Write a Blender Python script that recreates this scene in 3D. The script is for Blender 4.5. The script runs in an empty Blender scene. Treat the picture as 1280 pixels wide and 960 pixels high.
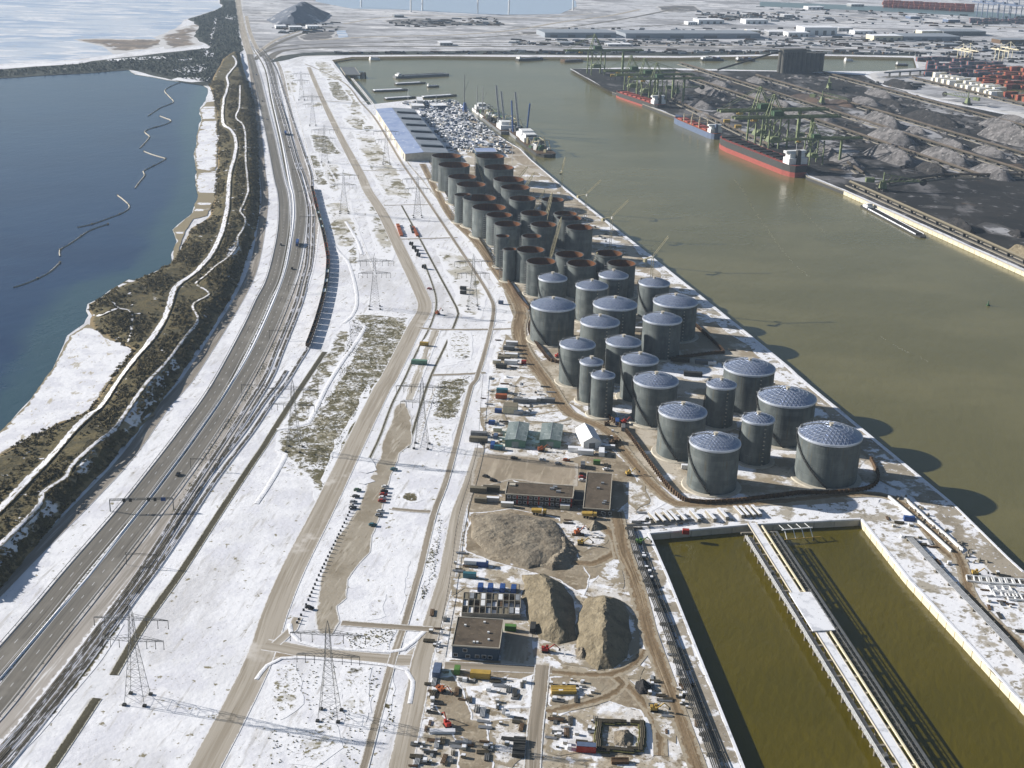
import bpy, math, random
import numpy as np
from mathutils import Vector, Matrix, geometry, noise as mnoise

# ------------------------------------------------------------------ camera, world, sun, exposure
SC = bpy.context.scene
F, TH, ROLL, CH = 1660.0, math.radians(20.8), math.radians(1.77), 330.0
fw = np.array([0, math.cos(TH), -math.sin(TH)]); _r = np.array([1., 0, 0]); _u = np.cross(_r, fw)
RV = math.cos(ROLL)*_r + math.sin(ROLL)*_u
UV_ = -math.sin(ROLL)*_r + math.cos(ROLL)*_u
CP = np.array([0, 0, CH])
cam = bpy.data.cameras.new('camera'); camo = bpy.data.objects.new('camera', cam)
SC.collection.objects.link(camo); SC.camera = camo
cam.sensor_width = 36; cam.lens = F/1280*36; cam.clip_start = 1; cam.clip_end = 30000
camo.matrix_world = Matrix(((RV[0], UV_[0], -fw[0], 0), (RV[1], UV_[1], -fw[1], 0), (RV[2], UV_[2], -fw[2], CH), (0, 0, 0, 1)))
SUN_EL, SUN_DIR = math.radians(22.3), np.array([-0.967, 0.255])      # direction towards the sun in plan
W = bpy.data.worlds.new('World'); SC.world = W; W.use_nodes = True
wn = W.node_tree
sky = wn.nodes.new('ShaderNodeTexSky'); sky.sky_type = 'NISHITA'; sky.sun_disc = False
sky.sun_elevation = SUN_EL; sky.sun_rotation = math.atan2(SUN_DIR[0], SUN_DIR[1])
sky.altitude = 100; sky.air_density = 1.0; sky.dust_density = 0.6
wn.links.new(sky.outputs[0], wn.nodes['Background'].inputs[0]); wn.nodes['Background'].inputs[1].default_value = 0.05
sl = bpy.data.lights.new('sun', 'SUN'); sl.energy = 5.0; sl.angle = math.radians(0.5); sl.color = (1.0, 0.955, 0.885)
so = bpy.data.objects.new('sun', sl); SC.collection.objects.link(so); so.location = (0, 0, 600)
_sd = Vector((SUN_DIR[0]*math.cos(SUN_EL), SUN_DIR[1]*math.cos(SUN_EL), math.sin(SUN_EL)))
so.rotation_euler = _sd.to_track_quat('Z', 'Y').to_euler()
SC.view_settings.view_transform = 'Standard'; SC.view_settings.look = 'None'
SC.view_settings.exposure = 0.76; SC.view_settings.gamma = 1
SC.cycles.max_bounces = 6; SC.cycles.diffuse_bounces = 2; SC.cycles.glossy_bounces = 2
SC.cycles.transmission_bounces = 2; SC.cycles.volume_bounces = 0; SC.cycles.use_denoising = True

# ------------------------------------------------------------------ helpers
random.seed(11); RNG = np.random.default_rng(11)
COL = SC.collection
def G(px, py, z=0.0):                       # a place in the photograph -> a point of the real ground
    d = fw + RV*(px-640)/F - UV_*(py-480)/F
    t = (z-CH)/d[2]
    return CP + d*t
def slant(p): return float((np.array([p[0], p[1], p[2] if len(p) > 2 else 0.]) - CP) @ fw)
def ppm(p): return F/slant(p)               # pixels (photo) per metre
def lin(c): c = c/255.; return c/12.92 if c <= .04045 else ((c+.055)/1.055)**2.4
def S(r, g, b, k=.87): return (lin(r)*k, lin(g)*k, lin(b)*k, 1)

def link(name, mesh=None, parent=None, loc=None, rz=0):
    o = bpy.data.objects.new(name, mesh); COL.objects.link(o)
    if parent is not None: o.parent = parent
    if loc is not None: o.location = tuple(loc) if len(loc) == 3 else (loc[0], loc[1], 0)
    if rz: o.rotation_euler = (0, 0, rz)
    return o
def tag(o, label=None, cat=None, group=None, kind=None):
    if label: o['label'] = label
    if cat: o['category'] = cat
    if group: o['group'] = group
    if kind: o['kind'] = kind
    return o
def thing(name, label, cat, loc, rz=0, group=None):
    return tag(link(name, None, None, loc, rz), label, cat, group)
def dup(root, loc, rz, label=None, group=None, scale=None):
    r = root.copy(); COL.objects.link(r); r.location = tuple(loc) if len(loc) == 3 else (loc[0], loc[1], 0)
    r.rotation_euler = (0, 0, rz)
    if label: r['label'] = label
    if group: r['group'] = group
    if scale: r.scale = (scale,)*3 if not hasattr(scale, '__len__') else scale
    for ch in list(root.children):
        c = ch.copy(); COL.objects.link(c); c.parent = r
        for g in list(ch.children):
            d = g.copy(); COL.objects.link(d); d.parent = c
    return r
def lab(*t):                                # joins label phrases
    return ' '.join(t)

_o = 'first second third fourth fifth sixth seventh eighth ninth tenth eleventh twelfth thirteenth fourteenth fifteenth sixteenth seventeenth eighteenth nineteenth'.split()
ORDINALS = _o+['twentieth']+['twenty '+q for q in _o[:9]]+['thirtieth']+['thirty '+q for q in _o[:9]]+['fortieth']+['forty '+q for q in _o[:9]]

class MB:                                   # collects faces; build() links them as ONE mesh object
    def __init__(s): s.v = []; s.f = []; s.m = []; s.c = None
    def add(s, vs, fs, m=0):
        o = len(s.v); s.v.extend([tuple(map(float, v)) for v in vs])
        for f in fs: s.f.append(tuple(o+i for i in f)); s.m.append(m)
        return s
    def box(s, c, d, rz=0, m=0, taper=1.0, bottom=True):
        cx, cy, cz = c; x, y, z = d[0]/2, d[1]/2, d[2]; ca, sa = math.cos(rz), math.sin(rz); vs = []
        for k, t in ((0, 1), (z, taper)):
            for ax, ay in ((-x, -y), (x, -y), (x, y), (-x, y)):
                ax *= t; ay *= t; vs.append((cx+ax*ca-ay*sa, cy+ax*sa+ay*ca, cz+k))
        fs = [(4, 5, 6, 7), (0, 1, 5, 4), (1, 2, 6, 5), (2, 3, 7, 6), (3, 0, 4, 7)]
        if bottom: fs.append((3, 2, 1, 0))
        return s.add(vs, fs, m)
    def bar(s, a, b, r, n=4, m=0, r2=None, caps=True):
        a = np.array(a, float); b = np.array(b, float); d = b-a; L = np.linalg.norm(d)
        if L < 1e-6: return s
        d /= L; t = np.array([0, 0, 1.]) if abs(d[2]) < .9 else np.array([1., 0, 0])
        e = np.cross(d, t); e /= np.linalg.norm(e); g = np.cross(d, e); r2 = r if r2 is None else r2; vs = []
        for p, q in ((a, r), (b, r2)):
            for i in range(n):
                w = 2*math.pi*(i+.5)/n; vs.append(p+q*(math.cos(w)*e+math.sin(w)*g))
        fs = [(i, (i+1) % n, n+(i+1) % n, n+i) for i in range(n)]
        if caps: fs += [tuple(range(n))[::-1], tuple(range(n, 2*n))]
        return s.add(vs, fs, m)
    def prism(s, poly, z0, z1, m=0, mtop=None, bottom=False):
        n = len(poly); A = sum(poly[i][0]*poly[(i+1) % n][1]-poly[(i+1) % n][0]*poly[i][1] for i in range(n))
        if A < 0: poly = poly[::-1]
        vs = [(p[0], p[1], z0) for p in poly]+[(p[0], p[1], z1) for p in poly]
        s.add(vs, [(i, (i+1) % n, n+(i+1) % n, n+i) for i in range(n)], m)
        s.add([(p[0], p[1], z1) for p in poly], [tuple(range(n))], m if mtop is None else mtop)
        if bottom: s.add([(p[0], p[1], z0) for p in poly], [tuple(range(n))[::-1]], m)
        return s
    def lathe(s, prof, n=48, m=0, a0=0, a1=2*math.pi):
        full = abs(a1-a0-2*math.pi) < 1e-6; k = n if full else n+1; vs = []
        for r, z in prof:
            for i in range(k):
                w = a0+(a1-a0)*i/n; vs.append((r*math.cos(w), r*math.sin(w), z))
        fs = []
        for j in range(len(prof)-1):
            for i in range(n):
                b = (i+1) % k if full else i+1
                fs.append((j*k+i, j*k+b, (j+1)*k+b, (j+1)*k+i))
        return s.add(vs, fs, m)
    def build(s, name, mats, parent=None, loc=None, rz=0, smooth=False):
        me = bpy.data.meshes.new(name); me.from_pydata(s.v, [], s.f)
        mats = mats if isinstance(mats, (list, tuple)) else [mats]
        for q in mats: me.materials.append(q)
        if len(mats) > 1: me.polygons.foreach_set('material_index', s.m)
        if smooth: me.polygons.foreach_set('use_smooth', [True]*len(s.f))
        if s.c is not None:
            at = me.attributes.new('tone', 'FLOAT', 'FACE'); at.data.foreach_set('value', np.array(s.c, np.float32))
        me.update()
        return link(name, me, parent, loc, rz)

# ------------------------------------------------------------------ materials
class Nodes:
    def __init__(s, name):
        s.mat = bpy.data.materials.new(name); s.mat.use_nodes = True; s.t = s.mat.node_tree
        s.b = s.t.nodes['Principled BSDF']
    def n(s, typ, **kw):
        q = s.t.nodes.new(typ)
        for k, v in kw.items(): setattr(q, k, v)
        return q
    def l(s, a, b): s.t.links.new(a, b)
    def coord(s, uv=False): return s.n('ShaderNodeTexCoord').outputs['UV' if uv else 'Object']
    def noise(s, co, scale, stretch=(1, 1, 1), rot=0, detail=4, rough=.55, off=0):
        mp = s.n('ShaderNodeMapping'); s.l(co, mp.inputs[0]); mp.vector_type = 'POINT'
        mr = mp
        if rot:
            mr = s.n('ShaderNodeMapping'); s.l(co, mr.inputs[0]); mr.inputs['Rotation'].default_value = (0, 0, rot); s.l(mr.outputs[0], mp.inputs[0])
        mp.inputs['Scale'].default_value = tuple(scale*k for k in stretch); mp.inputs['Location'].default_value = (off*7.3, off*3.1, off*1.7)
        t = s.n('ShaderNodeTexNoise'); t.inputs['Scale'].default_value = 1; t.inputs['Detail'].default_value = detail
        t.inputs['Roughness'].default_value = rough; s.l(mp.outputs[0], t.inputs['Vector'])
        return t.outputs[0]
    def ramp(s, f, lo, hi, o0=0., o1=1.):
        r = s.n('ShaderNodeMapRange', interpolation_type='SMOOTHSTEP'); s.l(f, r.inputs[0])
        for i, v in ((1, lo), (2, hi), (3, o0), (4, o1)): r.inputs[i].default_value = v
        return r.outputs[0]
    def math(s, op, a, b):
        q = s.n('ShaderNodeMath', operation=op)
        for i, v in ((0, a), (1, b)):
            if isinstance(v, (int, float)): q.inputs[i].default_value = v
            else: s.l(v, q.inputs[i])
        return q.outputs[0]
    def mix(s, f, a, b):
        q = s.n('ShaderNodeMix', data_type='RGBA')
        for i, v in ((0, f), (6, a), (7, b)):
            if isinstance(v, (tuple, list)): q.inputs[i].default_value = v
            elif isinstance(v, (int, float)): q.inputs[i].default_value = v
            else: s.l(v, q.inputs[i])
        return q.outputs[2]
    def attr(s, name): return s.n('ShaderNodeAttribute', attribute_name=name).outputs['Fac']
    def bump(s, h, strength, dist=1.):
        q = s.n('ShaderNodeBump'); q.inputs['Strength'].default_value = strength; q.inputs['Distance'].default_value = dist
        s.l(h, q.inputs['Height']); s.l(q.outputs[0], s.b.inputs['Normal'])
    def done(s, col, rough=.9, spec=.25, metal=0):
        if isinstance(col, (tuple, list)): s.b.inputs['Base Color'].default_value = col
        else: s.l(col, s.b.inputs['Base Color'])
        s.b.inputs['Roughness'].default_value = rough; s.b.inputs['Specular IOR Level'].default_value = spec
        s.b.inputs['Metallic'].default_value = metal
        return s.mat
def gmat(name, base, layers=(), fade=None, rough=.92, bump=.0, bscale=.3, uv=False):
    """layers: (colour, scale, lo, hi, {stretch, rot, detail}); fade: (colour, width_m, noise_scale, noise_amp)"""
    s = Nodes(name); co = s.coord(uv); ob = s.coord(False); col = base
    for k, L in enumerate(layers):
        o = L[4] if len(L) > 4 else {}
        src = ob if o.get('world') else co
        f = s.noise(src, L[1], o.get('stretch', (1, 1, 1)), o.get('rot', 0), o.get('detail', 5), o.get('rough', .6), k+1+o.get('seed', 0))
        f = s.ramp(f, L[2], L[3])
        if o.get('max'): f = s.math('MULTIPLY', f, o['max'])
        col = s.mix(f, col, L[0])
    if fade:
        e = s.math('DIVIDE', s.attr('edge'), fade[1])
        nz = s.noise(ob, fade[2], detail=6, rough=.65, off=9)
        e = s.math('ADD', e, s.math('MULTIPLY', s.math('SUBTRACT', nz, .5), fade[3]))
        col = s.mix(s.ramp(e, .35, .65), fade[0], col)
    if bump: s.bump(s.noise(ob, bscale, detail=6, off=3), bump, 1.)
    return s.done(col, rough)
def plain(name, c, rough=.7, metal=0, spec=.3, var=.25, scale=.5, c2=None, bump=0):
    s = Nodes(name); co = s.coord()
    d = c2 or tuple(x*(1-var) for x in c[:3])+(1,)
    return s.done(s.mix(s.ramp(s.noise(co, scale, detail=5), .35, .68), c, d), rough, spec, metal)
SNOW = S(243, 243, 247); SNOW2 = S(226, 226, 233); SNOWD = S(205, 203, 203)
OLIVE = S(104, 98, 70); OLIVED = S(70, 66, 45); TAN = S(176, 163, 142); MUD = S(150, 137, 117); MUDD = S(120, 106, 86)
M = {}
GR = math.radians
def fl(c, sc, lo, hi, **k): return (c, sc, lo, hi, k)
# snow grounds, from clean to grassy; the drift of the wind and old wheel marks run along the fields
drift = dict(stretch=(1, .12, 1), rot=GR(8))
M['snow'] = gmat('snow_ground', SNOW, [fl(S(230, 230, 234), .013, .5, .64, seed=11), fl(SNOW2, .05, .45, .62), fl(S(214, 213, 216), .03, .5, .66, stretch=(1, .3, 1), seed=2), fl(SNOWD, .35, .54, .70, **drift), fl(S(176, 170, 156), .9, .64, .74, stretch=(1, .1, 1), rot=GR(14)), fl(S(140, 132, 108), .22, .625, .69), fl(S(112, 106, 82), .9, .66, .71, seed=4)], bump=.25)
M['snow_clean'] = gmat('clean_snow', SNOW, [fl(SNOW2, .04, .45, .65), fl(S(214, 213, 216), .5, .56, .75, **drift), fl(S(150, 144, 122), .5, .70, .74)], fade=None, bump=.2)
M['snow_fleck'] = gmat('flecked_snow', SNOW, [fl(SNOW2, .06, .45, .62), fl(S(200, 197, 190), .12, .55, .68), fl(S(132, 125, 98), .30, .53, .62), fl(OLIVE, .7, .57, .66, seed=3), fl(OLIVED, .06, .62, .72), fl(SNOW, .9, .6, .7, seed=9)], fade=(SNOW, 5, .2, 2.2), bump=.25)
M['snow_grass'] = gmat('grassy_snow', SNOW, [fl(S(170, 163, 144), .08, .40, .58), fl(S(116, 109, 82), .28, .47, .57), fl(OLIVE, .12, .47, .6, seed=2), fl(OLIVED, .6, .53, .64), fl(SNOW, .4, .58, .66, seed=6)], fade=(SNOW, 5, .15, 2.5), bump=.3)
M['grass'] = gmat('winter_grass', S(112, 104, 76), [fl(OLIVED, .25, .42, .62), fl(S(132, 123, 92), .7, .5, .7), fl(SNOW, .35, .62, .68), fl(SNOW2, 1.2, .65, .72, seed=5)], fade=(SNOW, 3.5, .25, 2.4), bump=.4)
M['verge'] = gmat('olive_verge', S(98, 92, 58), [fl(OLIVED, .4, .45, .65), fl(S(150, 140, 106), 1.1, .55, .7), fl(SNOW2, .9, .66, .72)], fade=(SNOW, 2, .5, 1.6), bump=.3)
M['lane_mud'] = gmat('worn_lane_surface', S(166, 156, 140), [fl(S(148, 137, 119), .05, .45, .62), fl(S(188, 179, 164), .35, .52, .68, stretch=(1, .12, 1), rot=GR(10)), fl(S(126, 115, 97), .6, .6, .72, stretch=(1, .15, 1), rot=GR(10))], fade=(S(222, 219, 216), 1.2, .3, 1.6), bump=.2)
M['mud'] = gmat('brown_mud', S(158, 145, 125), [fl(S(134, 120, 99), .07, .45, .65), fl(S(186, 174, 154), .3, .52, .7), fl(S(110, 97, 78), .9, .6, .75), fl(SNOW2, .16, .64, .69)], fade=(SNOW, 1.3, .3, 2.0), bump=.35)
M['fleck_far'] = gmat('frosted_grass_snow', S(232, 231, 232), [fl(S(190, 184, 170), .03, .45, .6), fl(S(128, 121, 96), .07, .53, .62, stretch=(1, .6, 1)), fl(S(98, 93, 70), .16, .57, .66), fl(SNOW, .1, .58, .66, seed=8)], fade=(SNOW, 9, .06, 2.4))
M['mudsnow'] = gmat('muddy_snow', S(222, 218, 214), [fl(S(178, 166, 146), .06, .45, .57), fl(S(140, 127, 106), .18, .52, .62), fl(S(96, 88, 74), .8, .60, .67), fl(SNOW, .14, .53, .62, seed=7), fl(S(62, 62, 62), 1.0, .68, .72, seed=8)], fade=(SNOW, 6, .2, 2.2), bump=.35)
M['tan'] = gmat('tan_hardstand', S(166, 152, 133), [fl(S(150, 137, 118), .05, .45, .62), fl(S(186, 173, 153), .25, .52, .7, **drift), fl(S(128, 115, 97), .8, .62, .75)], fade=(S(190, 182, 170), 3, .4, 1.6), bump=.2)
M['pit'] = gmat('tank_pit_ground', S(196, 186, 170), [fl(S(160, 147, 126), .05, .42, .58), fl(SNOW, .04, .52, .6, seed=3), fl(S(128, 118, 100), .5, .58, .7), fl(S(80, 76, 68), .9, .66, .72)], fade=(S(150, 138, 118), 5, .3, 2), bump=.3)
M['apron'] = gmat('quay_apron', S(168, 158, 142), [fl(S(148, 138, 122), .06, .45, .6), fl(SNOW, .09, .52, .6), fl(S(105, 100, 92), .5, .6, .7), fl(SNOW2, .45, .62, .68, seed=4)], bump=.15)
M['apron_snow'] = gmat('snowy_quay_apron', SNOW, [fl(S(178, 170, 156), .07, .5, .58), fl(S(150, 142, 126), .22, .55, .64), fl(S(92, 90, 88), .6, .63, .69), fl(S(60, 62, 66), 1.1, .68, .72, seed=5)], bump=.2)
M['asphalt'] = gmat('motorway_asphalt', S(112, 108, 101), [fl(S(128, 123, 115), .5, .4, .65, stretch=(.03, 1, 1)), fl(S(94, 90, 84), .9, .52, .7, stretch=(.012, 1, 1)), fl(S(140, 135, 127), .02, .52, .7)], uv=True, rough=.85)
M['shoulder'] = gmat('dusty_shoulder', S(178, 171, 164), [fl(S(150, 143, 134), .4, .45, .65, stretch=(.03, 1, 1)), fl(S(222, 219, 218), .5, .55, .68, stretch=(.06, 1, 1)), fl(S(118, 112, 100), .8, .64, .72, stretch=(.2, 1, 1))], fade=(SNOW, 3, .3, 2), uv=True)
M['service'] = gmat('service_road_surface', S(150, 142, 132), [fl(S(132, 124, 114), .5, .42, .62, stretch=(.03, 1, 1)), fl(S(178, 172, 164), .8, .52, .7, stretch=(.04, 1, 1))], fade=(S(205, 202, 200), .6, .4, 1.4), uv=True)
M['road'] = gmat('salted_road', S(180, 171, 158), [fl(S(160, 150, 135), .55, .42, .62, stretch=(.025, 1, 1)), fl(S(196, 187, 174), .8, .52, .7, stretch=(.02, 1, 1)), fl(S(132, 120, 104), 1.2, .6, .74, stretch=(.03, 1, 1)), fl(S(206, 199, 190), .03, .6, .7)], fade=(S(232, 230, 230), .9, .5, 1.8), uv=True)
M['lane'] = gmat('narrow_lane_surface', S(160, 149, 134), [fl(S(136, 126, 111), .5, .42, .62, stretch=(.03, 1, 1)), fl(S(188, 180, 168), .8, .55, .7, stretch=(.03, 1, 1))], fade=(S(226, 224, 222), .9, .6, 1.8), uv=True)
M['track_faint'] = gmat('snowy_track', S(196, 189, 178), [fl(S(160, 150, 134), .6, .45, .62, stretch=(.04, 1, 1)), fl(SNOW, .3, .55, .64, stretch=(.1, 1, 1))], fade=(SNOW, 2, .4, 2), uv=True)
M['haul'] = gmat('haul_road_mud', S(140, 120, 94), [fl(S(116, 98, 74), .6, .42, .6, stretch=(.03, 1, 1)), fl(S(168, 150, 124), .9, .5, .68, stretch=(.03, 1, 1)), fl(S(96, 80, 60), 1.3, .6, .72, stretch=(.05, 1, 1))], fade=(S(170, 158, 138), 3, .3, 2), bump=.4, uv=True)
M['ballast'] = gmat('dark_ballast', S(126, 119, 106), [fl(S(92, 86, 75), .8, .4, .6, stretch=(.3, 1, 1)), fl(S(128, 120, 104), 1.2, .55, .7), fl(SNOW2, .35, .53, .61, stretch=(.25, 1, 1))], fade=(SNOW2, .9, .5, 2.0), uv=True)
M['ditch'] = gmat('ditch_water_and_reed', S(86, 80, 62), [fl(S(70, 65, 48), .3, .45, .65, stretch=(.1, 1, 1)), fl(S(112, 104, 80), 1, .58, .7)], fade=(S(200, 196, 184), .8, .8, 2.2), uv=True, rough=.6)
M['path_snow'] = gmat('snowy_path', S(236, 236, 242), [fl(S(206, 206, 212), .5, .48, .66, stretch=(.08, 1, 1)), fl(S(120, 112, 86), .5, .57, .64, stretch=(.25, 1, 1)), fl(S(150, 142, 120), .9, .6, .68, stretch=(.1, 1, 1))], fade=(S(92, 84, 58), 1.5, .25, 2.6), uv=True, bump=.2)
M['snowbank'] = gmat('ploughed_snow_bank', SNOW, [fl(S(216, 215, 218), .8, .5, .68)], bump=.4)
M['beach'] = gmat('snowy_beach', SNOW, [fl(SNOW2, .06, .45, .6), fl(S(196, 188, 172), .22, .585, .66, stretch=(1, .4, 1)), fl(S(128, 116, 94), .6, .64, .70)], fade=(S(150, 138, 112), 3, .12, 2.5), bump=.3)
M['dune'] = gmat('dune_scrub_ground', S(96, 87, 57), [fl(S(70, 65, 43), .09, .42, .6), fl(S(112, 98, 64), .3, .52, .68), fl(S(58, 56, 40), .8, .55, .68), fl(SNOW2, .11, .655, .69)], fade=(S(140, 122, 88), 5, .2, 2), bump=.8, bscale=.5)
M['bush'] = plain('bare_bush_twigs', S(106, 95, 63), .95, c2=S(74, 67, 44), scale=.12)
M['forest'] = gmat('dark_woodland_floor', S(62, 68, 62), [fl(S(44, 50, 46), .04, .42, .6), fl(S(88, 90, 78), .1, .55, .7), fl(SNOWD, .05, .67, .71)], bump=.9, bscale=.15)
M['marsh'] = gmat('brown_marsh', S(140, 126, 112), [fl(S(112, 104, 98), .02, .42, .6), fl(S(166, 152, 136), .05, .55, .7), fl(SNOW2, .03, .63, .68)], fade=(S(210, 208, 208), 30, .02, 2.5))
M['ice'] = gmat('frozen_lake', S(206, 214, 226), [fl(S(170, 188, 212), .006, .44, .6, stretch=(1, 3, 1)), fl(S(238, 238, 242), .012, .5, .64, stretch=(1, 2.5, 1)), fl(S(190, 190, 196), .05, .55, .7, stretch=(1, 2.5, 1))], rough=.5)
M['far'] = gmat('far_snowy_land', S(200, 200, 204), [fl(S(154, 153, 156), .004, .44, .6, stretch=(1, 2.2, 1)), fl(S(228, 226, 226), .011, .52, .64, stretch=(1, 2.5, 1)), fl(S(112, 112, 114), .02, .54, .65, stretch=(1, 3, 1)), fl(S(76, 78, 82), .05, .59, .7, stretch=(1, 3, 1))], fade=(S(215, 212, 210), 20, .02, 2))
M['coal_ground'] = gmat('coal_yard_ground', S(48, 47, 46), [fl(S(32, 33, 34), .012, .42, .58), fl(S(108, 106, 107), .02, .52, .66, stretch=(1, .5, 1)), fl(S(132, 130, 132), .06, .6, .72), fl(S(34, 34, 35), .1, .58, .68), fl(S(96, 80, 66), .02, .62, .7)], bump=.6, bscale=.08)
M['pile'] = gmat('snow_dusted_ore', S(116, 113, 113), [fl(S(84, 82, 82), .08, .42, .6), fl(S(146, 143, 143), .2, .52, .7), fl(S(56, 55, 56), .12, .58, .68)], bump=.6, bscale=.4)
M['pile_dark'] = gmat('dark_coal', S(52, 51, 52), [fl(S(36, 36, 37), .15, .45, .6), fl(S(112, 110, 110), .12, .58, .7), fl(S(84, 78, 72), .5, .55, .7)], bump=.6, bscale=.4)
M['sand'] = gmat('heaped_sand', S(134, 123, 102), [fl(S(114, 104, 85), .1, .44, .62), fl(S(150, 139, 117), .4, .52, .7, stretch=(1, .3, 1)), fl(S(92, 85, 72), .35, .6, .7)], bump=1.0, bscale=.5)
M['soil'] = gmat('grey_soil', S(140, 130, 114), [fl(S(122, 112, 97), .1, .44, .6), fl(S(92, 85, 74), .3, .58, .68), fl(S(154, 145, 129), .6, .55, .7)], bump=.8, bscale=.4)
# hard materials
M['steel'] = plain('grey_steel', S(140, 142, 140), .6, .2)
M['galv'] = plain('galvanised_steel', S(120, 121, 120), .55, .3)
M['dark'] = plain('dark_steel', S(62, 62, 60), .7)
M['black'] = plain('black_rubber', S(30, 30, 31), .8)
M['white'] = plain('white_paint', S(236, 236, 236), .5, var=.1)
M['cream'] = plain('cream_paint', S(222, 212, 184), .6, var=.15)
M['conc'] = plain('pale_concrete', S(196, 188, 172), .9, var=.18, scale=.3)
M['concd'] = plain('weathered_concrete', S(150, 143, 130), .9, var=.25, scale=.3)
M['rust'] = plain('rust_brown_steel', S(106, 84, 62), .85, c2=S(76, 60, 44), scale=.4)
M['orange'] = plain('orange_paint', S(168, 94, 54), .6, var=.3)
M['red'] = plain('red_paint', S(166, 52, 40), .5, var=.25)
M['redoxide'] = plain('red_oxide_hull', S(158, 80, 70), .6, var=.2)
M['blue'] = plain('blue_paint', S(52, 84, 142), .5, var=.25)
M['bluel'] = plain('light_blue_hull', S(96, 110, 136), .5, var=.2)
M['yardsnow'] = gmat('trodden_snow', SNOW, [fl(S(214, 212, 212), .2, .45, .62), fl(S(168, 158, 138), .25, .56, .65), fl(S(110, 102, 86), .9, .63, .7)], fade=(S(158, 146, 126), 4, .22, 2.6), bump=.3)
M['yardfleck'] = gmat('muddied_snow', S(232, 230, 230), [fl(S(190, 180, 164), .1, .46, .6), fl(S(150, 138, 116), .25, .53, .62), fl(S(86, 80, 70), .8, .6, .67), fl(SNOW, .6, .58, .68, seed=5)], fade=(S(158, 146, 126), 4, .22, 2.6), bump=.3)
M['green'] = plain('green_paint', S(66, 96, 66), .6, var=.3)
M['greenl'] = plain('bright_green_paint', S(92, 132, 66), .6, var=.2)
M['crane'] = plain('olive_green_crane_paint', S(126, 136, 96), .65, c2=S(86, 98, 72), scale=.2)
M['craney'] = plain('beige_crane_paint', S(186, 176, 142), .6, var=.2)
M['yellow'] = plain('yellow_paint', S(186, 154, 74), .6, var=.25)
M['teal'] = plain('teal_paint', S(58, 110, 122), .4, var=.2)
M['grey'] = plain('mid_grey_paint', S(116, 118, 120), .6, var=.25)
M['silver'] = plain('silver_car_paint', S(170, 172, 175), .35, .3)
M['glass'] = plain('dark_glass', S(34, 40, 48), .12, spec=.6)
M['snowroof'] = gmat('snow_on_roof', S(238, 239, 244), [fl(S(205, 207, 214), .15, .5, .65), fl(S(150, 146, 140), .5, .64, .7)])
M['roofbrown'] = gmat('dark_gravel_roof', S(98, 87, 74), [fl(S(84, 74, 62), .15, .42, .62), fl(S(116, 104, 88), .6, .55, .7), fl(S(66, 58, 48), .06, .6, .7)])
M['brick'] = plain('dark_brick', S(78, 70, 64), .9)
M['navy'] = plain('blue_grey_cladding', S(66, 84, 104), .6, var=.15)
M['shedroof'] = gmat('translucent_shed_roof', S(138, 148, 146), [fl(S(110, 122, 122), .25, .45, .62, stretch=(1, .2, 1)), fl(S(180, 188, 188), .3, .58, .7)], rough=.5)
M['shedgreen'] = plain('green_shed_wall', S(104, 140, 122), .6, var=.2)
M['timber'] = plain('grey_timber', S(132, 124, 106), .9, var=.3, scale=2)
M['timberd'] = plain('dark_timber', S(82, 76, 62), .9, var=.3, scale=2)
M['whole'] = M['white']
# ------------------------------------------------------------------ surfaces laid on the ground
def P(s, ox=0, oy=0, k=1.0):                # "x,y x,y" in photo pixels (or in a 4x enlargement with its corner)
    return [(ox+float(a)/k, oy+float(b)/k) for a, b in (q.split(',') for q in s.split())]
def Z(ox, oy, s): return P(s, ox, oy, 4.0)
def ground_pts(px, z=0.0): return np.array([G(x, y, z)[:2] for x, y in px])
def smooth_line(p, step, closed=False):     # Catmull-Rom through the points, resampled every step metres
    p = np.asarray(p, float); n = len(p); out = []
    rngs = range(n if closed else n-1)
    for i in rngs:
        if closed: a, b, c, d = p[(i-1) % n], p[i], p[(i+1) % n], p[(i+2) % n]
        else: a, b, c, d = p[max(i-1, 0)], p[i], p[i+1], p[min(i+2, n-1)]
        L = np.linalg.norm(c-b); k = max(1, int(L/step))
        for j in range(k):
            t = j/k; out.append(.5*((2*b)+(-a+c)*t+(2*a-5*b+4*c-d)*t*t+(-a+3*b-3*c+d)*t**3))
    if not closed: out.append(p[-1])
    return np.array(out)
def densify(p, step):
    p = np.asarray(p, float); out = []
    for i in range(len(p)):
        a, b = p[i], p[(i+1) % len(p)]; k = max(1, int(np.linalg.norm(b-a)/step))
        for j in range(k): out.append(a+(b-a)*j/k)
    return np.array(out)
def vnoise(n, cells, closed=True):
    k = max(3, int(cells)); r = RNG.normal(size=k); x = np.arange(n)/n*k; i = x.astype(int) % k; t = x-x.astype(int); t = t*t*(3-2*t)
    return r[i]*(1-t)+r[(i+1) % k]*t
def ragged(p, amp):
    n = len(p); d = np.roll(p, -1, 0)-np.roll(p, 1, 0); d /= np.linalg.norm(d, axis=1)[:, None]+1e-9
    nz = .6*vnoise(n, n/9)+.45*vnoise(n, n/4)+.35*vnoise(n, n/2)
    return p+np.stack([-d[:, 1], d[:, 0]], 1)*(amp*nz)[:, None]
def dist_line(Q, L, closed=False):
    L = np.asarray(L, float); Q = np.asarray(Q, float); best = np.full(len(Q), 1e9)
    for i in range(len(L) if closed else len(L)-1):
        a = L[i]; b = L[(i+1) % len(L)]; d = b-a; t = np.clip(((Q-a)@d)/(d@d+1e-12), 0, 1)
        best = np.minimum(best, np.linalg.norm(Q-a-t[:, None]*d, axis=1))
    return best
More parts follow.
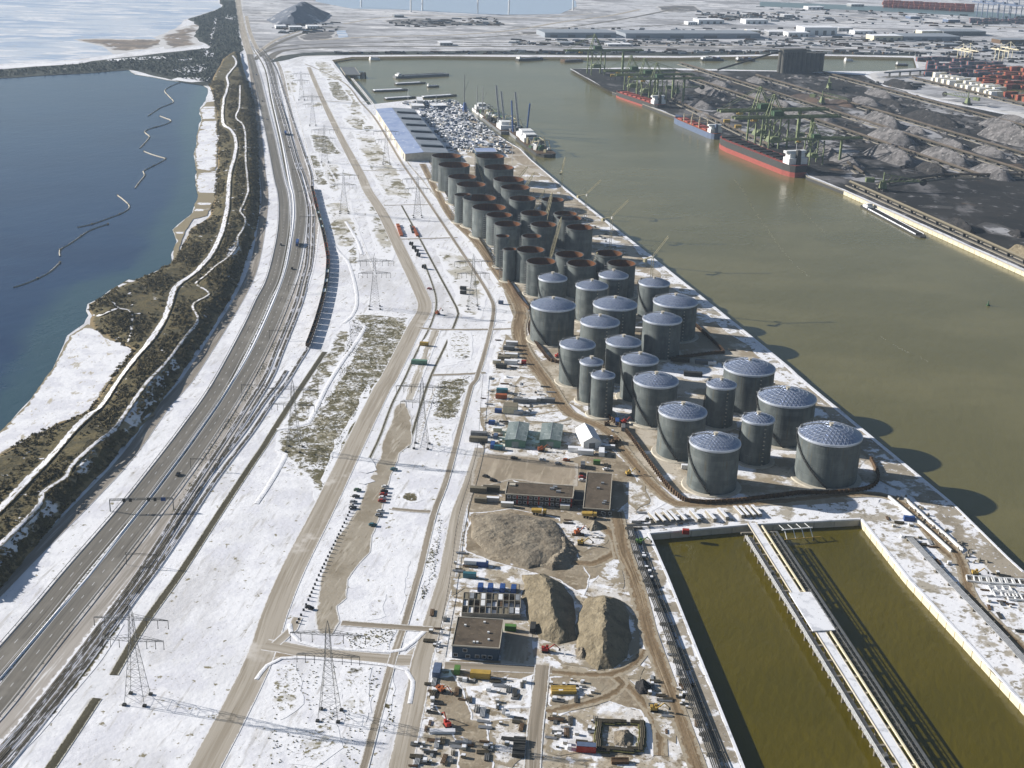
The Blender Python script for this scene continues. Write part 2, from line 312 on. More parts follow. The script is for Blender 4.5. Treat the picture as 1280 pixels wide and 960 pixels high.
def inside(Q, poly):
    Q = np.asarray(Q); poly = np.asarray(poly); r = np.zeros(len(Q), bool); n = len(poly)
    for i in range(n):
        (x1, y1), (x2, y2) = poly[i], poly[(i+1) % n]
        if y1 == y2: continue
        c = ((y1 > Q[:, 1]) != (y2 > Q[:, 1])) & (Q[:, 0] < (x2-x1)*(Q[:, 1]-y1)/(y2-y1)+x1); r ^= c
    return r
def sheet(out, grid, jitter=.35):           # triangulated region with inner points
    out = np.asarray(out); lo, hi = out.min(0), out.max(0)
    if grid:
        X, Y = np.meshgrid(np.arange(lo[0], hi[0], grid), np.arange(lo[1], hi[1], grid))
        Q = np.stack([X.ravel(), Y.ravel()], 1)+RNG.uniform(-jitter, jitter, (X.size, 2))*grid
        Q = Q[inside(Q, out)]
        if len(Q): Q = Q[dist_line(Q, out, True) > grid*.3]
    else: Q = np.zeros((0, 2))
    pts = [Vector((a, b)) for a, b in np.vstack([out, Q])]
    v, e, f, *_ = geometry.delaunay_2d_cdt(pts, [], [list(range(len(out)))], 1, 1e-4)
    return np.array([tuple(q) for q in v]), [tuple(q) for q in f]
def mesh_sheet(name, v2, f, z, mat, attrs=None, parent=None):
    zz = np.broadcast_to(np.asarray(z, float), (len(v2),))
    me = bpy.data.meshes.new(name); me.from_pydata([(a[0], a[1], h) for a, h in zip(v2, zz)], [], f); me.materials.append(mat)
    nrm = np.zeros(3); me.update()
    if len(me.polygons) and sum(q.normal.z for q in me.polygons) < 0: me.flip_normals()
    for k, a in (attrs or {}).items():
        at = me.attributes.new(k, 'FLOAT', 'POINT'); at.data.foreach_set('value', np.asarray(a, np.float32))
    return link(name, me, parent)
LAYER = [0]
def lay(z): LAYER[0] += 1; return z*.8+(LAYER[0] % 16)*.0025      # every sheet lies a few millimetres off its neighbours
def patch(name, px, mat, z=.06, rag=None, world=False, smooth=False, kind='structure', zf=None, scale=None, grid=None):
    p = np.asarray(px if world else ground_pts(px), float)
    s = slant((p[:, 0].mean(), p[:, 1].mean()))/700.; s = scale or s
    step = 3.0*s
    p = smooth_line(p, step, True) if smooth else densify(p, step)
    p = ragged(p, (1.2*s if rag is None else rag))
    ext = max(p.max(0)-p.min(0)); grid = grid or max(5*s, ext/60)
    v, f = sheet(p, grid)
    e = dist_line(v, p[::max(1, len(p)//400)], True)
    z = lay(z); zz = zf(v)+z if zf else z
    o = mesh_sheet(name, v, f, zz, M[mat] if isinstance(mat, str) else mat, {'edge': e})
    return tag(o, kind=kind)
def strip(name, line, width, mat, z=.12, cols=4, kind='structure', step=None, smooth=True, zf=None, world=False, off=0.0, parent=None, crown=None):
    p = np.asarray(line if world else ground_pts(line), float)
    st = step or max(4., slant((p[:, 0].mean(), p[:, 1].mean()))/110.)
    p = smooth_line(p, st) if smooth else p
    d = np.gradient(p, axis=0); d /= np.linalg.norm(d, axis=1)[:, None]+1e-9; nn = np.stack([-d[:, 1], d[:, 0]], 1)
    u = np.concatenate([[0], np.cumsum(np.linalg.norm(np.diff(p, axis=0), axis=1))])
    w = np.full(len(p), float(width)) if np.isscalar(width) else np.interp(np.linspace(0, 1, len(p)), np.linspace(0, 1, len(width)), width)
    vs, uv, ed = [], [], []
    for i in range(len(p)):
        for j in range(cols+1):
            t = (j/cols-.5)*w[i]+off; vs.append(p[i]+nn[i]*t); uv.append((u[i], t)); ed.append(w[i]/2-abs(t-off))
    c = cols+1; fs = [(i*c+j+1, i*c+j, (i+1)*c+j, (i+1)*c+j+1) for i in range(len(p)-1) for j in range(cols)]
    z = lay(z); vs = np.array(vs); ed = np.array(ed); zz = (zf(vs) if zf else 0)+z
    if crown: zz = zz+crown*np.clip(ed/2.0, 0, 1)
    o = mesh_sheet(name, vs, fs, zz, M[mat] if isinstance(mat, str) else mat, {'edge': ed}, parent)
    uvl = o.data.uv_layers.new(name='UVMap'); uvl.data.foreach_set('uv', np.array([uv[q.vertex_index] for q in o.data.loops], np.float32).ravel())
    if kind and parent is None: tag(o, kind=kind)
    return o
def offset_line(p, d):
    g = np.gradient(p, axis=0); g /= np.linalg.norm(g, axis=1)[:, None]+1e-9
    return p+np.stack([-g[:, 1], g[:, 0]], 1)*d

# ------------------------------------------------------------------ water, land, quays
harbour_px = P("1420,836 1280,715 1260,697 1192,630 1010,480 960,437 795,305 712,240 690,222 664,200 650,186 631,175 607,159 589,142 573,128 520,124 460,131 437,104 415,75 440,71 540,70 640,71 850,72 1000,69 1142,72 1146,86 1100,89 1030,89 960,88 870,86 800,84 712,86 765,115 826,139 894,165 1003,214 1009,221 1055,239 1280,340 1500,438 1900,640 1900,900")
dock_px = P("812,667 937,656 1076,649 1132,720 1280,882 1330,938 1420,1050 1000,1150 930,958 835,720")
lake_px = P("-330,92 0,96 60,93 107,91 160,87 168,93 190,96 210,100 250,105 259,111 259,120 250,135 252,152 246,165 246,180 242,195 246,215 244,230 248,245 240,267 217,287 222,302 215,315 215,329 192,341 170,350 140,362 130,371 112,380 111,388 115,394 110,405 87,420 77,440 62,467 54,479 37,502 17,525 0,542 -60,600 -330,640")
HARB, DOCK, LAKE = ground_pts(harbour_px), ground_pts(dock_px), ground_pts(lake_px)
LAKE = ragged(densify(LAKE, 9), 1.6)
WZ = -4.2
def land():
    outer = [(-6000, 120), (6000, 120), (6000, 9000), (-6000, 9000)]
    rings = [[Vector((a, b, 0)) for a, b in r] for r in (outer, HARB, DOCK, LAKE)]
    tris = geometry.tessellate_polygon(rings); flat = [q for r in rings for q in r]
    me = bpy.data.meshes.new('ground'); me.from_pydata([tuple(q) for q in flat], [], [tuple(t) for t in tris])
    me.update()
    if sum(q.normal.z*q.area for q in me.polygons) < 0: me.flip_normals()
    me.materials.append(M['snow']); tag(link('ground', me), kind='structure')
land()
def water_mat(name, deep, shallow=None, rough=.16, bump=.25, tint=None, bsc=.18, brot=.3):
    s = Nodes(name); co = s.coord(); col = deep
    if tint: col = s.mix(s.ramp(s.noise(co, .006, (1, 1.6, 1), detail=5), .4, .65), deep, tint)
    if shallow: col = s.mix(s.attr('shallow'), col, shallow)
    h = s.math('ADD', s.noise(co, bsc, (1, .45, 1), brot, 3), s.math('MULTIPLY', s.noise(co, bsc*.22, (1, .6, 1), brot+.4, 3), 1.6))
    s.bump(h, bump, 1.)
    s.b.inputs['IOR'].default_value = 1.33
    return s.done(col, rough, .5)
M['harbour_water'] = water_mat('murky_harbour_water', S(108, 102, 63), None, .2, .22, S(119, 112, 73))
M['dock_water'] = water_mat('olive_dock_water', S(84, 76, 14), None, .2, .3, S(92, 82, 18), .3)
M['lake_water'] = water_mat('blue_lake_water', S(28, 54, 88), S(58, 84, 90), .18, .2, S(22, 46, 80), .14)
def water():
    v, f = sheet(densify(HARB, 200), 0); tag(mesh_sheet('harbour_water', v, f, WZ, M['harbour_water']), kind='structure')
    v, f = sheet(DOCK, 0); tag(mesh_sheet('dock_water', v, f, WZ+.3, M['dock_water']), kind='structure')
    out = offset_line(LAKE, 0); c = out.mean(0)
    v, f = sheet(LAKE, 14)
    sh = ground_pts(P("246,100 232,135 222,162 226,190 222,225 215,245 180,290 182,310 160,335 87,355 42,390 25,435 0,475 -60,540 -330,600 -330,700 400,700 400,100"))
    d = dist_line(v, sh); ins = inside(v, sh); sd = np.where(ins, d, -d)
    a = np.clip((sd+5)/16., 0, 1); a = a*a*(3-2*a)*.85
    shore = dist_line(v, LAKE[::4], True); a = np.maximum(a, np.clip(1-shore/10., 0, 1)*.7)
    tag(mesh_sheet('lake_water', v, f, -.35, M['lake_water'], {'shallow': a}), kind='structure')
    # the lake bed skirts the shore so that no gap shows under the land's edge
    for nm, ring, zb in (('lake_bank', LAKE, -1.5),):
        mb = MB(); n = len(ring)
        for i in range(n): mb.add([(*ring[i], 0), (*ring[(i+1) % n], 0), (*ring[(i+1) % n], zb), (*ring[i], zb)], [(0, 1, 2, 3)])
        tag(mb.build(nm, M['beach']), kind='structure')
water()
def quay_wall(name, ring, idx, mat, label, thick=1.2, cap=.35, down=7, panel=0, pmat=None, capmat=None, inward=1):
    pts = np.array([ring[i] for i in idx]); off = offset_line(pts, thick*inward)
    mb = MB(); cp = MB(); n = len(pts)
    for i in range(n-1):
        a, b, c, d = pts[i], pts[i+1], off[i+1], off[i]
        mb.add([(*a, -down), (*b, -down), (*b, -.02), (*a, -.02), (*d, -down), (*c, -down), (*c, -.02), (*d, -.02)], [(0, 1, 2, 3), (5, 4, 7, 6), (3, 2, 6, 7), (1, 0, 4, 5)])
    o = mb.build(name, mat); tag(o, label, 'quay wall')
    for i in range(n-1):
        a, b, c, d = pts[i]-(off[i]-pts[i])*.12, pts[i+1]-(off[i+1]-pts[i+1])*.12, off[i+1], off[i]
        cp.add([(*a, -.5), (*b, -.5), (*c, -.5), (*d, -.5), (*a, cap), (*b, cap), (*c, cap), (*d, cap)], [(4, 5, 6, 7), (0, 1, 5, 4), (2, 3, 7, 6), (1, 2, 6, 5), (3, 0, 4, 7)])
    cp.build('coping', capmat or M['snowroof'], o)
    if panel:                                # concrete face panels with open joints between them
        line = smooth_line(pts, 1e9) if n < 3 else pts
        seg = np.linalg.norm(np.diff(pts, axis=0), axis=1); L = seg.sum(); cum = np.concatenate([[0], np.cumsum(seg)])
        at = lambda q: np.array([np.interp(q, cum, pts[:, 0]), np.interp(q, cum, pts[:, 1])])
        k = 0; q = 0
        while q < L-panel*.5 and k < 90:
            a, b = at(q+.25), at(min(q+panel-.25, L)); d = (b-a)/(np.linalg.norm(b-a)+1e-9); nn = np.array([-d[1], d[0]])*-inward*.35
            m = MB().add([(*a, -4.0), (*b, -4.0), (*b, -.55), (*a, -.55), (*(a+nn), -4.0), (*(b+nn), -4.0), (*(b+nn), -.55), (*(a+nn), -.55)], [(4, 5, 6, 7), (0, 4, 7, 3), (5, 1, 2, 6), (7, 6, 2, 3)])
            m.build('panel', pmat or M['cream'], o); q += panel; k += 1
    return o
# ------------------------------------------------------------------ quays
quay_wall('quay_wall', HARB, [1, 2, 3, 4, 5, 6, 7, 8, 9], M['concd'], 'long straight concrete quay wall below the storage tanks on the main channel', capmat=M['snowroof'])
quay_wall('quay_wall', HARB, [9, 10, 11, 12, 13, 14], M['concd'], 'quay wall where the dredgers moor beyond the rusty open tanks')
quay_wall('quay_wall', HARB, [37, 38, 39, 40], M['concd'], 'beige panelled quay wall along the coal terminal across the channel', panel=9.5, pmat=M['cream'], capmat=M['conc'])
quay_wall('quay_wall', HARB, [32, 33, 34, 35, 36, 37], M['dark'], 'dark quay wall behind the ships moored at the coal terminal', capmat=M['concd'])
quay_wall('dock_wall', DOCK, [0, 1, 2], M['conc'], 'pale dock wall at the far end of the olive basin', panel=12, pmat=M['conc'])
quay_wall('dock_wall', DOCK, [2, 3, 4, 5], M['conc'], 'sunlit dock wall of white panels on the right of the olive basin', panel=8.5, pmat=M['cream'])
quay_wall('dock_wall', DOCK, [7, 8, 9, 0], M['concd'], 'shadowed dock wall on the left of the olive basin')

# ------------------------------------------------------------------ dunes between the lake and the motorway
dune_R = ground_pts(P("296,0 300,30 302,70 309,100 318,130 321,160 323,200 325,250 321,285 297,357 271,402 219,478 180,530 122,597 72,650 17,715 -20,760"))
dune_L = ground_pts(P("236,24 260,58 262,107 269,127 272,160 272,192 271,215 268,245 262,272 240,285 227,310 215,329 192,341 170,350 140,362 130,371 112,380 111,388 115,394 112,408 142,426 165,440 150,455 132,485 110,515 75,530 37,548 0,568 -40,590"))
def dune_z(v):
    v = np.asarray(v, float)[:, :2]
    r = dist_line(v, dune_R); l = dist_line(v, dune_L)
    ss = lambda t: np.clip(t, 0, 1)**2*(3-2*np.clip(t, 0, 1))
    lump = np.sin(v[:, 0]*.11+1)*np.sin(v[:, 1]*.05)*.8+np.sin(v[:, 0]*.05+v[:, 1]*.07)*.7
    prof = np.where(r < 11, ss(r/11)*7.0, 7.0-3.2*ss((r-11)/40))
    return np.maximum(0, (prof+lump*ss(r/10))*ss(l/14))
dune_px = P("300,66 302,78 309,100 318,130 321,160 323,200 325,250 321,285 297,357 271,402 219,478 180,530 122,597 72,650 17,715 -20,760 -60,720 -40,590 0,568 37,546 75,528 110,514 132,485 150,455 165,440 142,426 112,408 115,394 111,388 112,380 130,371 140,362 170,350 192,341 215,329 227,310 240,285 262,272 268,245 271,215 272,192 272,160 269,127 262,107 280,76")
dune_o = patch('dune_ground', dune_px, 'dune', z=.05, rag=.6, zf=dune_z, scale=.75, grid=7)
def dune_strip(name, px, w, mat='path_snow', z=.35, cols=4): return strip(name, px, w, mat, z, cols, zf=dune_z, step=3.)
def dpts(s, z=5.0): return P(s)
def G_on_dune(px):                           # the point of the dune surface seen at this place
    out = []
    for x, y in px:
        p = G(x, y, 0)
        for _ in range(4): p = G(x, y, float(dune_z(p[None, :2])[0]))
        out.append(p[:2])
    return np.array(out)
path1 = G_on_dune(P("291,70 295,80 284,95 285,107 279,130 279,155 290,165 295,185 287,220 285,245 282,270 270,307 250,335 222,357 210,387 192,420 170,447 147,478 125,510 65,570 15,622 -20,655"))
strip('snowy_path', path1, [4.5, 4.5, 5, 5.5, 5.5], 'path_snow', 1.1, 4, zf=dune_z, step=3., world=True)
path2 = G_on_dune(P("300,107 299,135 295,147 305,160 307,180 307,200 310,235 309,243 300,264 307,277 297,297 295,310 262,340 245,355 261,368 241,382 247,400 235,418 215,445 187,475 160,512 140,540 92,580 82,597 55,615 47,635 10,672 -15,695"))
strip('snowy_path', path2, [3.4, 3.4, 2.8, 2.8, 4], 'path_snow', .9, 3, zf=dune_z, step=2., world=True)
strip('snowy_path', G_on_dune(P("295,185 303,184 313,185 322,185")), 5, 'path_snow', .4, 3, zf=dune_z, step=3., world=True)
for s, nm in (("215,445 187,475 160,512 170,520 215,478 232,455", 'snow'), ("92,580 82,597 100,612 118,600 125,570 112,560", 'snow'), ("47,635 10,672 -15,700 -15,752 20,700 70,648 80,630 60,622", 'snow'), ("160,512 145,535 160,545 178,528 215,480 205,470", 'snow'), ("296,300 280,318 288,330 300,315", 'snow_fleck')):
    patch('snow_patch', G_on_dune(P(s)), 'beach', z=.28, world=True, rag=2.0, zf=dune_z, scale=.8)
beach = [("269,126 272,150 272,192 262,193 243,193 243,205 248,218 243,228 249,238 241,262 217,287 222,302 215,312 215,329 227,310 240,285 262,272 268,245 272,215 282,190 281,165 274,160 271,140 272,128 262,122 252,132 250,150 246,165 247,180", 'beach'),
         ("115,400 142,426 165,440 190,430 182,440 165,450 150,458 132,487 110,518 75,532 37,550 0,568 -40,590 -60,600 0,542 17,525 37,502 50,481 62,467 77,440 87,420", 'beach')]
patch('snowy_beach', P("250,137 258,128 268,127 272,150 272,168 280,160 281,172 272,180 272,192 270,214 262,214 276,218 282,226 272,240 264,258 258,270 240,274 227,300 222,322 216,328 216,312 222,302 217,287 240,267 248,245 244,230 246,215 242,195 246,180 247,165 252,152"), 'beach', z=.5, rag=.8, scale=1.0)
patch('snowy_beach', P("110,406 142,427 172,432 184,430 170,447 150,462 132,487 110,516 75,531 37,549 0,568 -40,592 -70,600 0,542 17,525 37,502 54,479 62,467 77,440 87,420"), 'beach', z=.5, rag=.8, scale=1.0)
patch('sandy_path', P("160,350 177,352 178,358 150,362 132,372 130,371 140,362"), 'path_snow', z=.6, rag=.4)
strip('snowy_path', G_on_dune(P("135,372 148,385 160,388 165,395 164,415 160,428")), 3, 'path_snow', .5, 3, zf=dune_z, step=2., world=True)
strip('snowy_path', G_on_dune(P("117,394 130,393 148,385")), 4, 'path_snow', .5, 3, zf=dune_z, step=2., world=True)
def scrub():                                 # bare bushes: clumps of thin twig blades over the dune ground
    base = np.vstack([dune_L, dune_R[::-1]]); n = 60000
    lo, hi = np.array([-420, 560]), np.array([-170, 2300]); out = []
    xs = RNG.uniform(-700, -160, n*3); ys = 560+RNG.random(n*3)**1.4*1700; Q = np.stack([xs, ys], 1)
    poly = ground_pts(dune_px); Q = Q[inside(Q, poly)]
    keep = (dist_line(Q, path1) > 6.0) & (dist_line(Q, path2) > 3.2); Q = Q[keep]
    dens = np.sin(Q[:, 0]*.09)*np.sin(Q[:, 1]*.06+Q[:, 0]*.03)+np.sin(Q[:, 1]*.021+2)*.5+RNG.normal(size=len(Q))*.45
    rd = dist_line(Q, dune_R); dens = dens+np.where(rd < 30, .35, 0)
    Q = Q[dens > -.12][:13000]; zz = dune_z(Q); vs = []; fs = []
    for (x, y), z in zip(Q, zz):
        h = RNG.uniform(.9, 2.6); r = h*RNG.uniform(.6, 1.0); k = RNG.integers(6, 10); s = 1+(y-560)/1400.
        for _ in range(k):
            a, t = RNG.uniform(0, 6.283), RNG.uniform(0, 1)
            bx, by = x+math.cos(a)*r*.7*t*s, y+math.sin(a)*r*.7*t*s; b = RNG.uniform(0, 6.283); w = r*.42*s
            top = z+h*(1-.5*t)*RNG.uniform(.7, 1.1); o = len(vs)
            vs += [(bx-w*math.cos(b), by-w*math.sin(b), z+h*.25), (bx+w*math.cos(b), by+w*math.sin(b), z+h*.3), (bx+RNG.normal()*.3, by+RNG.normal()*.3, top), (bx+w*math.sin(b), by-w*math.cos(b), z+h*.35)]
            fs += [(o, o+1, o+2), (o+1, o+3, o+2), (o+3, o, o+2)]
    me = bpy.data.meshes.new('dune_scrub'); me.from_pydata(vs, [], fs); me.materials.append(M['bush']); me.update()
    tag(link('dune_scrub', me), 'bare brown scrub covering the dunes beside the blue lake', 'scrub', kind='stuff')
scrub()
# frozen flats, marsh and woodland at the far end of the lake
patch('frozen_lake', P("-300,-40 -300,82 0,80 60,77 100,73 140,68 200,60 195,47 217,37 232,24 277,10 272,0 270,-40"), 'ice', z=.05, rag=2)
patch('marsh', P("90,49 125,48 200,49 220,44 210,57 185,62 140,68 128,60"), 'marsh', z=.15, rag=4)
patch('marsh', P("195,47 217,37 240,30 254,32 246,45 256,57 230,60 207,61"), 'marsh', z=.18, rag=4)
patch('woodland_ground', P("272,-30 277,10 234,24 250,33 243,46 262,60 207,66 140,73 100,79 0,87 -300,92 -300,100 0,97 107,92 160,87 210,99 262,108 282,78 302,68 300,30 292,-30"), 'forest', z=.22, rag=4)
for s in ("135,75 165,72 205,70 208,73 170,75 140,77", "0,83 60,79 102,76 100,80 50,83 0,86", "214,88 240,82 258,80 260,86 245,92 232,94", "222,97 262,97 262,102 240,103 215,100", "255,62 268,66 266,72 256,70", "282,18 294,20 294,25 283,23", "225,75 240,73 242,75 228,76"):
    patch('snow_patch', P(s), 'snow_clean', z=.34, rag=3)
strip('snowy_path', P("262,58 264,45 267,38 270,20"), 7, 'path_snow', .3, 2)
def woodland():
    poly = ground_pts(P("274,-10 279,10 240,25 250,33 246,46 264,60 215,69 140,76 100,81 0,89 -40,92 -40,97 0,96 107,91 160,86 212,96 262,104 282,78 300,66 298,30 292,-10"))
    X, Y = RNG.uniform(-1400, -300, 60000), RNG.uniform(1900, 3700, 60000); Q = np.stack([X, Y], 1); Q = Q[inside(Q, poly)][:4300]
    mb = MB()
    for x, y in Q:
        h = RNG.uniform(1.6, 4.6); r = h*RNG.uniform(.5, .9); k = 5; a0 = RNG.uniform(0, 6)
        ring = [(x+r*math.cos(a0+i*1.257)*RNG.uniform(.6, 1.2), y+r*math.sin(a0+i*1.257)*RNG.uniform(.6, 1.2), h*RNG.uniform(.2, .5)) for i in range(k)]
        mb.add(ring+[(x+RNG.normal()*.5, y+RNG.normal()*.5, h)], [(i, (i+1) % k, k) for i in range(k)])
    tag(mb.build('woodland', plain('dark_wood', S(82, 88, 80), .95, c2=S(56, 62, 60), scale=.05)), 'dark leafless wood on the spit between the lake and the frozen flats', 'wood', kind='stuff')
woodland()
# ------------------------------------------------------------------ motorway and local roads
svc = P("297,-8 303,30 309,60 316,100 321,140 325,180 328,215 331,245 327,285 318,330 305,362 278,408 232,478 207,505 160,570 112,622 50,684 -30,766")
strip('service_road', svc, [11, 9, 8, 7.5, 8, 9], 'service', .12)
Lc = P("313,68 322,100 331,140 338,170 344,200 349,225 353,240 355,262 353,295 342,345 328,375 313,408 275,480 236,537 196,590 160,636 92,716 50,767 -20,848")
Md = P("318,62 332,86 340,125 352,178 361,228 365,245 366,270 362,302 352,347 320,422 287,480 242,545 200,602 174,636 115,712 107,722 0,845 -25,873")
Rc = P("324,62 337,82 347,128 360,180 371,228 375,248 376,275 371,310 361,350 333,418 300,480 258,545 217,602 190,637 128,716 62,797 0,875 -25,903")
Re = P("328,62 341,84 352,132 366,190 380,240 384,262 381,295 372,342 345,408 322,452 306,492 282,530 238,598 205,640 150,710 140,722 75,800 0,892 -25,920")
strip('motorway', Lc, 10.8, 'asphalt', .14, 6)
strip('motorway', Rc, 10.8, 'asphalt', .14, 6)
strip('hard_shoulder', [(x+9, y+1) for x, y in Re], [9, 9, 10, 14, 17], 'shoulder', .08, 5)
vg = offset_line(smooth_line(ground_pts(Lc), 8), 7.6)
strip('grass_verge', vg[30:], [1.5, 2, 2.6, 3.4], 'verge', .12, 3, world=True, smooth=False)
mdw = smooth_line(ground_pts(Md), 6)
strip('median_ditch', offset_line(mdw, -1.6), 2.6, 'ditch', .16, 3, world=True, smooth=False)
sb = strip('ploughed_snow_bank', offset_line(mdw, .9), 1.7, 'snowbank', .2, 3, world=True, smooth=False, crown=.9)
# painted lane lines of both carriageways
for ln in (Lc, Rc):
    c = smooth_line(ground_pts(ln), 3)
    for d, dash in ((-4.7, 0), (4.7, 0), (0, 1)):
        q = offset_line(c, d); mb = MB(); g = np.gradient(q, axis=0); g /= np.linalg.norm(g, axis=1)[:, None]; nn = np.stack([-g[:, 1], g[:, 0]], 1)*.11
        for i in range(len(q)-1):
            if dash and i % 4: continue
            mb.add([(*(q[i]-nn[i]), .17), (*(q[i+1]-nn[i+1]), .17), (*(q[i+1]+nn[i+1]), .17), (*(q[i]+nn[i]), .17)], [(0, 1, 2, 3)])
        tag(mb.build('lane_marking', M['white']), kind='structure')
main_px = P("386,84 402,122 425,170 450,217 460,239 480,270 505,322 524,362 531,385 517,412 485,475 478,485 445,552 405,635 367,710 342,770 333,800 318,838 290,895 255,960 240,985")
strip('local_road', main_px, [7.5, 8.5, 10.5, 12, 12.5, 13], 'road', .14, 6)
strip('local_road', P("331,806 352,809 395,817 440,821 490,825 527,826"), 9.5, 'road', .15, 5)
strip('local_road', P("600,560 588,600 575,635 570,655 562,700 558,722 548,755 539,786 527,826 522,858 510,915 500,960 492,990"), [7, 8.5, 9.5, 10], 'road', .16, 5)
patch('road_junction', P("318,832 322,800 336,790 340,806 372,812 372,824 345,824 330,836"), 'tan', .13, rag=.4)
patch('road_junction', P("505,820 523,806 534,796 540,806 533,845 524,858 519,842 508,832"), 'tan', .13, rag=.4)
strip('cycle_path', P("381,80 400,88 432,105 451,128 470,150 500,200 517,225 535,252 565,297 595,342 612,370 617,388 610,425 595,475 589,482 560,592 542,642 524,717 522,722 505,782 490,827 460,940 452,970"), [3.4, 3.6, 3.6, 3.8, 4], 'lane', .2, 4)
for s, w in (("452,213 480,214 505,213", 3), ("480,257 510,256 542,256", 3), ("500,299 540,298 572,297", 3.4), ("524,410 545,412 600,412 645,411", 4), ("540,469 575,468 607,466", 4), ("490,636 520,639 543,640", 4), ("427,779 480,783 540,787", 5), ("405,126 440,128 466,127", 4)):
    strip('side_lane', P(s), w, 'lane', .18, 3)
strip('farm_ditch', P("502,257 524,297 548,342 571,385 573,392 560,425 540,467 528,500 510,560"), [2.2, 2.4, 2.2], 'ditch', .1, 3)
strip('farm_ditch', P("531,330 545,372 540,402 521,440 505,475 490,505 475,545 461,575"), 2.0, 'ditch', .1, 3)
strip('farm_ditch', P("406,440 392,461 370,494 347,530 329,559 320,572 275,640 225,717 180,780 142,844"), [4.4, 4.4, 4.2, 4.2], 'ditch', .2, 4)
strip('farm_ditch', P("121,873 100,905 65,957 50,978"), 4.6, 'ditch', .2, 4)
for s in ("436,440 410,480 385,529 366,534 346,537", "345,563 357,568 340,600 320,630", "384,246 402,272 420,310 436,330 446,372 440,395 430,404", "432,277 446,300 452,318", "438,405 456,408 437,440"):
    strip('snowed_over_ditch', P(s), 3.0, 'snowbank', .22, 3, crown=.25)
patch('parking_lane', P("505,500 516,522 514,555 500,566 492,590 482,612 478,640 466,668 464,690 448,708 436,725 434,748 421,758 424,778 415,793 400,792 394,775 398,748 402,722 410,698 422,672 438,648 450,632 455,618 466,590 474,570 478,552 488,530 494,508"), 'lane_mud', .12, rag=.5)
strip('side_lane', P("545,412 538,430 528,455 518,480 510,500"), 8, 'track_faint', .1, 4)
for s in ("448,578 462,572 470,588 458,592 447,590", "446,600 460,596 470,602 456,606 445,605"): patch('snow_patch', P(s), 'snow_clean', .3, rag=1)
# grassy pieces of the snow fields
for s, m in (("437,392 475,393 515,396 505,425 484,470 470,494 440,560 428,600 404,640 378,590 345,560 350,540 385,530 415,485 442,440 455,410", 'snow_grass'),
             ("440,400 436,440 410,480 385,528 348,536 372,496 392,462 408,440 430,402", 'snow_grass'),
             ("470,495 478,480 470,478 452,515 430,555 405,610 398,600 420,550 445,510 460,480", 'grass'),
             ("345,560 420,560 425,590 380,600 350,590", 'snow_fleck'), ("416,280 440,282 450,320 455,345 440,342 424,310", 'snow_grass'),
             ("470,335 490,320 480,298 470,300", 'snow_fleck'), ("395,200 425,205 432,235 420,250 402,240", 'snow_fleck'), ("385,165 410,170 428,192 415,195 392,190", 'snow_grass'),
             ("360,100 372,96 380,112 372,130 362,118", 'snow_fleck'), ("405,95 425,100 440,125 438,135 415,120", 'snow_grass'), ("390,75 412,76 432,100 420,102 400,95", 'snow_fleck'), ("425,140 452,145 468,162 445,165 430,152", 'snow_fleck'),
             ("420,210 440,212 446,222 428,222", 'snow_fleck'), ("452,155 470,158 468,166 455,165", 'snow_grass'), ("345,90 365,84 375,110 368,125 352,115", 'fleck_far'), ("380,195 400,190 412,235 398,240", 'snow_grass'), ("440,165 470,170 500,215 520,250 480,245 455,205", 'fleck_far'), ("405,255 440,250 452,300 430,320 412,300", 'fleck_far'), ("452,250 475,252 500,300 490,330 470,310", 'fleck_far'), ("415,110 440,112 470,160 450,160 425,130", 'fleck_far'), ("545,310 590,320 610,360 600,400 575,390 560,350", 'fleck_far'), ("388,128 412,126 412,132 390,134", 'snow_fleck'), ("542,476 588,470 575,520 560,525 540,520", 'snow_grass'), ("535,530 572,530 566,560 545,572 530,545", 'snow_fleck'),
             ("499,618 520,612 528,624 512,628 500,624", 'grass'), ("455,745 485,742 482,770 460,775", 'snow_fleck'), ("430,790 495,786 488,815 440,812", 'snow_fleck'), ("505,790 532,788 528,805 505,815", 'mudsnow'),
             ("385,905 420,900 430,935 395,960 360,955", 'snow_fleck'), ("340,830 370,830 380,880 350,900 330,870", 'snow_fleck'), ("425,830 470,832 455,900 430,895", 'snow_fleck'), ("440,860 452,858 450,890 443,890", 'verge'), ("462,870 470,868 462,890 458,890", 'verge'),
             ("560,410 590,415 590,450 560,455", 'snow_fleck'), ("527,425 540,418 536,438 524,445", 'snow_fleck'), ("551,430 575,428 570,455 550,460", 'snow_fleck'), ("600,420 612,430 600,470 594,465", 'snow_fleck'),
             ("492,740 512,700 508,752 500,768", 'snow_fleck'), ("540,660 552,650 547,700 532,740 530,700", 'snow_grass'), ("524,725 534,720 525,750 520,757", 'verge'), ("480,860 492,835 490,870 476,910", 'verge'), ("470,885 478,860 466,930", 'verge'),
             ("420,855 432,850 428,880 415,888", 'grass'), ("400,930 410,925 402,950 395,955", 'verge')):
    if m == 'snow_fleck' and float(s.split()[0].split(',')[1]) < 330: m = 'fleck_far'
    patch('snowy_grass_field' if m != 'verge' else 'grass_strip', P(s), m, .08, rag=1.5)
for s, w in (("360,95 372,140 385,190 395,225", 3), ("440,98 470,136 505,196 528,225 548,250", 4), ("478,258 500,300 522,345", 3), ("405,200 430,245 452,300 470,345", 2.5), ("392,100 412,135 436,185", 3), ("545,480 532,520 522,560", 3)): strip('faint_track', P(s), w, 'track_faint', .1, 3)
strip('local_road', P("345,805 356,795 366,786 372,772"), 5, 'road', .13, 4)
strip('loop_kerb_snow', P("362,780 364,792 374,802 395,808 440,812 488,815 505,812 520,800 530,790"), 2.2, 'snowbank', .3, 3, crown=.3)
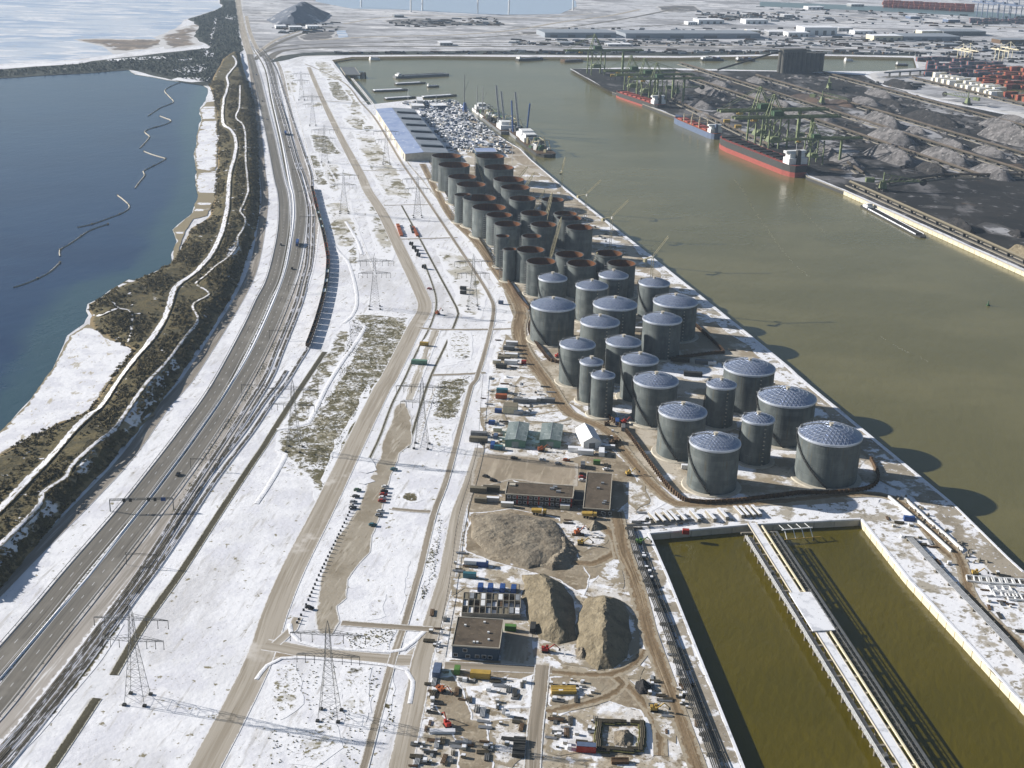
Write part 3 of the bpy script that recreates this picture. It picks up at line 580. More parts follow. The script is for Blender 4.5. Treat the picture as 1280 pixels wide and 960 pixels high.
strip('loop_kerb_snow', P("320,850 334,832 352,823 375,822 430,826 486,832 508,838 516,852 512,880"), 2.0, 'snowbank', .3, 3, crown=.3)
def tufts():                                 # dry grass standing through the snow
    vs, fs = [], []; RD1 = ground_pts(main_px); RD2 = ground_pts(P("331,806 395,817 490,825 527,826 510,915 492,990")); RD3 = ground_pts(P("500,200 565,297 617,388 610,425 589,482 542,642 522,722 490,827 452,970"))
    M['tuft'] = plain('dry_grass', S(122, 115, 80), .95, c2=S(92, 87, 60), scale=.3)
    for s, n in (("440,400 510,400 470,490 430,590 380,590 348,555 385,525 420,480", 3400), ("542,476 588,470 575,520 560,525 540,520", 600), ("345,830 510,830 490,960 330,960", 260), ("430,790 495,786 488,815 440,812", 160), ("366,395 352,425 316,488 268,570 225,640 215,640 260,560 310,485 355,405", 900), ("540,640 552,650 545,720 528,750 524,720", 300), ("385,165 470,165 520,250 480,330 420,310 395,220", 700)):
        zp = ground_pts(P(s)); lo, hi = zp.min(0), zp.max(0); Q = RNG.uniform(lo, hi, (n*4, 2)); Q = Q[inside(Q, zp)]; Q = Q[(dist_line(Q, RD1) > 9) & (dist_line(Q, RD2) > 6.5) & (dist_line(Q, RD3) > 3)]
        d = np.sin(Q[:, 0]*.21+1)*np.sin(Q[:, 1]*.13)+RNG.normal(size=len(Q))*.5; Q = Q[d > .1][:n]
        for x, y in Q:
            r, h, a = RNG.uniform(.25, .6), RNG.uniform(.2, .55), RNG.uniform(0, 6); o = len(vs)
            vs += [(x+r*math.cos(a+k*2.09), y+r*math.sin(a+k*2.09), .05) for k in range(3)]+[(x+RNG.normal()*.15, y+RNG.normal()*.15, .05+h)]; fs += [(o, o+1, o+3), (o+1, o+2, o+3), (o+2, o, o+3)]
    me = bpy.data.meshes.new('grass_tufts'); me.from_pydata(vs, [], fs); me.materials.append(M['tuft']); me.update(); tag(link('grass_tufts', me), 'dry olive grass tufts standing through the snow of the fields', 'grass', kind='stuff')
tufts()
def barrier(c, label, m='galv', name='crash_barrier', h=.75, step=6, t=.18, cat='barrier', panel=False):
    o = thing(name, label, cat, (0, 0, 0)); mb = MB(); p = MB()
    for i in range(len(c)-1):
        if panel: mb.add([(*c[i], .1), (*c[i+1], .1), (*c[i+1], h), (*c[i], h)], [(0, 1, 2, 3)])
        mb.bar((*c[i], h), (*c[i+1], h), t, 4, caps=False)
        p.box((*c[i], 0), (.16, .16, h))
    mb.build('rail', M[m], o); p.build('post', M[m], o)['kind'] = 'stuff'
lw = smooth_line(ground_pts(Lc), 6); rw = smooth_line(ground_pts(Rc), 6)
barrier(offset_line(lw, 6.6), 'steel crash barrier along the dune side of the motorway', 'dark'); barrier(offset_line(rw, 6.2), 'steel crash barrier on the median side of the near carriageway'); barrier(offset_line(lw, -6.2), 'steel crash barrier on the median side of the far carriageway')
barrier(smooth_line(ground_pts(P("600,520 597,560 588,598 578,630 570,665 566,700 560,740 552,780 545,820")), 4), 'dark mesh fence along the west side of the building yard', 'dark', 'site_fence', 2.0, cat='fence', t=.1)
barrier(smooth_line(ground_pts(P("604,470 600,520")), 4), 'short dark fence beside the cabins at the upper yard', 'dark', 'site_fence', 2.0, cat='fence', t=.1)
# ------------------------------------------------------------------ railway
def railway(name, line, gauge=1.6, wide=4.2, sleepers=True):
    strip('ballast_bed', line, wide, 'ballast', .3, 4, crown=.25)
    c = smooth_line(ground_pts(line), 6); t = thing(name, None, None, (0, 0, 0))
    for d in (-gauge/2, gauge/2):
        q = offset_line(c, d); mb = MB()
        for i in range(len(q)-1): mb.bar((*q[i], .66), (*q[i+1], .66), .12, 4, caps=False)
        mb.build('rail', M['dark'], t)
    return t
t1 = P("322,62 335,78 345,110 358,150 372,198 380,220 386,240 391,262 391,290 389,327 383,352 375,382 352,440 340,470 322,500 297,540 250,612 190,708 150,765 100,832 40,908 -20,975")
t1w = smooth_line(ground_pts(t1), 8)
labels = ('railway track nearest the motorway running past the snow fields', 'second railway track from the motorway beside the first', 'third railway track from the motorway, partly under snow')
def railway_w(c, label):
    strip('ballast_bed', c, 2.9, 'ballast', .25, 4, crown=.25, world=True, smooth=False)
    t = thing('railway_track', label, 'railway track', (0, 0, 0))
    for d in (-.8, .8):
        q = offset_line(c, d); mb = MB()
        for i in range(len(q)-1): mb.bar((*q[i], .62), (*q[i+1], .62), .11, 4, caps=False)
        mb.build('rail', M['dark'], t)
for k, d in enumerate((0, -4.6, -9.0)):
    if k < 2: railway_w(offset_line(t1w, d), labels[k])
t2 = P("390,236 396,262 403,288 408,312 410,330 407,360 398,396 390,420 384,436 372,455 358,478 340,502 316,538 290,572 262,610 210,690 168,748 110,828 48,908 -15,985")
t2w = smooth_line(ground_pts(t2), 7); railway_w(t2w, 'railway track carrying the long rusty train')
railway_w(offset_line(t2w[80:], -5.2), labels[2])
t3w = smooth_line(ground_pts(P("327,60 344,84 356,120 366,150 378,186 388,215 390,236")), 8); railway_w(t3w, 'far end of the train track beyond the wagons')
strip('verge_scrub_ground', P("366,395 352,425 335,462 316,488 292,525 268,570 252,600 225,640"), [3, 5, 5, 4], 'grass', .1, 4)
strip('verge_scrub_ground', P("135,770 110,808 96,828 84,838"), [4, 7, 4], 'verge', .1, 4)
strip('verge_scrub_ground', P("150,780 120,822 80,868 40,915 0,955"), [4, 7, 8, 8], 'grass', .12, 4)
def wagons():
    c = smooth_line(ground_pts(P("390,236 396,262 403,288 408,312 410,330 407,360 398,396 390,420 384,436")), 1.0); seg = np.linalg.norm(np.diff(c, axis=0), axis=1); cum = np.concatenate([[0], np.cumsum(seg)]); L = cum[-1]
    at = lambda q: np.array([np.interp(q, cum, c[:, 0]), np.interp(q, cum, c[:, 1])])
    colors = [('rust', 'rust brown'), ('rust', 'rust brown'), ('timber', 'grey brown'), ('green', 'weathered green'), ('orange', 'faded orange')]
    protos = {}
    def proto(cn, word):
        t = thing('goods_wagon', '', 'wagon', (0, 0, 0)); w, l, h = 2.9, 13.0, 2.4
        mb = MB(); z0 = 1.25
        for sx in (-1, 1): mb.box((0, sx*(w/2-.08), z0), (l, .16, h))
        for sy in (-1, 1): mb.box((sy*(l/2-.08), 0, z0), (.16, w-.34, h))
        mb.box((0, 0, z0), (l-.34, w-.34, .25))
        for k in range(6):
            for sx in (-1, 1): mb.box((-l/2+1+k*(l-2)/5, sx*(w/2+.06), z0+.1), (.2, .14, h-.1))
        mb.build('hopper_body', M[cn], t)
        MB().box((0, 0, z0+h*.55), (l-.36, w-.36, .3), taper=.8).build('load', M['snowroof'] if cn == 'green' else M['pile_dark'], t)
        MB().box((0, 0, 1.0), (l+.6, 1.2, .24)).build('underframe', M['dark'], t)
        for sx in (-1, 1):
            b = MB()
            b.box((sx*4.2, 0, .78), (2.6, 2.0, .2))
            for dx in (-.9, .9):
                for sy in (-.8, .8): b.bar((sx*4.2+dx, sy-.08, .98), (sx*4.2+dx, sy+.08, .98), .44, 8)
            b.build('bogie', M['black'], t)
        return t
    q = 8.; k = 0; n = int((L-8)/14.6)
    while q < L-7:
        a, b = at(q-6), at(q+6); rz = math.atan2(b[1]-a[1], b[0]-a[0]); cn, word = colors[(k*7+k//3) % 5 if k < n-7 else 1 if k % 2 else 0]; p = at(q)
        key = cn
        rem = n-1-k
        label = '%s open goods wagon, %s from the near end of the long train' % (word, ORDINALS[rem])
        if key not in protos: t = proto(cn, word); protos[key] = t; t.location = (*p, .19); t.rotation_euler = (0, 0, rz); tag(t, label, None, 'wagons of the long goods train')
        else: dup(protos[key], (*p, .19), rz, label, 'wagons of the long goods train')
        q += 14.6; k += 1
wagons()
# ------------------------------------------------------------------ terminal ground
patch('tank_pit', P("532,196 545,192 600,180 650,195 680,215 720,248 800,310 960,445 1010,490 1095,575 1098,600 1085,612 1040,618 965,625 880,630 842,618 795,578 760,535 735,520 705,500 685,470 658,430 652,405 662,385 640,350 600,295 565,240"), 'pit', .06, rag=1)
patch('quay_apron', P("690,222 712,240 795,305 960,437 1010,480 1192,630 1260,697 1300,732 1290,760 1215,690 1150,630 1095,578 1010,492 960,447 880,382 800,315 720,250 680,216"), 'apron', .12, rag=.8)
patch('quay_apron', P("664,200 690,222 680,220 650,205 600,170 572,140 573,129 589,142 607,159 631,175 650,186"), 'tan', .12, rag=.8)
patch('snowy_apron', P("795,306 880,376 960,440 1010,483 1020,497 985,475 930,430 870,383 800,320"), 'apron_snow', .2, rag=2)
patch('snowy_apron', P("1076,649 1095,628 1130,630 1160,655 1200,700 1230,720 1300,735 1420,835 1700,1150 1450,1150 1420,1050 1330,938 1280,882 1132,720"), 'apron_snow', .16, rag=.6)
patch('snowy_apron', P("784,655 842,634 960,633 1050,628 1100,624 1095,635 1076,649 937,656 812,667 790,668"), 'apron_snow', .18, rag=.6)
patch('quay_apron', P("960,628 1050,620 1068,626 1060,640 1040,645 965,640"), 'tan', .2, rag=.6)
patch('quay_apron', P("812,667 835,720 930,958 1000,1150 930,1150 885,960 845,850 812,760 783,672 784,655 795,660"), 'apron_snow', .16, rag=.6)
patch('quay_apron', P("800,672 812,672 834,722 925,960 950,1030 925,1030 890,940 850,830 815,735"), 'apron', .22, rag=.8)
patch('snowy_apron', P("1040,560 1075,590 1090,560 1130,590 1150,625 1098,600 1085,575"), 'apron', .2, rag=1)
# construction yard
patch('yard_ground', P("545,240 565,240 600,295 640,350 660,385 650,405 655,430 685,478 712,517 760,537 790,577 835,627 790,655 783,672 812,760 845,850 890,960 920,1060 495,1060 512,935 527,862 540,800 558,740 575,660 590,600 597,560 600,520 610,470 622,420 640,385 600,330 560,270"), 'mudsnow', .08, rag=1)
patch('muddy_hardstand', P("592,566 640,572 700,574 760,560 790,585 800,612 775,640 770,700 740,730 660,712 600,690 582,650 586,610"), 'mud', .14, rag=1.4)
patch('tan_hardstand', P("598,566 660,570 722,580 721,608 690,606 640,600 596,612 586,630 590,590"), 'tan', .22, rag=.5)
patch('sandy_ground', P("585,640 640,636 700,648 722,690 740,720 730,745 700,725 660,715 610,700 582,690"), 'mud', .2, rag=1)
patch('muddy_hardstand', P("556,822 632,826 700,838 690,850 640,848 560,845"), 'mud', .16, rag=.6)
patch('hall_shadow_ground', P("630,770 665,790 668,832 626,830"), 'tan', .22, rag=.3)  # tan sheet darkening the ground where the blue hall's shadow falls
patch('muddy_hardstand', P("541,850 565,845 578,862 590,900 610,900 612,960 600,985 575,960 560,905 545,880"), 'mud', .2, rag=1)
patch('muddy_hardstand', P("690,848 740,838 790,850 812,885 826,930 815,945 795,890 750,872 700,895 688,880"), 'mud', .2, rag=1)
patch('yard_snow', P("748,830 790,826 806,835 800,850 770,846"), 'yardfleck', .2)
for s, m in (("690,852 730,848 765,856 745,870 700,880 688,870", 'yardfleck'), ("684,900 720,892 735,905 742,940 700,945 684,940", 'yardsnow'), ("745,905 800,905 806,940 750,948", 'yardfleck'), ("585,860 640,852 668,842 666,885 630,888 590,880", 'mudsnow'), ("610,900 660,895 664,935 640,960 612,950", 'yardfleck'), ("640,600 660,605 680,640", 'mud'),
             ("680,655 720,650 762,660 760,680 730,690 700,670", 'yardfleck'), ("755,690 775,690 782,720 778,735 750,720", 'yardsnow'), ("780,600 805,605 810,630 795,640 782,630", 'yardfleck'), ("560,720 600,722 650,730 648,742 580,735 565,745", 'yardsnow'),
             ("680,805 720,800 735,820 755,838 700,830 682,820", 'yardfleck'), ("800,845 822,830 840,880 845,930 828,920 810,880", 'yardfleck'), ("652,520 705,512 715,525 690,530 655,528", 'yardsnow'), ("625,470 680,470 690,500 640,505 620,495", 'mudsnow'), ("760,745 782,752 797,780 800,810 788,820 780,790 772,760", 'yardsnow'),
             ("650,470 685,480 700,505 660,512 630,505", 'yardfleck'), ("632,418 650,430 672,462 640,462 622,450", 'yardfleck'), ("600,510 625,510 640,545 606,560", 'yardfleck')):
    patch('snowy_yard', P(s), m, .26, rag=1.2)
# dirt haul roads
strip('haul_road', P("528,205 545,238 565,272 595,302 620,337 640,366 651,390 648,412 656,440 685,480 712,517 755,536 790,577 820,612 845,630 880,632 960,628 1045,620 1100,619 1135,634 1185,680 1202,706 1217,750 1280,812 1340,870"), [8, 8, 9, 10, 11, 12, 11, 9, 8, 7, 7], 'haul', .3, 5)
strip('haul_road', P("770,640 774,660 780,690 790,716 802,757 812,795 825,830 847,890 872,960 900,1030"), [9, 9, 8, 8], 'haul', .31, 5)
strip('haul_road', P("682,839 720,843 765,843 792,830 805,812"), 6, 'haul', .29, 4)
strip('haul_road', P("683,890 720,882 757,872 778,855 765,843"), 6, 'haul', .28, 4)
strip('haul_road', P("775,848 802,875 822,907 826,945"), 6, 'haul', .27, 4)
strip('haul_road', P("640,365 646,380 652,395"), 14, 'haul', .26, 4)
strip('yard_road', P("678,832 674,870 668,920 664,985"), 7, 'lane', .3, 4)
strip('yard_road', P("556,832 600,834 640,836 690,838"), 6.5, 'lane', .29, 4)
strip('yard_road', P("745,655 768,670 776,700"), 8, 'haul', .28, 4)
strip('yard_road', P("700,700 740,705 770,690"), 8, 'haul', .25, 4)
strip('quay_road', P("1202,706 1180,690 1150,655"), 6, 'haul', .26, 4)
strip('quay_edge_snow', P("700,232 795,307 960,439 1010,482 1192,632"), [2, 3, 3.5, 3.5, 2], 'snowbank', .3, 3, crown=.15)
# ------------------------------------------------------------------ storage tanks
def tank_shell_mat():
    s = Nodes('tank_shell_plates'); co = s.coord()
    base = s.mix(s.ramp(s.noise(co, .25, (1, 1, .35), detail=6), .35, .68), S(118, 124, 123), S(92, 98, 99))
    base = s.mix(s.ramp(s.noise(co, .8, (1, 1, .06), detail=4), .56, .72), base, S(112, 107, 92))
    t = s.attr('tone'); base = s.mix(s.math('MULTIPLY', t, .5), base, S(78, 86, 86))
    return s.done(base, .6, .15, 0)
def rust_inside():
    s = Nodes('rusty_tank_inside'); co = s.coord()
    b = s.mix(s.ramp(s.noise(co, .3, (1, 1, .5), detail=6), .35, .68), S(118, 70, 30), S(78, 48, 26))
    b = s.mix(s.math('MULTIPLY', s.attr('tone'), .5), b, S(96, 66, 44)); return s.done(b, .9)
def dome_mat():
    s = Nodes('aluminium_dome'); co = s.coord(); t = s.attr('tone')
    b = s.mix(s.ramp(s.noise(co, .4, detail=5), .38, .66), S(202, 211, 230), S(174, 186, 210)); b = s.mix(s.math('MULTIPLY', t, .6), b, S(150, 166, 200))
    return s.done(b, .3, .5, .7)
M['shell'], M['tankrust'], M['dome'] = tank_shell_mat(), rust_inside(), dome_mat()
M['rib'] = plain('dome_rib_metal', S(206, 212, 224), .4, .4, var=.1)
TH_ = 28.7
def shell_mesh(mb, R0, h, outward=True, n=72, courses=9):
    tones = []
    for j in range(courses):
        z0, z1 = h*j/courses, h*(j+1)/courses; r = R0-(0.045*j)*0+(.05 if j % 2 else 0)
        o = len(mb.v); sh = RNG.integers(0, 6); tt = RNG.random(n//6+2)
        if not outward: r -= .25
        for z in (z0, z1-.12):
            for i in range(n): w = 2*math.pi*i/n; mb.v.append((r*math.cos(w), r*math.sin(w), z))
        for i in range(n): w = 2*math.pi*i/n; mb.v.append(((r-(.04 if outward else -.04))*math.cos(w), (r-(.04 if outward else -.04))*math.sin(w), z1-.06))
        for i in range(n): w = 2*math.pi*i/n; mb.v.append((r*math.cos(w), r*math.sin(w), z1))
        for k in range(3):
            for i in range(n):
                b = (i+1) % n; f = (o+k*n+i, o+k*n+b, o+(k+1)*n+b, o+(k+1)*n+i)
                mb.f.append(f if outward else f[::-1]); mb.m.append(0); tones.append(float(tt[(i+sh)//6])*(1 if k == 0 else .6)+(0.5 if k else 0))
    return tones
def tank_base(t, R0):
    MB().lathe([(R0+3.2, .05), (R0+2.6, .7), (R0-.2, .75)], 48).build('ring_foundation', M['conc'], t)
def stair(t, R0, h, a0, a1):
    mb = MB(); n = 46; r1, r2 = R0+.12, R0+1.35
    for i in range(n):
        u = i/(n-1); w = a0+(a1-a0)*u; z = h*(1-u)+.6*u; c, s_ = math.cos(w), math.sin(w); dw = (a1-a0)/n*.55
        mb.add([(r1*math.cos(w-dw), r1*math.sin(w-dw), z), (r2*math.cos(w-dw), r2*math.sin(w-dw), z), (r2*math.cos(w+dw), r2*math.sin(w+dw), z), (r1*math.cos(w+dw), r1*math.sin(w+dw), z),
                (r1*math.cos(w-dw), r1*math.sin(w-dw), z-.45), (r2*math.cos(w-dw), r2*math.sin(w-dw), z-.45), (r2*math.cos(w+dw), r2*math.sin(w+dw), z-.45), (r1*math.cos(w+dw), r1*math.sin(w+dw), z-.45)],
               [(0, 1, 2, 3), (7, 6, 5, 4), (0, 4, 5, 1), (1, 5, 6, 2), (2, 6, 7, 3), (3, 7, 4, 0)])
    s = mb.build('spiral_stair', M['dark'], t); hr = MB(); pv = None
    for i in range(0, n, 2):
        u = i/(n-1); w = a0+(a1-a0)*u; z = h*(1-u)+.6*u; p = (r2*math.cos(w), r2*math.sin(w), z)
        hr.bar(p, (p[0], p[1], z+1.1), .05, 3)
        if pv: hr.bar((pv[0], pv[1], pv[2]+1.1), (p[0], p[1], z+1.1), .06, 3)
        pv = p
    hr.build('handrail', M['galv'], s)
def rim_rail(t, R0, h, a0, a1, mat='galv', name='rim_railing'):
    mb = MB(); n = max(6, int((a1-a0)*R0/2.4)); pv = None
    for i in range(n+1):
        w = a0+(a1-a0)*i/n; p = (R0*math.cos(w), R0*math.sin(w)); mb.bar((*p, h), (*p, h+1.15), .06, 3)
        if pv:
            for zz in (.6, 1.15): mb.bar((*pv, h+zz), (*p, h+zz), .055, 3)
        pv = p
    mb.build(name, M[mat], t)
def dome_tank(x, y, D, label, kind=0):
    t = thing('storage_tank', label, 'storage tank', (x, y, .1), 0, 'domed storage tanks'); R0 = D/2; h = TH_-.6
    tank_base(t, R0)
    mb = MB(); mb.c = shell_mesh(mb, R0, h); mb.build('shell', M['shell'], t)
    MB().lathe([(R0+.02, h-1.0), (R0+.55, h-.9), (R0+.6, h-.1), (R0+.5, h+.25), (R0-.5, h+.45)], 72).build('wind_girder', M['rib'], t)
    Rd = R0-.3; rise = D*.135; Rs = (Rd*Rd+rise*rise)/(2*rise); zc = h+.35+rise-Rs
    def dp(r, a, up=0): rr = math.sqrt(max(Rs*Rs-r*r, 0)); k = 1+up/Rs; return (r*math.cos(a)*k, r*math.sin(a)*k, zc+rr*k)
    rings = 7 if D > 20 else 5; db = MB(); tones = []; rib = MB()
    pts = [[dp(0, 0)]]; cnt = [1]
    for j in range(1, rings+1): cnt.append(6*j if j > 1 else 6)
    def P_(j, i, up=0): n = cnt[j]; return dp(Rd*j/rings, 2*math.pi*i/n, up)
    for j in range(1, rings+1):            # triangular panels of the geodesic dome
        n0, n1 = cnt[j-1], cnt[j]; tri = []
        for s6 in range(6):
            k1 = n1//6; k0 = n0//6 if j > 1 else 0
            for q in range(k1):
                a = (s6*k1+q); b = (s6*k1+q+1) % n1; c = ((s6*k0+q) % n0) if j > 1 else 0
                tri.append(((j, a), (j, b), (j-1, c)))
                if q < k1-1 and j > 1: tri.append(((j, b), (j-1, (s6*k0+q+1) % n0), (j-1, c)))
        for tr in tri:
            db.add([P_(*p) for p in tr], [(0, 1, 2)]); tones.append(float(RNG.random()))
            for e in ((0, 1), (0, 2)): rib.bar(P_(*tr[e[0]], .10), P_(*tr[e[1]], .08), .085, 3, caps=False)
    db.c = tones; d = db.build('dome_roof', M['dome'], t); o = rib.build('roof_rib', M['rib'], d); o['kind'] = 'stuff'
    top = zc+Rs
    v = MB(); v.bar((0, 0, top-.2), (0, 0, top+1.3), 1.0, 10).bar((0, 0, top+1.3), (0, 0, top+1.6), 1.5, 10); v.build('roof_vent', M['conc'], t)
    rim_rail(t, R0+.5, h+.2, GR(95), GR(205))
    MB().box((-(R0+.3)*.9, (R0+.3)*.35, h-.3), (2.6, 4.2, .3), .35).box((-(R0-1)*.9, (R0-1)*.4, h+.3), (1.5, 1.5, 2)).build('stair_platform', M['galv'], t)
    if kind == 0: stair(t, R0, h, GR(170), GR(262))
    else:
        lb = MB()
        for i in range(11): lb.box((.12*R0*.9, -R0-.3, 1+i*(h-2)/10), (.9, .8, .5))
        a = GR(-82); ob = lb.build('pipe_bracket', M['conc'], t); ob.rotation_euler = (0, 0, GR(12))
        stair(t, R0, h, GR(120), GR(200))
    if kind != 2:
        rb = MB()
        for i in range(4):                 # catwalk across the crown
            a = GR(150); r = Rd*(.2+.2*i); rb.add([], [])
        wk = MB(); a = GR(150); e = (-math.sin(a)*.5, math.cos(a)*.5)
        for i in range(6):
            p, q = dp(Rd*i/6, a, .3), dp(Rd*(i+1)/6, a, .3)
            wk.add([(p[0]-e[0], p[1]-e[1], p[2]), (p[0]+e[0], p[1]+e[1], p[2]), (q[0]+e[0], q[1]+e[1], q[2]), (q[0]-e[0], q[1]-e[1], q[2]), (p[0]-e[0], p[1]-e[1], p[2]-.2), (p[0]+e[0], p[1]+e[1], p[2]-.2), (q[0]+e[0], q[1]+e[1], q[2]-.2), (q[0]-e[0], q[1]-e[1], q[2]-.2)], [(0, 1, 2, 3), (0, 4, 5, 1), (2, 6, 7, 3), (1, 5, 6, 2), (3, 7, 4, 0)])
            wk.bar((p[0]-e[0], p[1]-e[1], p[2]+1), (q[0]-e[0], q[1]-e[1], q[2]+1), .05, 3)
        wk.build('roof_walkway', M['galv'], t)
    return t
def open_tank(x, y, D, label, h=TH_):
    t = thing('open_tank', label, 'storage tank', (x, y, .1), 0, 'open storage tanks under construction'); R0 = D/2
    tank_base(t, R0)
    mb = MB(); mb.c = shell_mesh(mb, R0, h, n=60); mb.build('shell', M['shell'], t)
    mi = MB(); mi.c = shell_mesh(mi, R0, h, False, n=60); mi.build('inner_shell', M['tankrust'], t)
    MB().lathe([(0.01, .9), (R0-.24, .9)], 48).build('tank_floor', M['rust'], t)
    MB().lathe([(R0+.04, h-1.3), (R0+.65, h-1.25), (R0+.65, h-.95), (R0+.04, h-.9)], 60).build('wind_girder', M['galv'], t)
    MB().lathe([(R0+.1, h-.02), (R0+.12, h+.1), (R0-.3, h+.1), (R0-.3, h-.02)], 60).build('top_angle', M['galv'], t)
    rim_rail(t, R0+.6, h-1.0, GR(0), GR(359))
    sc = MB()                               # scaffold stair leaning on the shell
    a = GR(RNG.uniform(150, 215)); c, s_ = math.cos(a), math.sin(a); r = R0+1.8
    for i in range(0, int(h), 2):
        sc.box((c*r, s_*r, i+.6), (2.2, 2.2, .12), a)
    for dx, dy in ((-1, -1), (1, -1), (1, 1), (-1, 1)):
        X, Y = c*r+dx*c-dy*s_, s_*r+dx*s_+dy*c; sc.bar((X, Y, .2), (X, Y, h+1), .07, 3)
    sc.build('scaffold_tower', M['galv'], t)
    return t
def at_top(px, py): return G(px, py, TH_)
TD = [  # rim centre and width in the photograph, kind, label
 (691.5,380,55,0,'large domed tank standing alone where the haul road bends'), (691,346.5,35,0,'narrow domed tank behind the large one at the haul road bend'),
 (740,356,39.5,1,'tall pale domed tank right behind the large one at the haul road bend'), (767,343,36,1,'domed tank farthest away, against the last rusty open tanks'),
 (818,352.5,38,0,'narrow domed tank by the quay, the farthest of the domed tanks along the water'), (769,379,54,1,'wide domed tank in the middle of the far domed group, half hiding the row behind'),
 (844.5,375.7,54.5,1,'wide domed tank next to the quay, first wide one along the water'), (750,401,48,1,'domed tank with pale pipe brackets in front of the wide middle tank'),
 (828,397.5,48,1,'domed tank with a dotted bracket line in front of the wide tank by the quay'), (722,429,43.5,0,'slim domed tank on the west side beside two very thin tanks'),
 (779.5,426,43,1,'slim domed tank with pipe brackets in the centre of the group'), (800,448,45,0,'slim domed tank half hidden by the big tank before it, centre of the group'),
 (739.5,451,28,2,'very thin domed tank, the farther of the thin pair on the west side'), (754,467.5,28.5,2,'very thin domed tank, the nearer of the thin pair on the west side'),
 (820,474,55,0,'big domed tank with rusty streaks, third from the near corner on the haul road side'), (937,458,63,1,'big domed tank by the quay, farthest of the three in the near quayside row'),
 (902,479,36,2,'thin domed tank squeezed between the big tanks in the middle of the near group'), (853.5,512.5,59,0,'big domed tank second from the near corner on the haul road side'),
 (894,551,62.5,0,'big domed tank at the near corner beside the brown bund wall'), (948,522,39,2,'thin domed tank between the near corner tank and the quayside row'),
 (984,495,71,0,'very wide domed tank by the quay, middle one of the near quayside row'), (1038,541,77.5,0,'very wide domed tank nearest to the dock, last of the quayside row')]
for px, py, w, k, lb_ in TD:
    p = at_top(px, py); dome_tank(p[0], p[1], w/ppm(p), lb_, k)
TO = [
 (558,194.7,36.5,'wide open tank at the far end of the haul road row, beside the long warehouse'), (567.5,206,39,'wide open tank second from the far end of the haul road row'), (577.8,220.8,35,'wide open tank third from the far end of the haul road row'), (589,230.4,36,'wide open tank fourth from the far end of the haul road row'),
 (578.6,243.5,20.6,'small open tank standing out in front of the far haul road row'), (599.4,247.3,41,'wide open tank just behind the small one at the haul road'), (611.4,259,42,'wide open tank sixth along the haul road row'), (624,268.6,32,'slim open tank with a clean orange lit inside, seventh along the haul road'), (634.3,279.8,33,'slim open tank directly behind the pair of thin open tanks'),
 (628.3,295,17,'thin open tank, the farther of the pair at the edge of the haul road'), (637.4,311.3,17,'thin open tank, the nearer of the pair at the edge of the haul road'), (663,312,35,'open tank second from the near end of the haul road row'), (676.5,326.5,36.3,'open tank at the near end of the haul road row with a bright orange inside'),
 (612.4,195,35.5,'wide open tank at the far end of the second row, before the crowded storage yard'), (623.5,209,37,'wide open tank second from the far end of the second row'), (636,224,38,'dark open tank in the second row under a crane boom'), (644,234,36,'open tank fourth from the far end of the second row'), (653,248,33,'open tank in the second row beneath a slanting crane boom'),
 (667.5,266.5,33,'open tank with a scaffolded rim in the middle of the second row'), (679.5,280.5,32,'open tank at the middle with a boom leaning over its rim'), (664.5,295,24,'short narrow open tank in the middle of the second row'), (691,249.5,28,'open tank at the far end of the quayside row of open tanks'), (707,267,29,'open tank second from the far end of the quayside open row'),
 (711.5,272.5,31,'open tank third in the quayside open row, overlapping the one behind'), (724.5,284,33,'big dark open tank fourth in the quayside open row'), (712,318,35,'open tank with a yellow lit inside near the domed tanks, second row'), (727,329,36,'open tank touching the domed tanks, last of the second row'), (761,316.5,34,'open tank nearest to the quay crane, fifth in the quayside open row'), (777,329,35,'last open tank of the quayside row, hard against a domed tank')]
for px, py, w, lb_ in TO:
    h = 26.5 if '664.5' in str(px) else TH_
    p = G(px, py, h); open_tank(p[0], p[1], w/ppm(p), lb_, h)
# brown retaining walls round the tank pits
def bund(line, label, h=2.6, mat='rust', world=None):
    c = smooth_line(ground_pts(line), 5) if world is None else world; t = thing('bund_wall', label, 'bund wall', (0, 0, 0)); mb = MB(); rb = MB(); b = offset_line(c, .6)
    for i in range(len(c)-1):
        mb.add([(*c[i], 0), (*c[i+1], 0), (*c[i+1], h), (*c[i], h), (*b[i], 0), (*b[i+1], 0), (*b[i+1], h), (*b[i], h)], [(0, 1, 2, 3), (5, 4, 7, 6), (3, 2, 6, 7)])
        d = (c[i+1]-c[i]); a = math.atan2(d[1], d[0])
        for k in range(2):
            p = c[i]+d*(k*.5+.2); rb.box((p[0], p[1], 0), (.5, 1.5, h+.1), a)
    mb.build('wall', M[mat], t); r = rb.build('buttress', M[mat], t); r['kind'] = 'stuff'
bund(P("730,478 745,506 762,524 782,540 806,572 835,610 858,628 880,630 920,628 970,622 1000,618"), 'long brown bund wall along the haul road in front of the near tanks')
bund(P("668,398 661,408 664,422 676,438 688,452 705,455"), 'brown bund wall curving round the large tank at the haul road bend')
bund(P("662,388 650,375 640,360 625,338"), 'low brown bund wall beside the two near open tanks')
bund(P("866,405 905,442 890,443 850,448 830,449"), 'brown bund wall between the two groups of domed tanks', mat='rust')
bund(P("1000,618 1040,618 1085,612 1098,598 1088,575"), 'bund wall ending in shadow beside the tank nearest to the dock')
bund(P("540,215 556,240 580,275 600,300 620,332"), 'dark earth bank wall along the far haul road', h=2.0, mat='timberd')
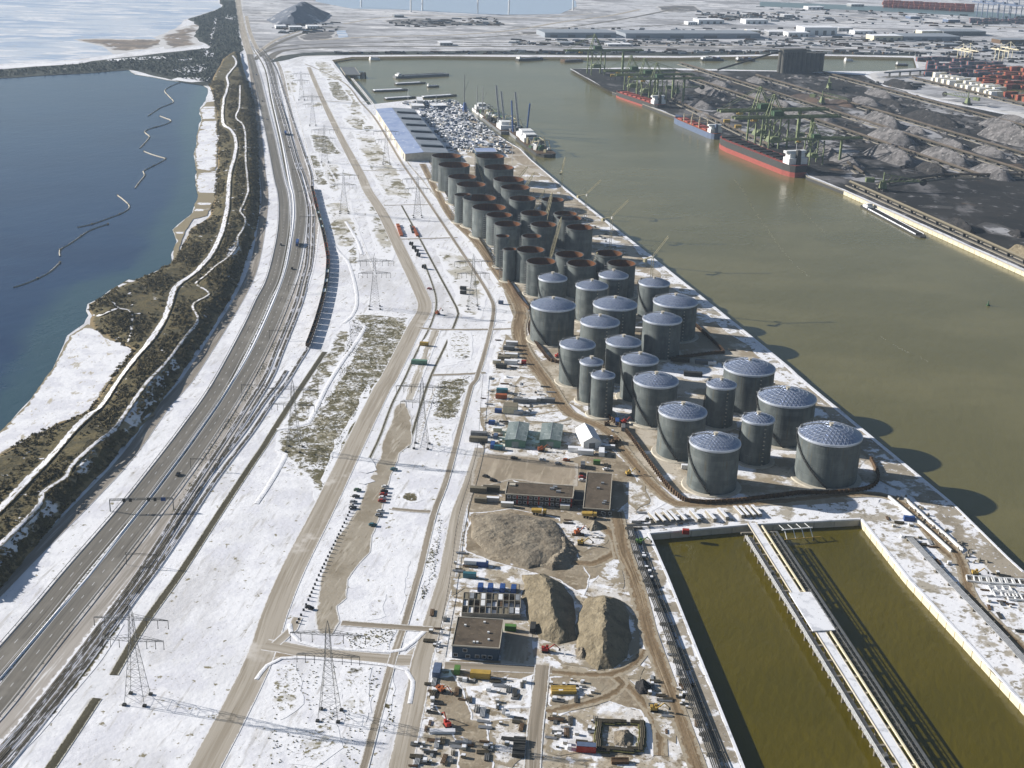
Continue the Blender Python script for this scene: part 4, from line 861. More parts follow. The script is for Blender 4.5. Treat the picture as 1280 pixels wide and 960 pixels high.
# ------------------------------------------------------------------ pylons
def pylon_proto():
    t = thing('power_pylon', '', 'pylon', (0, 0, 0)); b = 4.3
    def hw(z): return b+(1.45-b)*min(z/27., 1) if z < 27 else 1.45+(0.75-1.45)*(z-27)/15.
    lv = [0, 4.5, 9, 13, 16.8, 20.2, 23.4, 26.5, 29.5, 32, 34.5, 37, 39.5, 42]
    cor = lambda z: [np.array((sx*hw(z), sy*hw(z), z)) for sx, sy in ((-1, -1), (1, -1), (1, 1), (-1, 1))]
    for k in range(4):
        mb = MB()
        for a, c in zip(lv[:-1], lv[1:]): mb.bar(cor(a)[k], cor(c)[k], .12, 4)
        mb.bar(cor(42)[k], (0, 0, 46), .1, 4); mb.build('leg', M['galv'], t)
        MB().box((cor(0)[k][0], cor(0)[k][1], -.2), (1.5, 1.5, 1.0), 0).build('footing', M['dark'], t)
    br = MB()
    for a, c in zip(lv[:-1], lv[1:]):
        p, q = cor(a), cor(c)
        for k in range(4):
            j = (k+1) % 4; br.bar(p[k], q[j], .055, 3, caps=False).bar(p[j], q[k], .055, 3, caps=False).bar(q[k], q[j], .05, 3, caps=False)
    o = br.build('bracing', M['galv'], t); o['kind'] = 'stuff'
    for z, L in ((29.5, 13.0), (39.5, 15.5)):
        for s in (-1, 1):
            ar = MB(); w = hw(z); n = 6
            for k in range(n):
                u, v = k/n, (k+1)/n; f = lambda q, sy, up: (s*(w+(L-w)*q), sy*w*(1-q*.75), z+(up*1.9*(1-q)))
                for sy in (-1, 1):
                    ar.bar(f(u, sy, 0), f(v, sy, 0), .11, 4, caps=False).bar(f(u, sy, 1), f(v, sy, 1), .09, 3, caps=False).bar(f(u, sy, 0), f(v, sy, 1), .06, 3, caps=False)
                ar.bar(f(v, -1, 0), f(v, 1, 0), .06, 3, caps=False).bar(f(u, -1, 0), f(v, 1, 0), .05, 3, caps=False)
            a = ar.build('crossarm', M['galv'], t)
            for q in (.38, .7, 1.0):
                x = s*(w+(L-w)*q); MB().bar((x, 0, z), (x, 0, z-3.6), .13, 5).bar((x, 0, z-3.6), (x, 0, z-4.0), .22, 5).build('insulator', M['dark'], a)
    return t
PYL = [((172, 875), 'lattice power pylon at the near left, standing between the railway and the ditch'), ((368, 562), 'lattice power pylon beside the railway at the grassy snow field'), ((468.5, 385), 'lattice power pylon beside the middle of the goods train'), ((430, 266), 'lattice power pylon beside the far half of the goods train'), ((406, 203), 'lattice power pylon fourth from the far end of the railway line'), ((391, 157), 'lattice power pylon third from the far end of the railway line'), ((377, 125), 'lattice power pylon far off beside the railway bend'),
       ((412, 895), 'lattice power pylon in the snow at the near crossroads'), ((527, 558), 'lattice power pylon by the parked cars lane'), ((591, 385), 'lattice power pylon in the snow left of the domed tanks'), ((522, 271), 'lattice power pylon at the lane near the far open tanks'), ((483, 205), 'lattice power pylon standing just left of the long warehouse')]
pp = pylon_proto()
for i, (q, lb_) in enumerate(PYL):
    g = G(*q); rz = GR(-2 if i in (0, 1, 7, 8) else 8)
    if i == 0: pp.location = (g[0], g[1], 0); pp.rotation_euler = (0, 0, rz); pp['label'] = lb_; pp['group'] = 'power pylons'
    else: dup(pp, g, rz, lb_, 'power pylons')
# ------------------------------------------------------------------ buildings of the yard
YR = ground_pts(P("600,560 556,740")); YA = math.atan2(*(YR[0]-YR[1])[::-1])-math.pi/2      # the yard's own grid
def rect(px4, h):
    q = np.array([G(x, y, h)[:2] for x, y in px4]); c = q.mean(0)
    ux = (q[1]-q[0])+(q[2]-q[3]); uy = (q[2]-q[1])+(q[3]-q[0])
    if np.linalg.norm(uy) > 1.5*np.linalg.norm(ux): s_ = 1 if ux[0]*uy[1]-ux[1]*uy[0] > 0 else -1; ux = np.array([uy[1], -uy[0]])*s_     # trust the longer side
    rz = math.atan2(ux[1], ux[0]); lx = (np.linalg.norm(q[1]-q[0])+np.linalg.norm(q[2]-q[3]))/2; ly = (np.linalg.norm(q[2]-q[1])+np.linalg.norm(q[3]-q[0]))/2
    return c, rz, lx, ly
def window(t, x, y, z, w, h, frame='white', axis='y', out=-1, name='window'):
    d = (w, .14, h) if axis == 'y' else (.14, w, h); o = MB().box((x, y, z), d).build(name, M[frame], t)
    e = (w-.3, .06, h-.3) if axis == 'y' else (.06, w-.3, h-.3); k = out*.08
    MB().box((x+(k if axis == 'x' else 0), y+(k if axis == 'y' else 0), z+.15), e).build('pane', M['glass'], o)
def flat_building(name, label, cat, px4, h, wall, roof, parapet='conc'):
    c, rz, lx, ly = rect(px4, h); t = thing(name, label, cat, (*c, .1), rz)
    MB().box((0, 0, 0), (lx-.3, ly-.3, h-.25)).build('wall', M[wall], t)
    r = MB().box((0, 0, h-.25), (lx-.5, ly-.5, .3)).build('roof', M[roof], t)
    mb = MB()
    for s in (-1, 1): mb.box((0, s*ly/2, h-.3), (lx+.3, .35, .6)).box((s*lx/2, 0, h-.3), (.35, ly-.36, .6))
    mb.build('parapet', M[parapet], r)
    return t, lx, ly
t, lx, ly = flat_building('office_building', 'two storey brown office wing with red panels between its windows', 'building', P("634.3,602.3 717.3,608 716,622.7 632,617.8"), 6.4, 'brick', 'roofbrown')
for r_ in range(2):
    for k in range(12):
        x = -lx/2+2.2+k*(lx-4.4)/11; window(t, x, -ly/2+.1, .9+r_*3.0, 1.9, 1.7)
        if k % 2: MB().box((x+(lx-4.4)/22, -ly/2+.1, .8+r_*3), (.9, .12, 2.1)).build('panel', M['red'], t)
for q in ((.18, .1), (.28, -.1), (.22, .25)): MB().box((lx*q[0], ly*q[1], 6.4), (2.6, 1.6, 1.1)).build('roof_unit', M['silver'], t)
MB().box((-lx*.42, ly*.25, 6.4), (3.4, 3.0, .8)).build('skylight', M['conc'], t)
t, lx, ly = flat_building('office_building', 'single storey brown roofed wing with a long dark shadow on its right', 'building', P("736.3,591 763,592.5 764.5,637.5 726.4,635.4"), 4.0, 'brick', 'roofbrown')
for k in range(4): window(t, -lx/2+3+k*4, -ly/2+.1, 1.2, 1.8, 1.5)
window(t, lx*.3, -ly/2+.1, .1, 1.4, 2.3, 'white', name='door')
for q in ((.0, .05), (.25, -.35), (.3, -.3), (.15, .2)): MB().box((lx*q[0], ly*q[1], 4.05), (1.8, 1.4, .9)).build('roof_unit', M['silver'], t)
t, lx, ly = flat_building('link_building', 'low dark link between the two office wings', 'building', P("717.5,613 731,613.5 729,626 717.5,625"), 3.2, 'brick', 'dark', 'concd')
t, lx, ly = flat_building('blue_hall', 'dark blue grey hall with a flat brown roof and white framed windows', 'building', P("571.4,771.5 629.7,775 623.9,810.8 565.5,807"), 6.6, 'navy', 'roofbrown', 'conc')
for x, z in ((-.42, 1.0), (-.22, 3.6), (-.16, .6), (.04, .8), (.18, .9), (.31, .7)): window(t, lx*x, -ly/2+.1, z, 2.0, 1.7)
for q in ((-.3, .2), (.1, .35), (.22, .0), (.25, -.25), (-.05, -.36), (.02, -.36)): MB().box((lx*q[0], ly*q[1], 6.65), (1.0, 1.0, .7)).build('roof_vent', M['white'], t)
def gabled(name, label, cat, px4, he, hr, wall, roof, roof2=None, door=None, ribs=6):
    c, rz, lx, ly = rect(px4, he); t = thing(name, label, cat, (*c, .1), rz); x, y = lx/2, ly/2
    MB().add([(-x, -y, 0), (x, -y, 0), (x, y, 0), (-x, y, 0), (-x, -y, he), (x, -y, he), (x, y, he), (-x, y, he), (0, -y, hr-.1), (0, y, hr-.1)], [(0, 1, 5, 8, 4), (2, 3, 7, 9, 6), (1, 2, 6, 5), (3, 0, 4, 7)]).build('wall', M[wall], t)
    for s, m in ((-1, roof), (1, roof2 or roof)):
        e = s*(x+.4); ez = he-.15; mb = MB()
        for k in range(ribs):
            y0, y1 = -y-.3+(ly+.6)*k/ribs+.05, -y-.3+(ly+.6)*(k+1)/ribs-.05
            vs = [(e, y0, ez), (e, y1, ez), (s*.02, y1, hr), (s*.02, y0, hr), (e, y0, ez+.16), (e, y1, ez+.16), (s*.02, y1, hr+.16), (s*.02, y0, hr+.16)]
            f = [(4, 5, 6, 7), (0, 4, 7, 3), (1, 2, 6, 5), (0, 1, 5, 4), (3, 7, 6, 2)]
            mb.add(vs, f if s < 0 else [q[::-1] for q in f])
        mb.build('roof_panel', M[m], t)
    MB().bar((0, -y-.3, hr+.15), (0, y+.3, hr+.15), .14, 4).build('ridge_cap', M['silver'], t)
    if door: MB().box((0, -y-.03, 0), (lx*.34, .12, he*.8)).build('door', M[door], t)
    return t, lx, ly
gabled('translucent_shed', 'grey green translucent shed on the left of the pair, next to the blue containers', 'shed', P("636.9,528.3 661.3,528.8 657,551.3 631.3,549.8"), 4.9, 5.7, 'shedgreen', 'shedroof', None, 'shedroof', 5)
gabled('translucent_shed', 'grey green translucent shed on the right of the pair, next to the white tent hall', 'shed', P("678.6,529.2 703.4,530.6 701,551.3 674.4,549.8"), 4.9, 5.7, 'shedgreen', 'shedroof', None, 'shedroof', 5)
gabled('tent_hall', 'white gabled tent hall beside the haul road, sunlit on its left slope', 'tent', P("720,535.5 741,534 751,551.5 729.8,553.4"), 4.4, 7.6, 'white', 'white', 'snowroof', 'grey', 1)
# aggregate bins with the snow capped loads in them
c, rz, lx, ly = rect(P("580,740 651,743 650,768 577,766"), 2.4); t = thing('storage_bins', 'grid of grey storage bins with dark and white loads behind the blue hall', 'bins', (*c, .1), rz)
fr = MB()
for k in range(11): fr.box((-lx/2+k*lx/10, 0, 0), (.3, ly, 2.4))
for k in range(4): fr.box((0, -ly/2+k*ly/3, 0), (lx+.3, .3, 2.38))
fr.build('bin_wall', M['concd'], t)
for i in range(10):
    for j in range(3):
        m = ('timberd', 'white', 'silver', 'timber', 'snowroof', 'rust')[int(RNG.integers(0, 6))]
        MB().box((-lx/2+(i+.5)*lx/10, -ly/2+(j+.5)*ly/3, .05), (lx/10-.6, ly/3-.6, RNG.uniform(.6, 2.6)), taper=.9).build('load', M[m], t)
# ------------------------------------------------------------------ site cabins and containers
def cabin_proto(m, w=2.5, l=6.0, h=2.7, roof='snowroof'):
    t = thing('site_container', '', 'container', (0, 0, -50))
    b = MB().box((0, 0, .15), (l, w, h-.25))
    for k in range(8):
        for s in (-1, 1): b.box((-l/2+.5+k*(l-1)/7, s*(w/2+.04), .2), (.3, .08, h-.4))
    b.build('body', M[m], t); MB().box((0, 0, h-.1), (l-.1, w-.1, .14)).build('roof', M[roof], t)
    MB().box((l/2+.03, 0, .2), (.06, w*.85, h-.5)).build('door', M['grey'], t)
    return t
PROTO = {}
def place(kind, maker, px, py, rz, label, group=None, cat=None, scale=None, name=None, z=.15, world=None):
    g = G(px, py) if world is None else world
    if kind not in PROTO:
        t = maker(); PROTO[kind] = t; t.location = (g[0], g[1], z); t.rotation_euler = (0, 0, rz); t['label'] = label
        if group: t['group'] = group
        if scale: t.scale = scale if hasattr(scale, '__len__') else (scale,)*3
    else: t = dup(PROTO[kind], (g[0], g[1], z), rz, label, group, scale)
    if cat: t['category'] = cat
    return t
CB = [(627.5,491,'teal',1.3,0,'teal container at the west edge of the yard, above the orange one'), (626.5,498,'orange',1.3,0,'orange red container at the west edge of the yard'), (622.8,516,'blue',.8,0,'blue container beside the beige double cabin'), (651,503.5,'grey',1.7,0,'grey roofed double cabin, left end of the long cabin row'), (648,518,'silver',1.0,0,'small pale container in the blue shade of the beige cabin'), (662,503,'silver',1.6,0,'grey cabin second in the long cabin row'), (672.5,502,'conc',1.6,0,'pale cabin third in the long cabin row'), (684.7,503,'grey',1.6,0,'grey cabin at the right end of the long cabin row'),
      (614.8,530.7,'blue',.7,0,'small dark blue container above the tan crates west of the sheds'), (621.9,539.5,'cream',.9,0,'beige container close to the left translucent shed'), (619.5,548,'bluel',.8,1,'light blue container on end beside the left shed'), (615.8,559,'blue',1.2,1,'blue container at the lower left corner of the sheds'), (622.8,562,'teal',.9,0,'teal container at the foot of the left shed'), (598.4,545.5,'grey',1.7,0,'grey low cabin at the far west edge of the sheds'), (598,552,'timber',1.9,0,'brown roofed cabin below the grey low one at the west edge'),
      (639.7,431.5,'silver',1.5,0,'grey cabin nearest to the haul road bend, upper yard'), (636,437.6,'grey',1.4,0,'blue grey container in the upper yard, second row'), (639,446.5,'cream',1.6,0,'beige cabin in the middle of the upper yard'), (630.3,450,'timber',1.5,0,'tan cabin left of the beige one in the upper yard'), (621,454.5,'cream',1.0,0,'small beige container at the left of the upper yard'), (638.7,455,'white',1.6,0,'white grey container in the upper yard casting a blue shadow'), (626.6,460,'dark',1.3,0,'dark container lowest in the upper yard'), (654.7,455,'red',.6,0,'small red container in the snow of the upper yard'),
      (719,564.5,'white',1.5,0,'white trailer behind the tent hall, left of two'), (732,568,'white',1.6,0,'white trailer behind the tent hall, right of two'), (752,568,'white',1.4,1,'tall white trailer standing right of the tent hall'), (745.8,580.5,'greenl',.7,0,'bright green container near the single storey wing'), (771.5,529.5,'blue',1.2,1,'blue container inside the bund wall at the thin tanks'), (779,537,'grey',1.2,1,'grey container inside the bund wall below the blue one'), (762,561.5,'silver',1.1,0,'pale box in the shade between tent hall and haul road'), (770,553,'rust',.9,1,'rusty box at the haul road edge'),
      (571.4,841,'greenl',.7,1,'small green container at the south yard'), (600.5,847,'yellow',1.5,0,'yellow green container in the snow of the south yard'), (546.4,842,'bluel',1.4,1,'grey blue container along the south yard fence'), (638,788,'greenl',.9,0,'bright green container in the shadow of the blue hall'), (594,706.5,'white',1.9,0,'white trailer north of the blue containers'), (603,708,'blue',1.0,0,'blue cab end of the white trailer north of the bins'), (587,722,'teal',1.1,0,'dark teal container in the snow north of the bins'),
      (600.5,737.5,'blue',.85,1,'bright blue container, first of four above the storage bins'), (613,738,'blue',.85,1,'bright blue container, second of four above the storage bins'), (628,738.5,'blue',.85,1,'bright blue container, third of four above the storage bins'), (642,739.5,'blue',.85,1,'bright blue container, fourth of four above the storage bins'), (666,788,'dark',1.1,1,'dark container at the edge of the sand heaps'), (598,615,'timber',1.6,0,'brown roofed cabin, upper left of the cluster by the office'), (614,614,'timberd',1.6,0,'dark roofed cabin, upper right of the cluster by the office'), (601,628,'timber',1.2,0,'low brown cabin, lower left of the cluster by the office'), (616,627,'silver',1.2,0,'white grey cabin in the cluster by the office'), (634,633.5,'conc',1.2,0,'pale container at the foot of the office windows'),
      (706,636.5,'cream',.9,0,'cream container below the right end of the office'), (524,455,'shedgreen',1.9,0,'grey green shed beside the local road'), (530,432,'yellow',1.1,0,'olive yellow tank container beside the local road'), (579,362,'dark',.9,0,'dark box, upper of two below the far pylon'), (579,367.5,'dark',.9,0,'dark box, lower of two below the far pylon'), (626,380,'bluel',.7,0,'small blue container at the haul road, left of the large tank'), (856.5,586,'white',.8,0,'white cube shaped cabin beside the near corner tank'), (798,414,'white',1.5,0,'long white pipe box between two slim tanks'), (890,456,'white',1.0,0,'white container behind the thin tank in the near group'), (880,455,'grey',2.2,0,'grey roofed cabins between the two tank groups'), (850,452,'timberd',2.3,0,'dark roofed cabins between the two tank groups'), (866,470,'dark',2.2,0,'dark low cabin block between the tank groups'),
      (1136,651,'blue',1.0,0,'bright blue machine box on the snowy dock apron'), (728.5,584,'grey',1.0,1,'grey scaffold box beside the single storey wing'), (857,667.5,'red',.6,0,'small red cover on the beams by the dock')]
for x, y, m, sc, turn, lb_ in CB:
    place('cab_'+m, lambda m=m: cabin_proto(m, roof='snowroof' if m in ('white', 'silver', 'conc', 'cream') else m), x, y, YA+(math.pi/2 if turn else 0), lb_, 'containers and cabins of the yard', scale=(sc, 1.0+.35*(sc > 1.2), 1.0+.1*(sc > 1.2)))
place('cab_beige', lambda: cabin_proto('cream', 8, 9.5, 5.2, 'timber'), 638, 515, YA, 'beige two storey double cabin at the west of the yard', 'containers and cabins of the yard')
# ------------------------------------------------------------------ vehicles
def car_proto(m):
    t = thing('parked_car', '', 'car', (0, 0, -50)); l, w = 4.5, 1.85
    prof = [(-2.2, .35), (2.2, .35), (2.25, .75), (1.35, .95), (-1.9, 1.0), (-2.25, .85)]
    def ext(pr, w, wt=None):
        wt = wt or w; n = len(pr); vs = [(x, -w/2, z) for x, z in pr]+[(x, w/2, z) for x, z in pr]
        return vs, [tuple(range(n)), tuple(range(2*n-1, n-1, -1))]+[((i+1) % n, i, n+i, n+(i+1) % n) for i in range(n)]
    MB().add(*ext(prof, w)).build('body', M[m], t)
    MB().add(*ext([(-1.9, .98), (1.2, .95), (.45, 1.42), (-1.45, 1.44)], w-.14)).build('window', M['glass'], t)
    MB().box((-.5, 0, 1.41), (1.75, w-.22, .08)).build('roof', M[m], t)
    for x in (-1.4, 1.4):
        for y in (-.82, .82): MB().bar((x, y-.1, .34), (x, y+.1, .34), .34, 10).build('wheel', M['black'], t)
    return t
CARS = [(445,622,'dark','dark grey',5,'second in the row beside the bollards'), (442,629,'silver','silver',5,'third in the row beside the bollards'), (441,636,'dark','black',5,'last in the row beside the bollards'), (447,614,'green','dark green',5,'first in the row beside the bollards'), (482,610,'white','white',5,'at the top of the row facing the snow field'), (480.5,615.5,'black','black',5,'second in the row facing the snow field'), (479.5,619.5,'red','dark red',5,'third in the row facing the snow field'), (478.5,623.5,'white','white',5,'between two red cars in the row facing the snow field'), (477.5,627.5,'red','dark red',5,'fifth in the row facing the snow field, after a white one'), (476,640.5,'white','white',5,'upper of the two at the cross lane'), (474,645.5,'silver','silver',5,'lower of the two at the cross lane'), (466,657.5,'teal','teal',8,'alone on the muddy lane'), (492.5,588,'teal','blue grey',12,'half in the snow at the lane edge below the pylon'), (387,761.5,'black','black',-20,'alone beside the bollards at the near end of the muddy lane'),
        (678,576,'white','white',0,'on the tan hardstand behind the office'), (698,581,'silver','silver',0,'second on the tan hardstand behind the office'), (708,576.5,'orange','orange',0,'on the tan hardstand near the scaffold box'), (728,594,'dark','dark',0,'first of three by the single storey wing'), (728,598,'red','red',0,'in the middle of three by the single storey wing'), (728,602,'white','white',0,'last of three by the single storey wing'), (642.7,574,'dark','dark',0,'at the upper edge of the tan hardstand'), (607.6,597,'dark','dark',-20,'upper of two on the left of the tan hardstand'), (617,602,'black','black',-10,'lower of two on the left of the tan hardstand'), (659,653,'white','white',0,'alone on the sand platform below the office'), (537,362,'red','red',0,'in the snow beside the farm ditch'), (758,588,'white','white',20,'parked on the earth behind the brown wing')]
for x, y, m, word, dg, where in CARS:
    place('car_'+m, lambda m=m: car_proto(m), x, y, YA+GR(dg), '%s car %s' % (word, where), 'parked cars', z=.3)
def road_dir(line, px, py):
    c = smooth_line(ground_pts(line), 5); g = G(px, py)[:2]; i = int(np.argmin(np.linalg.norm(c-g, axis=1))); i = min(max(i, 1), len(c)-2); d = c[i+1]-c[i-1]
    return c[i], math.atan2(d[1], d[0])
for x, y, m, ln, word in ((226,594,'black',Rc,'black car driving on the near motorway carriageway'), (371,336,'black',Rc,'black car on the motorway level with the middle of the train'), (350,306,'dark',Lc,'dark car on the far motorway lane, abreast of the blue lorry'), (341,150,'silver',Lc,'silver car far up the motorway'), (338,127,'dark',Lc,'dark car farther up the motorway than the silver one'), (362,185,'dark',Rc,'dark car behind the distant blue lorry'), (336,94,'blue',Lc,'blue car near the motorway bend')):
    q, a = road_dir(ln, x, y); t = place('car_'+m, lambda m=m: car_proto(m), 0, 0, a, word, 'cars on the motorway', world=q, z=.3)
def lorry_proto():
    t = thing('lorry', '', 'lorry', (0, 0, -50))
    b = MB().box((-1.5, 0, 1.1), (12.5, 2.55, 2.8))
    for k in range(9):
        for s in (-1, 1): b.box((-7.4+k*1.47, s*1.29, 1.15), (.12, .06, 2.7))
    b.build('trailer', M['blue'], t); c = MB().box((6.4, 0, .8), (2.3, 2.45, 2.7), taper=.93).build('cab', M['blue'], t)
    MB().box((7.5, 0, 2.1), (.2, 2.1, 1.0)).build('windscreen', M['glass'], c)
    for x in (-6, -4.7, -3.4, 4.2, 6.6):
        for s in (-1, 1): MB().bar((x, s*1.05-.15, .5), (x, s*1.05+.15, .5), .5, 10).build('wheel', M['black'], t)
    return t
for x, y, word in ((369,306,'blue lorry on the motorway in front of the middle of the train'), (357,168,'distant blue lorry on the motorway before the bend')):
    q, a = road_dir(Rc, x, y); place('lorry', lorry_proto, 0, 0, a, word, 'lorries on the motorway', world=q, z=.3)
def digger_proto(m='red'):
    t = thing('excavator', '', 'excavator', (0, 0, -50))
    for s in (-1, 1): MB().box((0, s*1.3, 0), (4.2, .7, .9), taper=.9).build('track', M['black'], t)
    MB().box((-.4, 0, 1.0), (3.6, 2.8, 1.4), taper=.92).box((-1.6, 0, 2.3), (1.4, 2.5, .5)).build('body', M[m], t)
    c = MB().box((.7, .8, 2.3), (1.6, 1.2, 1.2), taper=.85).build('cab', M[m], t); MB().box((1.4, .8, 2.5), (.2, 1.0, .8)).build('window', M['glass'], c)
    b = MB().bar((1.2, -.3, 1.8), (4.6, -.3, 5.0), .35, 4, r2=.3).bar((4.6, -.3, 5.0), (7.4, -.3, 2.6), .28, 4, r2=.2).build('boom', M[m], t)
    MB().box((7.5, -.3, 1.5), (1.1, 1.3, 1.1), taper=.7).build('bucket', M['dark'], b)
    return t
DIG = [(722,668,'orange',30,'orange excavator on the snow at the edge of the sand platform'), (726,681,'yellow',0,'yellow excavator below the orange one'), (550.5,865,'orange',-30,'orange crane excavator by the south yard fence with a long shadow'), (559,908,'red',120,'red excavator with raised boom in the south yard'), (676,564,'orange',10,'orange excavator at the foot of the right translucent shed'), (759,532,'rust',0,'rusty excavator in front of the bund wall'), (765,556,'rust',40,'rusty excavator in the shade of the tent hall'), (547,393,'orange',60,'orange excavator where the local road bends'), (682,815,'red',0,'red machine on the snow below the sand heaps'), (786,594,'yellow',20,'yellow loader on the earth behind the brown roofed wing'), (818,889,'yellow',0,'yellow machine on the snow beside the haul road'), (799,680,'greenl',0,'lime green machine at the corner of the dock'), (780,530,'red',30,'red machine just inside the bund wall'), (697,447,'red',30,'red machine by the large tank at the bend'), (1219,719,'yellow',0,'yellow machine on the far snowy apron')]
for x, y, m, dg, lb_ in DIG: place('dig_'+m, lambda m=m: digger_proto(m), x, y, YA+GR(dg), lb_, 'machines on the building site', z=.3, scale=.85)
def dumper_proto():
    t = thing('dump_truck', '', 'dump truck', (0, 0, -50))
    MB().add([(-4, -1.4, 1.4), (1.2, -1.4, 1.4), (1.2, 1.4, 1.4), (-4, 1.4, 1.4), (-4.4, -1.6, 3.0), (1.5, -1.6, 3.3), (1.5, 1.6, 3.3), (-4.4, 1.6, 3.0)], [(3, 2, 1, 0), (0, 1, 5, 4), (1, 2, 6, 5), (2, 3, 7, 6), (3, 0, 4, 7), (4, 5, 6, 7)]).build('tipper_body', M['yellow'], t)
    c = MB().box((2.9, 0, 1.0), (2.2, 2.5, 2.2), taper=.85).build('cab', M['yellow'], t); MB().box((3.9, 0, 2.0), (.25, 1.9, .8)).build('windscreen', M['glass'], c)
    for x in (-2.8, -1.2, 3.0):
        for s in (-1, 1): MB().bar((x, s*1.2-.25, .75), (x, s*1.2+.25, .75), .75, 10).build('wheel', M['black'], t)
    return t
for x, y, dg, lb_ in ((674,643.5,0,'yellow dump truck with a dark tractor below the office'), (737,647.5,0,'tan yellow dump truck below the single storey wing')): place('dumper', dumper_proto, x, y, YA+GR(dg), lb_, 'dump trucks', z=.3)
# reels and dark implements in the snow
def reel_proto():
    t = thing('cable_reel', '', 'cable reel', (0, 0, -50))
    for s in (-1, 1): MB().bar((0, s*1.1, 1.9), (0, s*1.1+.2*s, 1.9), 1.9, 14).build('flange', M['dark'], t)
    MB().bar((0, -1.1, 1.9), (0, 1.1, 1.9), 1.2, 12).build('drum', M['black'], t); return t
for x, y, lb_ in ((514,307,'dark reel at the upper end of the row on the snow'), (517.5,312,'second dark reel of the row on the snow'), (521,316,'third dark reel of the row on the snow'), (523,321,'fourth dark reel of the row on the snow'), (530,336,'dark reel standing apart below the row on the snow')): place('reel', reel_proto, x, y, YA+GR(60), lb_, 'dark reels on the snow', z=.2)
def rack(px4, label, n=5, m='orange'):
    c, rz, lx, ly = rect(px4, 0); t = thing('material_rack', label, 'rack', (*c, .1), rz)
    for k in range(n): MB().box((0, -ly/2+(k+.5)*ly/n, 0), (lx, ly/n*.8, 1.1+RNG.random()*.8)).build('beam_stack', M[m], t)
rack(P("495,281 499,281 504,296 500,296"), 'long orange stack of beams, left of two beside the local road', 7, 'orange'); rack(P("515,284 518,284 524,296 520,296"), 'long orange stack of beams, right of two beside the local road', 7, 'orange')
rack(P("689,861 720,861 720,869 689,869"), 'yellow steel frames laid out in a square on the snow', 6, 'yellow'); rack(P("642,925 658,925 655,948 640,948"), 'dark parallel pipes stacked on the snow in the south yard', 8, 'dark')
rack(P("764,951 786,951 786,956 764,956"), 'rust brown sheet piles at the lower edge of the yard', 4, 'rust'); rack(P("537,914 569,914 569,918 537,918"), 'long snow capped beam beside the red excavator', 2, 'snowroof')
rack(P("512,282 514,282 517,292 515,292"), 'dark pallets between the two orange stacks', 3, 'dark')
place('cab_redroof', lambda: cabin_proto('red', 3, 8, 3.2, 'bluel'), 732.5, 939, YA, 'red cabin with a grey blue roof at the lower yard', 'containers and cabins of the yard')
# ------------------------------------------------------------------ bollards along the muddy lane
def bollard_proto():
    t = thing('bollard', '', 'bollard', (0, 0, -50)); MB().box((0, 0, 0), (1.0, .7, 1.2), taper=.8).build('post', M['dark'], t); MB().box((0, 0, 1.2), (.7, .5, .2)).build('cap', M['snowroof'], t); return t
bl = smooth_line(ground_pts(P("441,632 424,668 400,717 385,752 371,780")), 1.0); bl = bl[::4]
for k, q in enumerate(bl): place('bollard', bollard_proto, 0, 0, YA, 'dark bollard in the line between the local road and the muddy lane', 'bollards along the muddy lane', world=q, z=.1)
# ------------------------------------------------------------------ sign gantry over the motorway
a, b = G(138, 639), G(210, 637); t = thing('sign_gantry', 'grey sign gantry across both motorway carriageways', 'gantry', (a[0], a[1], 0), math.atan2(b[1]-a[1], b[0]-a[0])); L = np.linalg.norm((b-a)[:2])+3
for x in (0, L): MB().bar((x, -.6, 0), (x, -.2, 7), .22, 6).bar((x, .6, 0), (x, .2, 7), .22, 6).build('post', M['galv'], t)
mb = MB().bar((0, -.5, 6.6), (L, -.5, 6.6), .14, 4).bar((0, .5, 6.6), (L, .5, 6.6), .14, 4).bar((0, 0, 7.5), (L, 0, 7.5), .14, 4)
for k in range(26): x = L*k/26; mb.bar((x, -.5, 6.6), (x+L/26, 0, 7.5), .06, 3).bar((x, .5, 6.6), (x+L/26, 0, 7.5), .06, 3)
mb.build('truss_beam', M['galv'], t)
for f, m in ((.23, 'dark'), (.33, 'dark'), (.62, 'dark'), (.72, 'dark'), (.85, 'blue')): MB().box((L*f, -.75, 5.7), (2.6 if m == 'blue' else 1.6, .25, 2.0)).build('sign', M[m], t)
def portal_proto():
    t = thing('catenary_portal', '', 'portal', (0, 0, -50))
    for s in (-1, 1): MB().bar((s*8, 0, 0), (s*8, 0, 7), .16, 5).build('post', M['dark'], t)
    MB().bar((-8, 0, 6.7), (8, 0, 6.7), .14, 4).bar((-8, 0, 6.0), (8, 0, 6.0), .09, 4).build('beam', M['dark'], t); return t
for k, i in enumerate(range(20, len(t1w)-8, 14)):
    d = t1w[i+1]-t1w[i]; q = offset_line(t1w, -5)[i]; place('portal', portal_proto, 0, 0, math.atan2(d[1], d[0])+math.pi/2, 'thin dark portal spanning the railway tracks', 'portals over the railway', world=q, z=.2)
